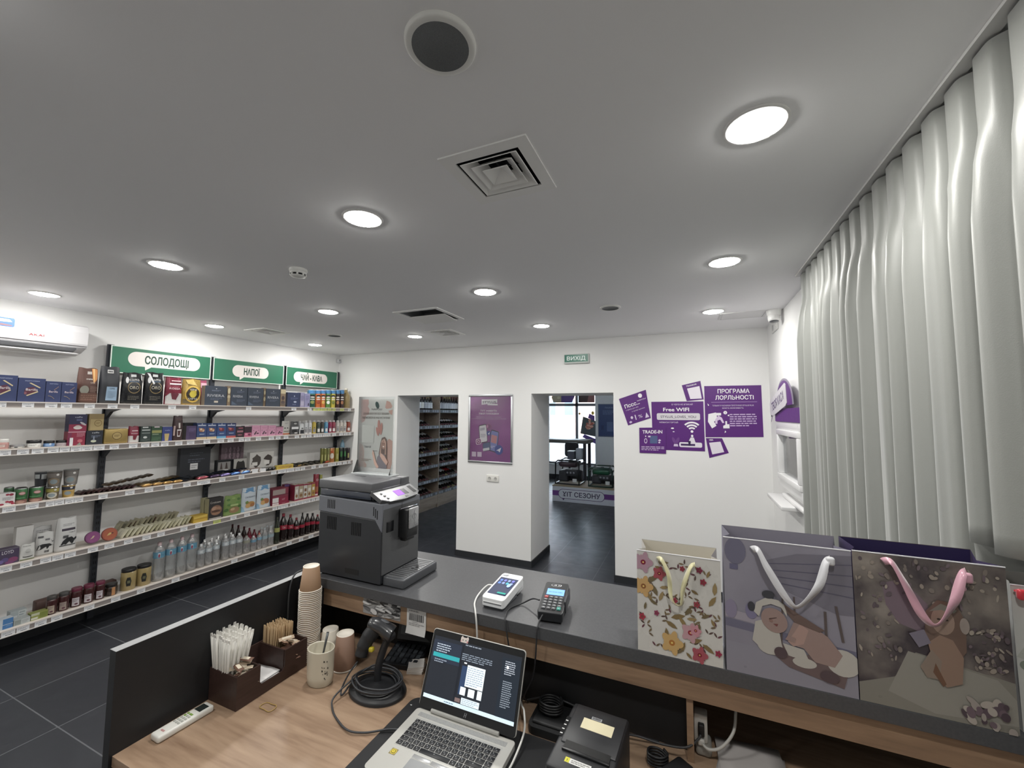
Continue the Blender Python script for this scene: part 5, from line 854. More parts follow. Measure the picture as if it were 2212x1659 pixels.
P(5,'bottle','cola_bottle','bottle','small dark cola bottle with maroon cap standing behind the water bottles',-4.855,3.261,3.322,0.23,0.259,g='small cola bottles behind the water',col='2e1c1a',shape='soda',lid='5a2028',lab='4a2a2c')
P(5,'bottle','cola_bottle','bottle','red-labelled drink bottle leaning in back row on bottom shelf',-4.855,3.327,3.384,0.23,0.227,g='red-labelled bottles in the back row',col='7a2030',shape='soda',lid='8a1c34',lab='a02844')
P(5,'bottle','cola_bottle','bottle','red-labelled drink bottle leaning in back row on bottom shelf',-4.855,3.389,3.447,0.23,0.195,g='red-labelled bottles in the back row',col='7a2030',shape='soda',lid='8a1c34',lab='a02844')
P(5,'bottle','cola_bottle','bottle','red-labelled drink bottle leaning in back row on bottom shelf',-4.855,3.453,3.511,0.23,0.162,g='red-labelled bottles in the back row',col='7a2030',shape='soda',lid='8a1c34',lab='a02844')
P(5,'bottle','soda_bottle','bottle','dark bottle with yellow-green label at left of the cola row',-4.685,3.56,3.625,0.23,0.322,col='26301e',shape='soda',lid='3a3c30',lab='a9ad5a')
P(5,'bottle','cola_bottle','bottle','large cola bottle with red cap, first in cola row',-4.685,3.638,3.734,0.23,0.341,col='20100e',a=[('t',.5,.3,.5,'Cola','e8d8d8',.28)],shape='soda',lid='8a2030',lab='b02038')
P(5,'bottle','cola_bottle','bottle','cola bottle with red cap, second in cola row',-4.685,3.74,3.823,0.23,0.309,col='20100e',a=[('t',.5,.3,.5,'Cola','e8d8d8',.28)],shape='soda',lid='8a2030',lab='b02038')
P(5,'bottle','cola_bottle','bottle','shorter cola bottle with red cap, third in cola row',-4.685,3.83,3.908,0.23,0.248,col='20100e',a=[('t',.5,.3,.5,'Cola','e8d8d8',.28)],shape='soda',lid='8a2030',lab='b02038')
P(5,'bottle','cola_bottle','bottle','cola bottle with black cap, left of three',-4.685,3.915,3.989,0.23,0.247,col='20100e',shape='soda',lid='1e1c1c',lab='b02038')
P(5,'bottle','cola_bottle','bottle','cola bottle with black cap, middle of three',-4.685,3.996,4.072,0.23,0.265,col='20100e',shape='soda',lid='1e1c1c',lab='b02038')
P(5,'bottle','cola_bottle','bottle','cola bottle with black cap, right of three',-4.685,4.079,4.153,0.23,0.254,col='20100e',shape='soda',lid='1e1c1c',lab='b02038')
P(5,'bottle','cola_bottle','bottle','cola bottle with red cap beside the coffee machine',-4.685,4.161,4.229,0.23,0.218,col='20100e',shape='soda',lid='8a2030',lab='b02038')
P(5,'bottle','cola_bottle','bottle','cola bottle with black cap in the back row',-4.785,4.004,4.054,0.23,0.269,col='20100e',shape='soda',lid='1e1c1c',lab='b02038')

# flat wrapped bars and packets lying on the shelves
def packet(name, label, cat, grp, cx, cy, z, lx, ly, lz, rz, tilt, c, c2=None, fm=foil):
    """pillow packet lx long, ly wide, lz thick, resting at z, turned rz about the vertical and tilted about its long side"""
    xf = Matrix.Translation((cx, cy, z)) @ Matrix.Rotation(rz, 4, 'Z') @ Matrix.Rotation(tilt, 4, 'X')
    b = MB(xf=xf)
    def top(u, v, s): 
        e = max(0, 1-(2*u-1)**8)*max(0, 1-(2*v-1)**4); return ((u-.5)*lx, (v-.5)*ly, s*lz/2*e**.5)
    b.grid(lambda u, v: top(u, v, 1), 8, 6, fm(c)); b.grid(lambda u, v: top(1-u, v, -1), 8, 6, fm(c))
    if c2: b.grid(lambda u, v: tuple(Vector(top(.2+.6*u, .2+.6*v, 1))+Vector((0, 0, .0006))), 6, 4, fm(c2))
    zmin = min(p[2] for p in b.v); b.v = [(p[0], p[1], p[2]+z-zmin+.0005) for p in b.v]
    return tag(b.obj(name, None, (cx, cy, z)), label, cat, grp)
z3 = 1.1405; z4 = .7055
G1 = 'brown wrapped bars on the middle shelf'
for k in range(11): packet('snack_bar', 'brown plastic-wrapped bar in the row right of the noodle pots', 'snack bar', G1, -4.755, 1.775+.034*k, z3, .13, .042, .02, random.uniform(-.08, .08), .62, random.choice(['4a2e2c', '54363a', '43292c']), random.choice(['6a4a4a', '3a2426', '8a6a68']))
G2 = 'brown bars at the back of the middle shelf'
for k in range(7): packet('snack_bar', 'dark brown bar in the pile behind the gold bars', 'snack bar', G2, -4.87, 2.0+.05*k, z3+.028+.007*k, .11, .05, .02, random.uniform(-.2, .2), .3, random.choice(['5a4630', '4e3a28', '6a5238']))
for k, l in enumerate(('gold-wrapped bar nearest the shelf edge, leftmost of four', 'gold-wrapped bar at shelf edge, second of four', 'gold-wrapped bar at shelf edge, third of four', 'gold-wrapped bar at shelf edge, rightmost of four')):
    packet('snack_bar', l, 'snack bar', 'gold bars on the middle shelf', -4.70, 2.21+.084*k, z3, .05, .084, .026, .0, .05, 'b98a44', 'd3ac62')
G3 = 'dull gold bars behind the front gold bars'
for k in range(6): packet('snack_bar', 'dull gold bar lying behind the bright gold bars', 'snack bar', G3, -4.79, 2.2+.055*k, z3+.004+.006*k, .12, .055, .022, random.uniform(-.1, .1), .25, random.choice(['6e5836', '7c6438', '5a4a34']))
G4 = 'dark wrapped packets before the black gift box'
for k in range(9): packet('snack_bar', 'dark blue-black wrapped packet heaped before the black gift box', 'snack bar', G4, -4.74-.02*(k % 3), 2.38+.05*k, z3+.012*(k % 3), .12, .07, .02, random.uniform(-.3, .3), random.uniform(-.1, .25), random.choice(['23272f', '2c3440', '343a44', '2a2c38']), random.choice([None, '3f4a5a']))
for y, c, l in ((2.69, 'b04a58', 'red and white wafer packet at the shelf edge'), (2.81, '3f2a4e', 'dark purple packet right of the red wafer packet'), (2.92, '7a6cae', 'lilac packet at the middle shelf edge'), (3.03, '4a78c8', 'blue packet at the shelf edge, left of two'), (3.14, '5a8ad8', 'blue packet at the shelf edge, right of two')):
    packet('wafer_packet', l, 'snack bar', None, -4.705, y, z3, .06, .105, .03, .0, .1, c, {'b04a58': 'd9b4b4'}.get(c, None))
G5 = 'navy packets behind the blue ones'
for k in range(6): packet('wafer_packet', 'navy chocolate packet piled behind the blue packets', 'snack bar', G5, -4.765, 2.86+.06*k, z3+.03+.006*(k % 2), .05, .07, .022, random.uniform(-.2, .2), .1, random.choice(['1f2838', '25304a', '1c2430']))
G6 = 'red and white candy tubes on the middle shelf'
for k in range(7): packet('candy_bar', 'red-topped white candy bar in the slanted row', 'snack bar', G6, -4.74, 3.10+.036*k, z3, .11, .06, .022, .0, .85, 'c9c0b8', 'b0443a')
G7 = 'silver candy bars on the middle shelf'
for k in range(5): packet('candy_bar', 'silver foil candy bar between red candy and yellow box', 'snack bar', G7, -4.75, 3.35+.036*k, z3, .11, .055, .02, .0, .7, 'a9acb0', '8d9094')
G8 = 'black candy packs beside the yellow long box'
for k in range(3): packet('candy_bar', 'black candy pack left of the yellow long box', 'snack bar', G8, -4.70, 3.39+.045*k, z3, .07, .05, .03, .0, .3, '232326', '6a5a3a')
G9 = 'dark bars on the right of the middle shelf'
for k in range(14): packet('candy_bar', 'black and olive candy bar lying right of the yellow long box', 'snack bar', G9, -4.73-.05*(k % 2), 3.70+.045*k, z3+.012*(k % 2), .12, .055, .022, random.uniform(-.2, .2), .25, random.choice(['2b2a28', '35332c', '3e3a2e']), random.choice([None, '7a7048', '55503a']))
packet('candy_bar', 'yellow-brown bar at the middle shelf edge right of the yellow box', 'snack bar', None, -4.70, 3.86, z3, .05, .12, .02, 0, .1, 'b08a3c', '6a5a34')
packet('candy_bar', 'orange-red packet lying beside the tall drink cans', 'snack bar', None, -4.70, 4.28, z3, .05, .1, .025, 0, .1, 'd8542c')
G10 = 'foil wafer packs leaning on the fourth shelf'
for k in range(15): packet('wafer_pack', 'cream foil wafer pack leaning in the front row, right of the candy tins', 'snack bar', G10, -4.755, 2.075+.037*k, z4, .13, .085, .02, random.uniform(-.04, .04), 1.0+random.uniform(-.12, .1), random.choice(['d6d0ae', 'c9c4a0', 'ddd8ba']), random.choice(['e6e1c4', 'b9b48e', 'eeeacf']), gloss)
G11 = 'foil wafer packs in the back row'
for k in range(12): packet('wafer_pack', 'dull foil wafer pack in the back row of the fourth shelf', 'snack bar', G11, -4.885, 2.1+.04*k, z4, .1, .13, .02, random.uniform(-.04, .04), 1.05+random.uniform(-.15, .1), random.choice(['9c9678', 'a8a282', '8c866a']), random.choice(['b9b390', '7f7a60', '8a5a4a']), gloss)
b = MB(); b.bbox(-4.90, 1.60, .2305, -4.83, 2.10, .315, paper('5d403a'), .004, 1); tag(b.obj('carton', None, (-4.86, 1.85, .2305)), 'made-up long low brown block behind the jam jars on the bottom shelf', 'box')  # added block standing in for a brown strip seen behind the jars
DES[0] = False

# ---------------------------------------------------------------- things on the back wall
PUR = '5b2a78'; WHT = 'eeecf0'
# exit sign
r = thing('exit_sign', 'green exit sign reading ВИХІД high on the back wall', 'sign', (-1.22, YB, 2.45))
b = MB(); b.bbox(-1.37, YB-.03, 2.447, -1.068, YB-.0005, 2.562, mat('c9cdca', .4), .006); b.obj('housing', r)
b = MB(); b.box(-1.36, YB-.032, 2.466, -1.078, YB-.03, 2.553, mat('1f6b58', .35)); b.text(FY(YB-.032, 0, 0), -1.219, 2.487, .046, 'ВИХІД', mat('dfe9e6', .5, emit=.04), fit=.225, bold=.012); b.obj('green_face', r)
# framed poster between the doorways
r = thing('framed_poster', 'purple poster in a silver snap frame between the two doorways', 'poster', (-2.36, YB, 1.212))
x0, x1, z0, z1 = -2.675, -2.042, 1.213, 2.095; fm = metalm('c3c5c9', .35)
b = MB(); t = .027
for q in ((x0, z0, x1, z0+t), (x0, z1-t, x1, z1), (x0, z0+t, x0+t, z1-t), (x1-t, z0+t, x1, z1-t)): b.bbox(q[0], YB-.016, q[1], q[2], YB-.0005, q[3], fm, .005)
b.obj('frame', r)
b = MB(); x0 += t; x1 -= t; z0 += t; z1 -= t; Wd, Hd = x1-x0, z1-z0; F = FY(YB-.006, x0, z0)
pm = m_noise2('poster_print', '86408a', 'a45aa6', 1.6, .25, 2, (.35, .65)); b.box(x0, YB-.006, z0, x1, YB-.001, z1, pm)
ph1 = lambda cx, cy, w, h, a, c: [('p', rot2(rrect(-w/2, -h/2, w/2, h/2, w*.16), a, cx, cy), '23222c'), ('p', rot2(rrect(-w*.44, -h*.46, w*.44, h*.46, w*.12), a, cx, cy), c)]
A = [('p', [(.28, .87), (.67, .90), (.67, .955), (.28, .955)], 'eceaf0'), ('t', .475, .895, .034, 'STYLUS', '3a2050', .34, .03), ('p', [(.43, .865), (.68, .86), (.68, .885), (.43, .89)], 'eceaf0'),
 ('t', .46, .765, .024, 'ТУТ ЖИВУТЬ', 'f0e9f2', .42, .03), ('t', .46, .72, .024, 'ТВОЇ ПЛЮШКИ', 'f0e9f2', .5, .03), ('t', .46, .675, .013, 'Приєднуйся до нашого ком\'юніті', 'ddc8e2', .62), ('t', .46, .648, .013, 'та дізнавайся про ексклюзивні знижки першим', 'ddc8e2', .86)]
A += ph1(.33, .42, .2, .28, .14, 'e6e3ea')+[('p', rot2(rrect(-.06, -.02, .06, .02, .01), .14, .31, .49), 'b9b4c4'), ('lines', .27, .36, .4, .42, 3, '9a94a8')]+ph1(.6, .31, .2, .33, -.16, '7f86c4')
A += [('p', rot2(rrect(-.07, -.06, .07, .06, .01), -.16, .6, .34), 'c98a90'), ('lines', .5, .2, .62, .24, 2, 'd9d6ea')]+ph1(.42, .22, .19, .13, .14, '54618c')+[('p', rot2(rrect(-.08, -.02, .08, .02, .01), .14, .41, .18), 'd9d9e0')]
A += [('e', .47, .43, .055, .036, '3f4a9c'), ('p', [(.45, .42), (.5, .45), (.48, .405)], 'e9e6f0'), ('e', .72, .18, .1, .075, '3a4a9e'), ('p', [(.66, .17), (.78, .215), (.74, .14), (.71, .165)], 'e9e9f4'),
 ('p', rot2(rrect(-.07, -.045, .07, .045, .03), .12, .22, .295), 'e9dce6'), ('p', rot2(rrect(-.056, -.036, .056, .036, .022), .12, .22, .295), '8c3a80'), ('e', .22, .295, .034, .022, 'e9dce6'), ('e', .22, .295, .023, .015, '8c3a80'),
 ('e', .47, .535, .07, .045, 'a04a8c'), ('e', .47, .535, .055, .035, '7d3478'), ('e', .44, .535, .02, .025, 'c98ab8')]
A += [('r', .05, .06, .16, .135, 'd8c6dc'), ('r', .19, .06, .30, .135, 'd8c6dc')]
art(b, F, Wd, Hd, A, lambda c: mat(c, .35)); b.obj('print', r)
b = MB(); b.box(x0, YB-.0118, z0, x1, YB-.0112, z1, m_clear('poster_film', 'fcfcfc', .02)); b.obj('film', r)
# socket below
r = thing('wall_socket', 'double white wall socket beneath the framed purple poster', 'socket', (-2.315, YB, 1.0))
b = MB(); b.bbox(-2.40, YB-.011, .983, -2.23, YB-.0005, 1.07, mat('e0dfda', .35), .004); b.obj('plate', r)
for x in (-2.357, -2.273):
    b = MB(); b.lathe([(.021, -.0115), (.021, -.013), (.019, -.0125), (.018, -.0118), (0, -.0116)], mat('b9b8b4', .4), (x, YB, 1.026), 24, 'y', False)
    for k in (-1, 1): b.lathe([(0, -.0135), (.003, -.0135), (.003, -.0115)], mat('3a3a3c', .6), (x+.008*k, YB, 1.026), 10, 'y', False)
    b.obj('outlet', r)
# purple wall stickers
def decal(name, label, corners, items, org, lift=0.0):
    """corners: lower left, lower right, upper right, upper left in (x, z) on the back wall"""
    (ax, az), (bx, bz), (cx, cz), (dx, dz) = corners
    def F(u, v, w): return ((1-v)*((1-u)*ax+u*bx)+v*((1-u)*dx+u*cx), YB-w, (1-v)*((1-u)*az+u*bz)+v*((1-u)*dz+u*cz))
    def G(u, v, w): return F(u, v, w)
    b = MB(); m = mat(PUR, .35)
    b.prism([(0, 0), (1, 0), (1, 1), (0, 1)], F, .0005+lift, .0025+lift, m)
    art(b, lambda u, v, w: F(u, v, w+.0025+lift), 1, 1, items, lambda c: mat(c, .4))
    return tag(b.obj(name, None, (org[0], YB, org[1])), label, 'sticker')
D3 = '3f1a58'
decal('wall_sticker', 'tilted purple sticker reading Пссс... left of the free wifi sticker', [(-.648, 1.727), (-.395, 1.80), (-.437, 2.125), (-.732, 2.025)][:0] or [(-.635, 1.726), (-.392, 1.811), (-.440, 2.123), (-.733, 2.023)],
 [('e', .76, .87, .07, .08, WHT, .5), ('t', .78, .70, .045, 'NAPOLI', 'e3d9ea', .32), ('t', .4, .60, .13, 'Пссс...', WHT, .58, .02), ('t', .36, .5, .045, 'У NAPOLI для тебе', 'd9cbe2', .5), ('t', .58, .4, .045, 'є супер знижки', 'd9cbe2', .52),
  ('e', .25, .22, .05, .05, 'd9cbe2'), ('r', .38, .1, .42, .28, 'd9cbe2'), ('t', .6, .12, .12, '%', 'd9cbe2', .16), ('p', [(.78, .06), (.95, .06), (.86, .24)], 'd9cbe2'), ('e', .15, .08, .06, .04, 'c9b6d8')], (-.56, 1.92))
decal('wall_sticker', 'large purple sticker reading Free WIFI in the middle of the cluster', [(-.231, 1.470), (.139, 1.471), (.136, 1.992), (-.384, 1.989)][:0] or [(-.375, 1.470), (.139, 1.471), (.135, 1.992), (-.384, 1.989)],
 [('t', .60, .925, .03, 'В ЧЕРЗІ НЕ ВТИКАЙ', 'e0d4e8', .4), ('t', .48, .80, .075, 'Free WIFI', WHT, .5, .02), ('p', rrect(.1, .62, .93, .76, .03), 'd6d2d8'), ('t', .515, .662, .05, 'STYLUS_LOVES_YOU', '4a3a58', .68, .01), ('t', .33, .555, .03, 'МЕМАСИ ГОРТАЙ', 'e0d4e8', .36),
  ('p', rrect(.52, .07, .95, .17, .03), 'e4e0e8'), ('r', .55, .1, .82, .14, '463060'), ('e', .77, .39, .026, .026, WHT)]+
 [('p', [(.77+q*math.cos(R(t)), .39+q*math.sin(R(t))) for t in range(45, 136, 10)]+[(.77+(q-.034)*math.cos(R(t)), .39+(q-.034)*math.sin(R(t))) for t in range(135, 44, -10)], WHT) for q in (.09, .145, .20)]+
 [('e', .77, .3, .022, .026, WHT), ('p', [(.74, .27), (.80, .27), (.83, .17), (.76, .17), (.70, .19)], 'e4e0e8'), ('p', [(.69, .2), (.74, .2), (.73, .1), (.7, .1)], '2f2348'), ('e', .4, .45, .03, .016, WHT), ('e', .42, .38, .02, .012, 'd0c0dc'), ('p', [(.41, .08), (.5, .08), (.49, .13), (.42, .13)], 'd0c0dc'), ('e', .42, .2, .03, .07, '6f4488', .4), ('e', .49, .2, .03, .07, '6f4488', -.4)], (-.12, 1.73))
decal('wall_sticker', 'small tilted purple sticker titled TELEGRAM at top of the cluster', [(-.025, 1.995), (.139, 2.012), (.112, 2.208), (-.070, 2.165)], [('t', .48, .84, .085, 'TELEGRAM', WHT, .56, .01), ('p', [(.24, .1), (.9, .06), (.9, .74), (.22, .74)], 'e6e0ea')], (.04, 2.1))
decal('wall_sticker', 'biggest purple sticker reading ПРОГРАМА ЛОЯЛЬНОСТІ on the right of the cluster', [(.148, 1.618), (.668, 1.634), (.664, 2.151), (.147, 2.152)],
 [('t', .52, .855, .08, 'ПРОГРАМА', WHT, .56, .02), ('t', .53, .73, .08, 'ЛОЯЛЬНОСТІ', WHT, .67, .02), ('r', .12, .675, .92, .682, 'b89ccb'), ('t', .5, .60, .026, 'ТІЛЬКИ УЧАСНИКИ ПРОГРАМИ STYLUS PLUS', 'e0d4e8', .72), ('t', .5, .55, .026, 'МАЮТЬ МОЖЛИВІСТЬ', 'e0d4e8', .37),
  ('lines', .44, .2, .9, .46, 6, 'c9b4d8'), ('p', [(.06, .45), (.2, .48), (.22, .36), (.16, .3), (.2, .22), (.12, .17), (.05, .3)], WHT), ('p', rrect(.2, .42, .29, .47, .01), WHT), ('p', [(.18, .34), (.24, .42), (.3, .38), (.34, .28), (.31, .27), (.27, .34), (.22, .32), (.22, .26), (.18, .26)], 'd8c6e2'), ('e', .365, .475, .033, .033, WHT), ('t', .365, .458, .03, '5', PUR, .02), ('e', .42, .42, .015, .015, WHT), ('p', [(.32, .17), (.43, .17), (.43, .25), (.39, .25), (.39, .31), (.36, .31), (.36, .24), (.32, .22)], WHT), ('p', [(.34, .08), (.37, .1), (.35, .13)], WHT), ('p', [(.05, .66), (.06, .61), (.08, .62)], WHT)], (.41, 1.89))
decal('wall_sticker', 'small square purple sticker reading TRADE-IN at lower left of the cluster', [(-.515, 1.428), (-.242, 1.43), (-.236, 1.713), (-.515, 1.703)], [('t', .49, .77, .13, 'TRADE-IN', WHT, .74, .02), ('p', rrect(.4, .38, .68, .68, .02), '54618a'), ('e', .24, .48, .06, .1, 'd9cbe2'), ('e', .24, .48, .04, .07, PUR), ('e', .24, .66, .02, .03, WHT), ('r', .33, .62, .42, .68, 'd9cbe2'), ('p', [(.7, .5), (.76, .55), (.82, .5), (.76, .46)], 'd9cbe2'), ('e', .75, .42, .04, .03, 'd9cbe2'), ('lines', .07, .1, .93, .28, 3, 'cdb8da')], (-.38, 1.57), .004)
decal('wall_sticker', 'small tilted purple sticker titled VIBER at bottom of the cluster', [(.178, 1.405), (.358, 1.464), (.300, 1.612), (.150, 1.608)], [('t', .3, .86, .09, 'VIBER', WHT, .26, .01), ('p', [(.18, .14), (.8, .12), (.82, .78), (.14, .76)], 'e6e0ea')], (.25, 1.51))

# ---------------------------------------------------------------- the front shop: wine rack, podium, generators, bar table
RK = m_wood('rack_oak', '85766a', '978777', 'a89785', 1, 1.2, .55); RKS = mat('5c5e62', .4)
RX0, RX1, RY0, RY1 = -4.985, -4.60, 5.68, 8.25
r = thing('wine_rack', 'tall oak-look wine rack with sloping shelves, seen through the left doorway', 'rack', (-4.8, 6.96, 0))
b = MB(); b.box(RX0, RY0, 0, RX0+.012, RY1, 2.5, RK); b.obj('back_panel', r)
for y in (RY0, 6.963, RY1):
    b = MB(); b.box(RX0+.012, y-.012, 0, RX1, y+.012, 2.5, RK); b.obj('upright', r)
b = MB(); b.box(RX0+.012, RY0, 2.5, RX1, RY1, 2.525, RK); b.obj('top_board', r)
b = MB(); b.box(RX1-.016, RY0+.012, .07, RX1-.004, RY1-.012, .26, RK); b.box(RX0+.02, RY0+.012, 0, RX1-.03, RY1-.012, .07, RK); b.obj('base_panel', r)
RZ = [1.885, 1.575, 1.32, 1.06, .815, .54, .275]
BAY = [(RY0+.012, 6.951), (6.975, RY1-.012)]
for j, z in enumerate(RZ):
    for q, (a, c) in enumerate(BAY):
        b = MB(); dz = 0 if j == 0 else .10
        b.prism([(RX0+.012, z+dz-.016), (RX1-.012, z-.016), (RX1-.012, z), (RX0+.012, z+dz)], lambda u, v, w: (u, w, v), a, c, RK); b.obj('shelf', r)
        b = MB(); b.box(RX1-.012, a, z-.03, RX1+.002, c, z+.03, RKS)
        for k in range(16):
            y0 = a+.02+k*(c-a-.03)/16; b.box(RX1+.002, y0, z-.021, RX1+.0035, y0+.05, z+.02, paper('8f949e') if (k*7+j) % 4 else paper('55585e'))
        b.obj('price_rail', r)
WGL = ['1a1f1c', '1c211f', '20201e', '231d1e']
def make_bottle(glass, labc, lying):
    r = thing('wine_bottle', 'x', 'bottle', (0, 0, 0))
    b = MB(); b.lathe([(.034, 0), (.0375, .006), (.0375, .175), (.033, .20), (.016, .235), (.0145, .29)], mat(glass, .12, coat=.4), (0, 0, 0), 14); b.obj('glass_body', r)
    b = MB(); b.lathe([(.0383, .055), (.0383, .165)], paper(labc), (0, 0, 0), 14, caps=False); b.obj('label', r)
    b = MB(); b.lathe([(.0155, .25), (.016, .30), (.0135, .302)], mat(random.choice(['2a2426', '5a2028', '9a8a5a']), .35), (0, 0, 0), 10); b.obj('capsule', r)
    return r
protos = [make_bottle(random.choice(WGL), c, 1) for c in ('e6e8ea', 'd4d8dc', 'ecebe4', 'b4b8be', 'f0f2f4')]
red = make_bottle('2a1a1c', 'c0323a', 1); used = set()
def put(p, loc, rot, label, group):
    o = p if p.name not in used else copy_tree(p)
    used.add(p.name)
    o.location = loc; o.rotation_euler = rot; o['label'] = label; o['group'] = group
    return o
RN = ['top', 'second', 'third', 'fourth', 'fifth', 'sixth', 'lowest']
for q, (a, c) in enumerate(BAY):
    lo = 6.26 if q == 0 else a+.05; hi = c-.05 if q == 0 else 7.85
    for j, z in enumerate(RZ):
        n = int((hi-lo)/.094)
        for k in range(n):
            if j and random.random() < .14: continue
            y = lo+k*.094
            side = ('left', 'right')[q]
            if j == 0: put(random.choice(protos), (RX1-.06, y, z+.0005), (0, 0, random.uniform(-1, .4)), 'dark bottle standing on the top shelf of the rack, %s bay' % side, 'standing bottles, %s bay' % side)
            else:
                # lying on the slope, base to the back, neck down towards the shop
                an = math.atan2(.10, RX1-RX0-.024); p = red if (j == 5 and q == 1 and 5 <= k <= 6) else random.choice(protos)
                lab = 'dark wine bottle lying in the %s row of the rack, %s bay' % (RN[j], side)
                grp = 'bottles lying in the %s row, %s bay' % (RN[j], side)
                if p is red: lab, grp = 'wine bottle with a bright red label in the sixth row of the rack', 'red-label bottles'
                put(p, (RX0+.075, y, z+.10*(1-(.075-.012)/(RX1-RX0-.024))+.041), (0, R(90)+an, 0), lab, grp)
# podium
r = thing('display_podium', 'low white and purple podium reading ХІТ СЕЗОНУ through the right doorway', 'podium', (-2.05, 8.95, 0))
PW = mat('c9cbd2', .5); x0, x1 = -2.73, -1.40
b = MB(); b.box(x0, 8.5, 0, x1, 9.35, .315, PW); b.obj('body', r)
b = MB(); b.box(x0-.005, 8.495, .315, x1+.005, 9.355, .335, m_wood('podium_top', '8f7f66', 'a08f74', 'ab9a80', 0, 1, .6)); b.obj('top_board', r)
b = MB(); F = FY(8.5, 0, 0); b.prism([(x0, .12), (x1, .12), (x1, .225), (x0, .225)], F, 0, .001, mat('6d3f86', .5)); b.obj('purple_stripe', r)
b = MB(); ou = rrect(-2.60, .065, -1.62, .265, .098, 8); b.prism(ou, F, .001, .0018, mat('4d3566', .5)); b.prism(rrect(-2.59, .075, -1.63, .255, .089, 8), F, .0018, .0026, mat('d0d2d8', .5)); b.prism([(-2.52, .075), (-2.49, .03), (-2.45, .075)], F, .001, .0027, mat('4d3566', .5)); b.obj('speech_bubble', r)
b = MB(); b.text(F, -2.11, .118, .095, 'ХІТ СЕЗОНУ', mat('3a3550', .5), fit=.80, bold=.02, w=.003); b.obj('lettering', r)
# generators
def generator(label, x0, x1, y0, y1, z0, z1, tubec, tankc):
    r = thing('generator', label, 'generator', ((x0+x1)/2, (y0+y1)/2, z0))
    T = mat(tubec, .3, .3); t = .016; BK = mat('1c1e22', .5)
    def hoop(y): return [(x0+t, y, z0+t), (x0+t, y, z1-.06), (x0+.07, y, z1-t), (x1-.07, y, z1-t), (x1-t, y, z1-.06), (x1-t, y, z0+t)]
    b = MB()
    for y in (y0+t, y1-t): b.tube(hoop(y), t, T, 8, True)
    for x in (x0+t, x1-t): b.tube([(x, y0+t, z0+t), (x, y1-t, z0+t)], t, T); b.tube([(x, y0+t, z1-.08), (x, y1-t, z1-.08)], t, T)
    for x in (x0+.1, x1-.1): b.tube([(x, y0+t, z1-t), (x, y1-t, z1-t)], t*.8, T)
    b.obj('tube_frame', r)
    w, h, d = x1-x0, z1-z0, y1-y0
    b = MB(); b.bbox(x0+.08, y0+.06, z1-.16, x1-.08, y1-.06, z1-.045, mat(tankc, .3), .04, 3); b.lathe([(.035, 0), (.035, .03), (0, .032)], BK, ((x0+x1)/2, (y0+y1)/2, z1-.05), 16); b.obj('fuel_tank', r)
    b = MB(); b.bbox(x0+.06, y0+.10, z0+.05, x0+w*.52, y1-.1, z0+h*.55, mat('26282c', .45), .03, 2)
    for k in range(6): b.box(x0+.075+k*.03, y0+.09, z0+.08, x0+.09+k*.03, y0+.10, z0+h*.5, mat('4a4d52', .4))
    b.obj('engine', r)
    b = MB(); b.lathe([(.02, 0), (h*.22, .01), (h*.24, .05), (h*.24, .2), (h*.2, .24)], mat('33363a', .4), (x0+w*.55, (y0+y1)/2, z0+h*.32), 20, 'x'); b.obj('alternator', r)
    b = MB(); b.bbox(x0+w*.42, y0+.035, z0+h*.35, x1-.06, y0+.075, z0+h*.62, mat('2b2e33', .4), .006)
    for k in range(3): b.lathe([(0, 0), (.02, 0), (.022, .006)], mat('8a8d92', .4), (x0+w*.5+k*.07, y0+.029, z0+h*.48), 12, 'y', False)
    b.obj('control_panel', r)
    b = MB()
    for x in (x0+.05, x1-.05): b.lathe([(.02, 0), (.016, .02)], BK, (x, y0+.05, z0), 10); b.lathe([(.02, 0), (.016, .02)], BK, (x, y1-.05, z0), 10)
    b.obj('rubber_foot', r)
    b = MB(); b.box(x1-.16, y0+.03, z0+.06, x1-.07, y0+.034, z0+.13, paper('d6d6d2')); b.obj('tag_plate', r)
generator('larger black generator, left one on the podium', -2.72, -2.17, 8.62, 9.2, .3355, .86, '15171b', '3a2a30')
generator('smaller dark green generator, right one on the podium', -1.99, -1.47, 8.60, 9.1, .3355, .745, '1e3a30', '1c5038')
# small cartons on the big generator
r = thing('carton', 'small dark box with white top standing on the larger generator', 'box', (-2.39, 8.85, .861)); b = MB(); b.box(-2.47, 8.76, .861, -2.32, 8.94, 1.03, mat('4a4c58', .5)); b.obj('body', r); b = MB(); b.box(-2.472, 8.758, 1.03, -2.318, 8.942, 1.045, mat('d9dbe2', .5)); b.obj('lid', r)
o = MB(); o.bbox(-2.30, 8.82, .861, -2.17, 8.96, 1.10, mat('9aa0a6', .45), .01); tag(o.obj('carton', None, (-2.235, 8.89, .861)), 'grey box behind the small dark one on the larger generator', 'box')
# bar table and chair
r = thing('bar_table', 'high bar table with thick grey top in front of the shop window', 'table', (-3.4, 10.55, 0))
TB = mat('5a5650', .5); b = MB(); b.bbox(-4.5, 10.3, 1.095, -2.38, 10.95, 1.185, TB, .006); b.obj('tabletop', r)
for x in (-4.44, -2.47):
    for y in (10.36, 10.89): b = MB(); b.box(x-.035, y-.035, 0, x+.035, y+.035, 1.095, mat('34363a', .45)); b.obj('leg', r)
r = thing('bar_chair', 'black office-like chair behind the generators by the bar table', 'chair', (-2.75, 9.95, 0)); CB = mat('16181c', .6)
b = MB(); F = lambda u, v, w: (-2.73+u, 10.10-w, v); b.prism(rrect(-.17, .78, .17, 1.14, .07), F, 0, .06, CB); b.obj('backrest', r)
b = MB(); b.bbox(-2.95, 9.65, .60, -2.52, 10.08, .68, CB, .03, 3); b.obj('seat', r)
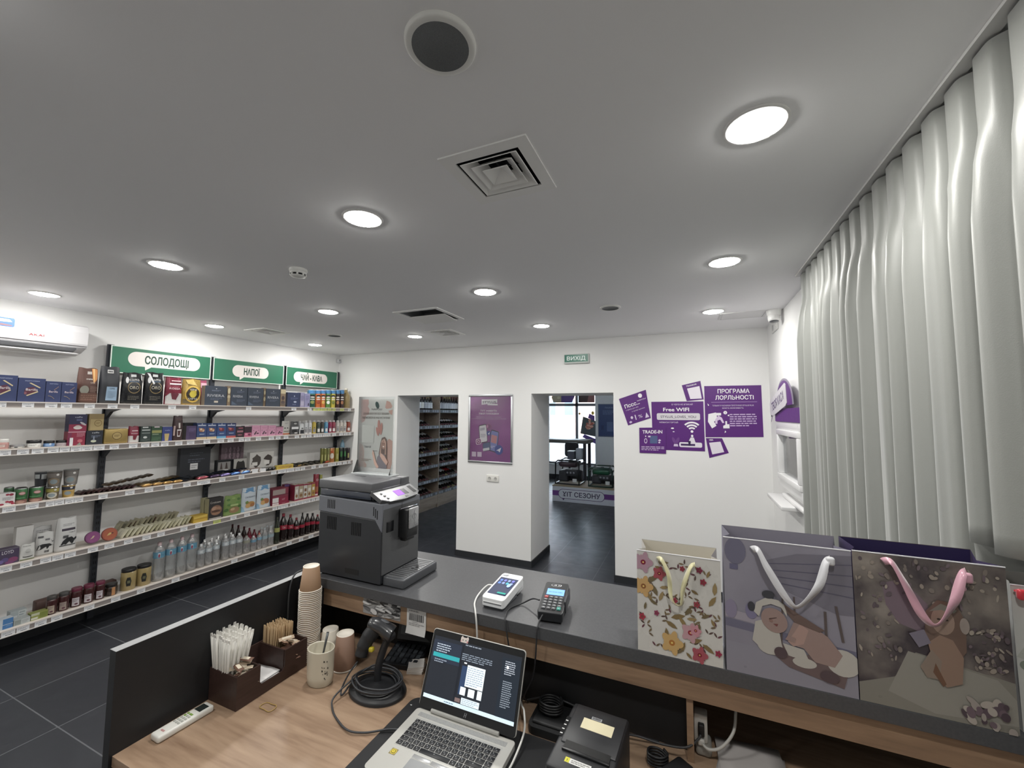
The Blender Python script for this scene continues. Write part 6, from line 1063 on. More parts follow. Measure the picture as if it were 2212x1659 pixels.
b = MB(); b.tube([(-2.73, 9.87, .6), (-2.73, 9.87, .08)], .025, metalm('5a5c60')); b.tube([(-2.73, 10.09, .64), (-2.73, 10.14, .8), (-2.73, 10.13, .95)], .02, CB); b.obj('column', r)
for k in range(5):
    a = 2*PI*k/5; b = MB(); b.tube([(-2.73, 9.87, .09), (-2.73+.26*math.cos(a), 9.87+.26*math.sin(a), .04)], [.022, .015], CB); b.lathe([(0, 0), (.02, .005), (.02, .035), (0, .04)], CB, (-2.73+.26*math.cos(a), 9.87+.26*math.sin(a), 0), 10); b.obj('leg', r)
# blue notice on the street wall
r = thing('wall_notice', 'dark blue framed notice on the far wall right of the shop window', 'poster', (-2.1, YF, 1.23))
b = MB(); b.box(-2.345, YF-.02, 1.225, -1.75, YF-.0005, 2.135, mat('6a7486', .4)); b.obj('frame', r)
b = MB(); b.box(-2.325, YF-.022, 1.245, -1.77, YF-.02, 2.115, mat('253c70', .4)); art(b, FY(YF-.022, -2.325, 1.245), .555, .87, [('t', .5, .88, .05, 'TRADE-IN', '8494bc', .4), ('lines', .2, .68, .8, .82, 3, '6478a8'), ('r', .4, .15, .7, .45, '5a6c98'), ('r', .12, .2, .25, .34, '1b2f5c')]); b.obj('print', r)

# ---------------------------------------------------------------- right wall: pay window and curtain
def kasa_poly(pts): return pts
r = thing('pay_window', 'white framed pay window with purple header on the right wall beside curtain', 'window', (XR, 3.8, 1.26))
PV = mat('e8e8e8', .3); Fw = FRX(XR, 0, 0)   # u = -y
wy0, wy1, wz0, wz1 = 3.30, 4.20, 1.262, 1.80
b = MB()
for q in ((wy0, wz0, wy1, wz0+.065), (wy0, wz1-.065, wy1, wz1), (wy0, wz0+.065, wy0+.07, wz1-.065), (wy1-.07, wz0+.065, wy1, wz1-.065)): b.bbox(XR-.045, q[0], q[1], XR-.0005, q[2], q[3], PV, .006)
b.obj('outer_frame', r)
b = MB()
for q in ((wy0+.07, wz0+.065, wy1-.07, wz0+.11), (wy0+.07, wz1-.11, wy1-.07, wz1-.065), (wy0+.07, wz0+.11, wy0+.12, wz1-.11), (wy1-.12, wz0+.11, wy1-.07, wz1-.11)): b.bbox(XR-.06, q[0], q[1], XR-.002, q[2], q[3], PV, .006)
b.obj('sash', r)
b = MB(); b.box(XR-.004, wy0+.11, wz0+.10, XR-.001, wy1-.11, wz1-.10, mat('7c7a80', .5)); b.box(XR-.006, wy0+.11, wz1-.19, XR-.004, wy1-.11, wz1-.10, mat('6a3f7c', .5))
for k in range(7): b.box(XR-.009, wy1-.16-.045*k, wz0+.11, XR-.004, wy1-.14-.045*k, wz1-.19, mat('b9b6ba', .5))
b.obj('blind', r)
b = MB(); b.box(XR-.018, wy0+.115, wz0+.105, XR-.014, wy1-.115, wz1-.105, m_clear('pay_glass', 'e8ecee', .1)); b.obj('glass_pane', r)
b = MB(); b.box(XR-.05, wy0, wz1, XR-.0005, wy1, wz1+.105, mat(PUR, .4)); b.obj('purple_header', r)
# purple logo stickers by the window
b = MB(); c = ell(-3.78, 1.93, .30, .21, 32)
F = FRX(XR-.0505, 0, 0); b.prism([p for p in c if p[1] > 1.905], F, 0, .006, mat('8b8496', .4)); b.prism([(x*.94-3.78*.06, 1.905+(z-1.905)*.93) for x, z in c if z > 1.905], F, .006, .007, mat(PUR, .4))
tag(b.obj('round_header_sticker', None, (XR-.05, 3.78, 1.9)), 'purple rounded sticker rising above the pay window', 'sticker')
r = thing('tilted_sign', 'white tilted sign reading ТВОЯ КАСА above the pay window', 'sign', (XR-.06, 3.95, 1.9))
pts = [(-4.355, 1.865), (-4.36, 1.955), (-4.33, 1.985), (-3.72, 2.10), (-3.68, 2.085), (-3.66, 1.945), (-3.70, 1.925), (-4.29, 1.835)]
b = MB(); F = FRX(XR-.058, 0, 0); b.prism(pts, F, 0, .004, mat('d4d2d6', .4)); b.prism([(-4.30, 1.85), (-4.33, 1.79), (-4.24, 1.85)], F, 0, .004, mat('cfc9d4', .4)); b.obj('board', r)
b = MB(); a = math.atan2(.115, .62); G = lambda u, v, w: F(-4.01+u*math.cos(a)-v*math.sin(a), 1.965+u*math.sin(a)+v*math.cos(a), w+.004); b.text(G, 0, -.035, .072, 'ТВОЯ КАСА', mat('4a3a66', .4), fit=.52, bold=.02); b.obj('lettering', r)
b = MB(); F = FRX(XR-.0005, 0, 0)
p = [(-4.44, 1.70), (-4.41, 1.745), (-4.34, 1.76), (-4.24, 1.74), (-4.205, 1.70), (-4.205, 1.28), (-4.24, 1.262), (-4.30, 1.30), (-4.38, 1.40), (-4.43, 1.52)]
b.prism(p, F, 0, .004, mat('7d7488', .4)); b.prism([(x*.985-4.32*.015, 1.5+(z-1.5)*.97) for x, z in p], F, .004, .005, mat('4f2a66', .4))
art(b, lambda u, v, w: F(-4.44+u, 1.27+v, w+.005), .24, .48, [('p', [(.12, .75), (.2, .95), (.24, .8), (.3, .62), (.36, .4), (.3, .42), (.2, .6)], 'b06a58'), ('p', [(.2, .6), (.28, .75), (.34, .7), (.3, .55)], 'd9c6cc'), ('e', .55, .3, .1, .05, 'd9c9e0'), ('e', .62, .5, .05, .08, 'c99a90'), ('r', .5, .16, .68, .24, 'b9604a'), ('e', .3, .36, .05, .02, 'd9c9e0')], lambda c: mat(c, .5))
tag(b.obj('oval_sticker', None, (XR, 4.32, 1.5)), 'dark purple oval sticker with figures left of the pay window', 'sticker')
r = thing('window_shelf', 'white shelf jutting from the wall under the pay window', 'shelf', (XR, 3.88, 1.15))
b = MB(); b.bbox(.60, 3.575, 1.155, XR-.0005, 4.18, 1.183, mat('dedede', .35), .004); b.obj('board', r)
b = MB(); b.bbox(XR-.05, 3.35, 1.1835, XR-.0005, 4.05, 1.215, mat('e2e2e2', .35), .01); b.obj('upper_ledge', r)
# curtain
CURT, nt, bs, N, L = nodes('curtain_satin')
bs.inputs['Base Color'].default_value = lin('8e908c'); bs.inputs['Roughness'].default_value = .42; bs.inputs['Sheen Weight'].default_value = .35; bs.inputs['Specular IOR Level'].default_value = .45
tc = N('ShaderNodeTexCoord'); nz = N('ShaderNodeTexNoise'); nz.inputs['Scale'].default_value = 400; bp = N('ShaderNodeBump'); bp.inputs['Strength'].default_value = .06; bp.inputs['Distance'].default_value = .003
L(tc.outputs['Object'], nz.inputs['Vector']); L(nz.outputs[0], bp.inputs['Height']); L(bp.outputs[0], bs.inputs['Normal'])
b = MB(); yA, yB2 = 3.03, .25; nf = 23
fo = [random.uniform(-.25, .25) for k in range(nf+2)]; am = [random.uniform(.7, 1.25) for k in range(nf+2)]
def ss(t): t = min(1, max(0, t)); return t*t*(3-2*t)
def cur(u, v):
    y = yA+(yB2-yA)*u; z = .015+(H-.017-.015)*v
    t = u*nf; k = int(t); fr = t-k
    ph = 2*PI*(t+fo[k]*(1-fr)*0+.12*math.sin(3.1*t)*(1-v))
    amp = (am[k]*(1-fr)+am[k+1]*fr)
    hd = ss((v-.84)/.12)                       # gathered heading
    low = .036*amp*math.cos(ph)+.012*math.cos(2.3*ph+1+k*0)*(1-v*.5)
    top = .016*abs(math.cos(ph/2))**8*2.2-.008
    x = .66+low*(1-hd)+top*hd+.006*math.exp(-((v-.905)/.02)**2)*math.cos(ph)
    yy = y+.012*math.sin(ph)*(1-hd)
    # pushed out over the end of the bar
    x += .30*max((1-ss((z-1.2)/.12))*(1-ss((y-1.70)/.10)), (1-ss((z-1.495)/.035))*(1-ss((y-1.37)/.06)))
    return (x, yy, z)
b.grid(cur, 420, 60, CURT); o = tag(b.obj('curtain', None, (.645, 1.7, 0), solid=.002), 'floor-length pale grey-green satin curtain with pleats along the right', 'curtain')
b = MB(); b.box(.632, .2, H-.010, .668, 3.04, H-.0005, mat('d6d6d4', .4)); tag(b.obj('curtain_track', None, (.65, 1.6, H)), 'white curtain track fixed to the ceiling above the pleated curtain', 'curtain rail')

# ---------------------------------------------------------------- service counter and desk
TOPM, nt, bs, N, L = nodes('counter_laminate')
tc = N('ShaderNodeTexCoord'); nz = N('ShaderNodeTexNoise'); nz.inputs['Scale'].default_value = 160; nz.inputs['Detail'].default_value = 4
mx = N('ShaderNodeValToRGB'); mx.color_ramp.elements[0].color = lin('46474a'); mx.color_ramp.elements[1].color = lin('4d4e51'); mx.color_ramp.elements[0].position = .35; mx.color_ramp.elements[1].position = .65
L(tc.outputs['Object'], nz.inputs['Vector']); L(nz.outputs[0], mx.inputs[0]); L(mx.outputs[0], bs.inputs['Base Color']); bs.inputs['Roughness'].default_value = .38
DK = mat('1d1e21', .5); OAK = m_wood('desk_oak', '7d6450', '99806a', 'ab927a', 0, .8, .42); OAKD = m_wood('fascia_oak', '7a6350', '8f755e', 'a2886e', 0, 1.0, .5)
BZ = 1.19; BY = 1.243; BX0 = -1.43; BX1 = .66
r = thing('service_counter', 'dark grey bar-height counter with oak strip across the foreground', 'counter', (-.4, 1.45, 0))
b = MB(); b.box(BX0, BY, 1.153, BX1, 1.668, BZ, TOPM); b.obj('bar_top', r, bevel=.0015)
b = MB(); b.box(-1.366, BY+.018, 1.082, BX1-.01, BY+.036, 1.1525, OAKD); b.obj('oak_fascia', r)
b = MB(); b.box(BX0+.01, 1.60, 0, BX1, 1.618, 1.1525, DK); b.obj('front_panel', r)
b = MB(); b.box(-1.49, .645, 0, -1.46, 1.618, BZ-.001, DK); b.obj('end_panel', r)
b = MB(); b.box(-1.4905, .6445, BZ-.001, -1.4595, 1.668, BZ, mat('8f9092', .45)); b.obj('lit_top_edge', r)  # lamp light on the dark panel's top, painted as lighter grey
b = MB(); b.box(-1.4595, BY, 1.082, -1.366, BY+.05, 1.1525, DK); b.obj('corner_block', r)
b = MB(); KP = mat('121214', .6); b.box(-1.4595, 1.40, .9155, -.80, 1.41, 1.1525, KP); b.box(-.80, 1.31, .9155, -.79, 1.41, 1.1525, KP); b.box(-.79, 1.31, .9155, -.027, 1.32, 1.1525, KP); b.obj('under_bar_shade', r)  # added near-black sheets standing in for the shade under the bar
b = MB(); b.box(-.026, 1.27, .9155, -.009, 1.60, 1.082, OAKD); b.obj('divider', r)
r = thing('desk', 'oak-topped work desk below the bar, in the foreground', 'desk', (-.4, 1.1, 0))
b = MB(); b.box(-1.459, .652, .887, BX1, 1.599, .915, OAK); b.obj('desktop', r, bevel=.001)
for x in (-.60, .62): b = MB(); b.box(x-.009, .75, 0, x+.009, 1.58, .8865, DK); b.obj('side_support', r)

# coffee machine
r = thing('coffee_machine', 'dark grey bean-to-cup coffee machine on the left end of the bar', 'coffee machine', (-1.25, 1.40, BZ))
y0, y1 = 1.272, 1.505; GRY = mat('70737a', .35, .1); DGR = mat('2c2e32', .38); FRT = mat('58595b', .3, .3)
FP = lambda u, v, w: (u, w, v)
b = MB(); b.prism([(-1.42, BZ+.006), (-1.093, BZ+.006), (-1.093, 1.389), (-1.127, 1.434), (-1.42, 1.442)], FP, y0, y1, DGR); b.obj('lower_housing', r, bevel=.003)
b = MB(); b.prism([(-1.425, 1.442), (-1.127, 1.434), (-1.093, 1.389), (-1.088, 1.497), (-1.15, 1.499), (-1.425, 1.506)], FP, y0-.001, y1+.001, GRY); b.obj('upper_housing', r, bevel=.003)
b = MB(); b.bbox(-1.423, y0+.002, 1.506, -1.152, y1-.002, 1.536, mat('353a46', .12, coat=.5), .004); b.obj('water_tank', r)
b = MB(); b.bbox(-1.428, y0-.002, 1.536, -1.146, 1.445, 1.572, mat('5b5c5f', .42), .004); b.obj('hopper_lid', r)
b = MB(); b.bbox(-1.428, 1.447, 1.53, -1.146, y1, 1.571, mat('545558', .35), .004); b.bbox(-1.152, y0+.01, 1.505, -1.147, y1-.004, 1.54, mat('4a4b4e', .3), .001); b.obj('rear_lid', r)
b = MB(); b.box(-1.36, 1.40, 1.572, -1.30, 1.408, 1.5725, mat('1d1e20', .6)); b.obj('lid_slot', r)
# sloping control panel
a = Vector((-1.150, 0, 1.537)); e = Vector((-1.078, 0, 1.498)); d = (e-a); nrm = Vector((-d.z, 0, d.x)).normalized()*-1
if nrm.z < 0: nrm = -nrm
def CP(u, v, w): p = a+d*v+nrm*w; return (p.x, y0-.001+u*(y1-y0+.002), p.z)
b = MB(); b.prism([(0, 0), (1, 0), (1, .72), (.86, .93), (.5, 1.0), (.14, .93), (0, .72)], CP, -.012, .004, FRT); b.tube([CP(0, 0, .004), CP(.5, -.02, .005), CP(1, 0, .004)], .0035, metalm('d0d2d4', .2)); b.tube([CP(u_, v_, .003) for u_, v_ in ((0, .72), (.14, .93), (.5, 1.0), (.86, .93), (1, .72))], .003, metalm('a8aaac', .25)); b.obj('control_panel', r)
b = MB(); b.prism([(.42, .3), (.60, .3), (.60, .72), (.42, .72)], CP, .004, .0048, lamp_mat('8a5ac8', .25)); b.obj('display', r)
b = MB(); b.prism([(.61, .3), (.72, .3), (.72, .72), (.61, .72)], CP, .004, .0046, mat('2a2b2e', .2)); b.prism([(.84, .2), (.93, .2), (.93, .75), (.84, .75)], CP, .004, .0046, mat('26272a', .2)); b.obj('dark_window', r)
for k in range(3): b = MB(); b.lathe([(.0, .004), (.005, .003), (.005, -.002)], metalm('d9dadc', .2), CP(.14+.015*k, .3+.2*k, .004), 12); b.obj('button', r)
b = MB(); b.prism([(.56, .82), (.63, .82), (.63, 1.0), (.56, 1.0)], CP, .003, .0052, mat('1c1d1f', .3)); b.obj('button', r)
# front face, spout, tray
b = MB(); b.box(-1.0935, y0+.004, BZ+.04, -1.089, y1-.004, 1.492, FRT); b.box(-1.0892, 1.385, 1.45, -1.0885, 1.387, 1.495, mat('2a2a2c', .5)); b.obj('front_panel', r)
b = MB(); b.bbox(-1.0895, 1.295, 1.385, -1.086, 1.335, 1.425, mat('141518', .3), .003); b.obj('hatch_window', r)
b = MB(); b.bbox(-1.092, 1.365, 1.348, -1.045, 1.437, 1.462, mat('1d1e20', .3), .006, 3); b.bbox(-1.085, 1.372, 1.335, -1.055, 1.430, 1.35, mat('151618', .4), .004); b.obj('spout_block', r)
b = MB(); b.bbox(-1.047, 1.373, 1.385, -1.039, 1.433, 1.466, mat('b3b4b6', .28, .6), .005); b.box(-1.0388, 1.402, 1.40, -1.0384, 1.4045, 1.455, mat('6e6f72', .4)); b.lathe([(.010, -.0004), (.012, .0006)], mat('6e6f72', .4), (-1.0387, 1.403, 1.43), 20, 'x', False); b.obj('spout_cover', r)
b = MB(); b.tube([(-1.068, 1.35, 1.466), (-1.055, 1.40, 1.469), (-1.062, 1.45, 1.466)], .003, metalm('d4d5d7', .15)); b.obj('chrome_bar', r)
b = MB(); b.bbox(-1.0925, 1.284, BZ+.001, -.992, 1.535-.03, BZ+.036, mat('54565a', .35, .2), .006, 3); tr = b.obj('drip_tray', r)
b = MB(); b.box(-1.085, 1.292, BZ+.036, -1.0, 1.497, BZ+.038, mat('8b8d90', .3, .6))
for k in range(12):
    y = 1.304+k*.016
    if k in (5, 6): b.box(-1.08, y, BZ+.038, -1.045, y+.006, BZ+.0384, mat('2b2c2f', .5)); b.box(-1.022, y, BZ+.038, -1.006, y+.006, BZ+.0384, mat('2b2c2f', .5))
    else: b.box(-1.08, y, BZ+.038, -1.006, y+.006, BZ+.0384, mat('3b3c3f', .5))
for (x, y) in ((-1.038, 1.385), (-1.028, 1.40), (-1.038, 1.415)): b.box(x, y, BZ+.038, x+.012, y+.011, BZ+.0387, mat('101113', .5))
b.obj('tray_grille', tr)
for (x, z, n, h, m_) in ((-1.375, 1.458, 5, .035, 0), (-1.135, 1.45, 3, .034, 1), (-1.375, 1.375, 6, .05, 0), (-1.245, 1.365, 6, .05, 0)):
    b = MB()
    for k in range(n): zz = z-(.006*k if m_ else 0); b.box(x+.009*k, y0-.0016, zz, x+.004+.009*k, y0+.001, zz+h, mat('0e0f11', .7))
    b.obj('vent_slots', r)
b = MB(); b.box(-1.27, y0-.0007, 1.215, -1.20, y0, 1.235, mat('1a1b1d', .5)); b.obj('rating_plate', r)
b = MB()
for x in (-1.40, -1.12):
    for y in (1.295, 1.48): b.lathe([(.012, 0), (.012, .008)], mat('161618', .7), (x, y, BZ), 12)
b.obj('foot', r)
# acrylic stand with leaflet on the machine
r = thing('leaflet_stand', 'clear acrylic stand with a pink and white leaflet on the coffee machine', 'poster stand', (-1.325, 1.467, 1.572))
AC = m_clear('acrylic', 'fdfefe', .03); x0, x1, z0 = -1.425+.0, -1.195, 1.5725
sx0 = -1.412
b = MB(); b.box(sx0-.012, 1.44, z0, x1-.0, 1.498, z0+.004, mat('dfe3e4', .15, alpha=.65)); b.obj('base', r)
b = MB(); b.box(sx0, 1.4635, z0+.004, x1-.012, 1.4655, z0+.35, AC); b.box(sx0, 1.4695, z0+.004, x1-.012, 1.4715, z0+.35, AC)
for x in (sx0-.001, x1-.014): b.prism([(1.441, z0+.004), (1.4635, z0+.004), (1.4635, z0+.06)], lambda u, v, w: (w, u, v), x, x+.003, AC)
b.obj('acrylic_sheet', r)
b = MB(); px0, px1, pz0, pz1 = sx0+.004, x1-.018, z0+.028, z0+.338; Wd, Hd = px1-px0, pz1-pz0; b.box(px0, 1.4665, pz0, px1, 1.4685, pz1, paper('e2e3df')); F = FY(1.4665, px0, pz0); PK = 'd9aa9a'
A = [('p', [(0, 1), (.26, 1), (.27, .93), (.24, .9), (.3, .85), (.28, .78), (.2, .76), (.16, .68), (.06, .65), (0, .67)], 'd7aaa4'), ('p', [(.76, .88), (.8, .98), (.9, .96), (.97, .9), (.94, .87), (.8, .86)], PK), ('p', [(.86, .83), (.98, .85), (.97, .77), (.9, .79)], PK), ('p', [(0, .35), (.12, .32), (.17, .24), (.16, .1), (.26, .04), (.24, 0), (0, 0)], PK), ('p', [(.82, .38), (.9, .43), (1, .4), (1, 0), (.8, 0), (.84, .2)], PK),
 ('e', .53, .915, .065, .043, '3f5c5a', -.6), ('t', .52, .84, .028, 'NAPOLI', '4a4f52', .3), ('t', .5, .775, .030, 'ДІЗНАВАЙСЯ ПРО ВСЕ ПЕРШИМ!', '7a6e66', .76), ('t', .5, .715, .030, 'ПІДПИСУЙСЯ НА НАШ ІНСТАГРАМ!', '6f6a64', .82), ('r', .1, .36, .46, .62, 'dfe1de'), ('t', .28, .29, .03, 'Скануй QR', '7a7c7c', .2),
 ('e', .6, .6, .04, .1, 'd2a39a', .1), ('e', .67, .57, .035, .09, 'd2a39a', -.15), ('e', .56, .53, .03, .07, 'd2a39a', .5), ('lines', .1, .09, .4, .13, 2, 'a99a90'), ('t', .5, .24, .02, 'знижки', '8b8d90', .14)]
H1, H2, SK = '8f7d77', 'b49a8e', 'c7a79a'
A += [('p', [(.62, .2), (.66, .36), (.7, .44), (.78, .455), (.84, .42), (.86, .3), (.86, .14), (.64, .14)], H1), ('p', [(.55, .02), (.58, .16), (.66, .22), (.8, .2), (.86, .12), (.86, 0), (.55, 0)], 'a8a2aa'), ('e', .755, .345, .055, .07, SK), ('e', .735, .355, .01, .006, '4a3a38'), ('e', .775, .355, .01, .006, '4a3a38'), ('e', .755, .315, .022, .008, 'e9e2de'), ('p', [(.7, .4), (.78, .43), (.83, .38), (.83, .2), (.8, .2), (.81, .36), (.75, .41), (.7, .36), (.69, .2), (.65, .2)], H2),
 ('p', [(.44, .2), (.47, .24), (.5, .19), (.55, .1), (.64, .02), (.58, 0), (.5, .06), (.46, .15)], SK), ('e', .46, .21, .03, .03, SK), ('r', .445, .22, .46, .26, SK), ('p', [(.66, .18), (.74, .12), (.86, .05), (.9, .1), (.8, .18), (.7, .22)], SK)]
art(b, F, Wd, Hd, A); b.obj('leaflet', r)

# card terminals
r = thing('card_terminal', 'white payment terminal with touch screen on the bar, left one', 'card terminal', (-.625, 1.37, BZ)); xf = Matrix.Translation((-.625, 1.285, BZ)) @ Matrix.Rotation(R(-2), 4, 'Z'); WH = mat('e4e6e8', .3)
TF = lambda u, v, w: (-.043+u*.086, .0+v*.17, .036+.022*v+w)
b = MB(xf=xf); b.prism(rrect(0, .0, 1, 1, .1), TF, -.028, 0, WH, False); b.obj('body', r, bevel=.002)
b = MB(xf=xf); b.bbox(-.038, .004, 0, .038, .12, .012, mat('4a4d52', .5), .004); b.bbox(-.04, .12, .004, .04, .178, .05, WH, .012, 3); b.obj('printer_bay', r)
b = MB(xf=xf); b.prism(rrect(.09, .16, .91, .86, .03), TF, 0, .0008, lamp_mat('33384e', .2)); art(b, lambda u, v, w: TF(.09+u*.82, .16+v*.70, w+.0008), 1, 1, [('r', .0, .92, 1, 1, 'cfd2da')]+[('p', rrect(.1+.22*i, .55+.15*j, .24+.22*i, .66+.15*j, .03), random.choice(['5a78c8', '6a6cc0', '4a9aa8', '7a8ab8'])) for i in range(4) for j in range(2)]+[('r', .5, .03, .95, .11, '2f8a80'), ('e', .78, .5, .1, .1, '8fa8d8')], lambda c: lamp_mat(c, .22)); b.obj('touch_screen', r)
b = MB(xf=xf); b.box(-.034, -.0008, .018, .034, .001, .022, mat('7c7e82', .4)); b.box(-.034, -.0015, .0225, .034, .001, .0245, mat('f2f3f4', .2)); b.obj('card_slot', r)
b = MB(xf=xf); b.lathe([(0, 0), (.012, .0)], mat('c9ccd2', .3), TF(.2, .93, .001), 12, caps=False); b.obj('camera_eye', r)
r = thing('card_terminal', 'black keypad payment terminal with blue display on the bar', 'card terminal', (-.43, 1.36, BZ)); xf = Matrix.Translation((-.42, 1.278, BZ)) @ Matrix.Rotation(R(8), 4, 'Z'); BK = mat('1b1d21', .35)
TF = lambda u, v, w: (-.041+u*.082, .0+v*.165, .032+.03*v+w)
b = MB(xf=xf); b.prism(rrect(0, 0, 1, 1, .08), TF, -.026, 0, BK); b.obj('body', r, bevel=.002)
b = MB(xf=xf); b.bbox(-.036, .006, 0, .036, .15, .02, mat('141518', .5), .004); b.bbox(.037, .05, .012, .0445, .16, .05, mat('2a2c30', .3), .003); b.obj('base', r)
b = MB(xf=xf); b.prism([(.16, .56), (.88, .56), (.88, .76), (.16, .76)], TF, 0, .0006, lamp_mat('6f9af0', .30)); b.text(lambda u, v, w: TF(.52+u, .66+v, w+.0006), 0, -.02, .035, 'вас вітає банк', lamp_mat('3a5ab0', .2), fit=.56); b.obj('display', r)
b = MB(xf=xf); art(b, lambda u, v, w: TF(u, v, w), 1, 1, [('e', .48, .89, .22, .045, 'd8d8da'), ('e', .48, .89, .20, .039, '1b1d21'), ('p', [(.36, .88), (.46, .91), (.5, .9), (.5, .875)], 'd8d8da'), ('p', [(.55, .865), (.58, .89), (.56, .91), (.60, .91), (.62, .885), (.58, .865)], 'd8d8da'), ('p', [(.63, .86), (.67, .89), (.65, .92), (.69, .91), (.71, .885), (.67, .86)], 'd8d8da')]); b.obj('contactless_mark', r)
kb = MB(xf=xf); kb.prism([(.1, .08), (.92, .08), (.92, .53), (.1, .53)], TF, 0, .0004, mat('141519', .5)); kb.obj('keypad', r)
for j in range(5):
    for i in range(4):
        big = (i == 3 and j == 0); c = '3d8f84' if big else ('b0484a' if (i == 0 and j == 4) else '5a5c60')
        k = MB(xf=xf); u0, v0 = .13+.2*i, .105+.085*j; k.prism(rrect(u0, v0, u0+.15, v0+(.075 if big else .055), .012), TF, .0004, .003, mat(c, .4)); k.box(*TF(u0+.05, v0+.02, .003), *TF(u0+.1, v0+.035, .0034), mat('d0d0d0', .5)); k.obj('key', r)
def cable(name, label, pts, rad, c, grp=None, n=10):
    b = MB(); p = spline(pts, n); b.tube(p, rad, mat(c, .45), 8)
    return tag(b.obj(name, None, pts[0]), label, 'cable', grp)
cable('power_cable', 'white cable looping from the white terminal over the bar edge', [(-.671, 1.40, 1.216), (-.70, 1.40, 1.215), (-.716, 1.36, 1.196), (-.70, 1.30, 1.1935), (-.672, 1.252, 1.1945), (-.660, 1.2365, 1.178), (-.656, 1.237, 1.13), (-.65, 1.235, 1.05), (-.62, 1.25, .96), (-.55, 1.30, .92)], .003, 'dcdcda')
cable('power_cable', 'black cable running from the black terminal left over the bar edge', [(-.480, 1.35, 1.222), (-.51, 1.365, 1.215), (-.545, 1.36, 1.196), (-.572, 1.31, 1.1935), (-.562, 1.252, 1.1945), (-.552, 1.236, 1.175), (-.538, 1.236, 1.10), (-.52, 1.25, 1.0), (-.5, 1.30, .92)], .0025, '2b2c2f')
cable('power_cable', 'black cable dropping from the black terminal front down the oak strip', [(-.442, 1.276, 1.2135), (-.446, 1.262, 1.2045), (-.447, 1.248, 1.196), (-.447, 1.236, 1.18), (-.452, 1.237, 1.1), (-.462, 1.24, 1.04), (-.49, 1.25, .98), (-.52, 1.28, .92)], .0025, '2b2c2f')
# gift bags standing on the bar
def gift_bag(label, x0, x1, h, dep, y, frontm, side_c, inner_c, rib_c, items, rx0, rx1, rz, drop, wr, bow=False):
    r = thing('gift_bag', label, 'gift bag', ((x0+x1)/2, y+dep/2, BZ)); z0, z1 = BZ+.0005, BZ+h; w = x1-x0; xm = .012
    SM = frontm; IN = mat(inner_c, .5)
    b = MB(); b.add([(x0, y, z0), (x1, y, z0), (x1, y+.006, z1), (x0, y+.006, z1)], [(0, 1, 2, 3)], SM)
    art(b, lambda u, v, q: (x0+u, y+.006*v/h-q, z0+v), w, h, items, lambda c: mat(c, .3)); b.obj('front_panel', r)
    b = MB(); b.add([(x0, y+dep, z0), (x1, y+dep, z0), (x1-.004, y+dep-.004, z1+.004), (x0+.004, y+dep-.004, z1+.004)], [(3, 2, 1, 0)], SM)
    b.add([(x0+.001, y+dep-.001, z0), (x1-.001, y+dep-.001, z0), (x1-.005, y+dep-.005, z1+.003), (x0+.005, y+dep-.005, z1+.003)], [(0, 1, 2, 3)], IN); b.obj('back_panel', r)
    b = MB()
    for x, s in ((x0, 1), (x1, -1)):
        m1 = x+s*.02
        b.add([(x, y, z0), (x+s*.002, y+dep/2, z0), (m1, y+dep/2, z1-.006), (x, y+.006, z1)], [(0, 1, 2, 3)], mat(side_c, .35)); b.add([(x+s*.002, y+dep/2, z0), (x, y+dep, z0), (x+s*.004, y+dep-.004, z1+.004), (m1, y+dep/2, z1-.006)], [(0, 1, 2, 3)], mat(side_c, .35))
    b.add([(x0, y, z0), (x1, y, z0), (x1, y+dep, z0), (x0, y+dep, z0)], [(3, 2, 1, 0)], mat(side_c, .5)); b.obj('side_gusset', r)
    b = MB(); t = .0016
    b.box(x0, y+.0045, z1-.002, x1, y+.0065, z1+.0002, mat('e6e6ea', .4)); b.obj('rim', r)
    b = MB(); RB = mat(rib_c, .25, sheen=.4); m = (rx0+rx1)/2; pts = spline([(rx0, 0, rz), (rx0+.012, -.012, rz+.004), (rx0+.03, -.016, rz-.035), (m-.012, -.020, rz-drop+.01), (m+.012, -.020, rz-drop), (rx1-.03, -.016, rz-drop*.55), (rx1-.012, -.012, rz-.006), (rx1, 0, rz)], 8); n = len(pts)
    v = []
    for i, p in enumerate(pts):
        q = pts[min(i+1, n-1)]-pts[max(i-1, 0)]; a = 2.2*math.sin(i/n*9); px, pz = -q.z, q.x; l = (px*px+pz*pz)**.5 or 1; hw = wr/2*(.55+.45*abs(math.cos(a*.6)))
        for s in (-1, 1): v.append((p.x+px/l*hw*s, y+p.y-.002+.006*s*math.sin(a), p.z+pz/l*hw*s))
    b.add(v, [(2*i, 2*i+1, 2*i+3, 2*i+2) for i in range(n-1)], RB, True)
    if bow:
        for (kx, kz, s_) in bow: b.bbox(kx-.008*s_, y-.014, kz-.009*s_, kx+.008*s_, y-.002, kz+.009*s_, RB, .005, 3)
    b.obj('ribbon_handle', r, solid=.0008)
    return r
def flower(cx, cy, s, c, c2, n=5, asp=.78, ph=0):
    o = [('e', cx+s*.62*math.cos(2*PI*k/n+ph), cy+s*.62*asp*math.sin(2*PI*k/n+ph), s*.52, s*.42*asp, c, 2*PI*k/n+ph) for k in range(n)]
    return o+[('e', cx+s*.5*math.cos(2*PI*(k+.5)/n+ph), cy+s*.5*asp*math.sin(2*PI*(k+.5)/n+ph), s*.34, s*.2*asp, c, 2*PI*(k+.5)/n+ph) for k in range(n)]+[('e', cx, cy, s*.3, s*.3*asp, c2), ('e', cx, cy, s*.1, s*.1*asp, 'd9c070')]
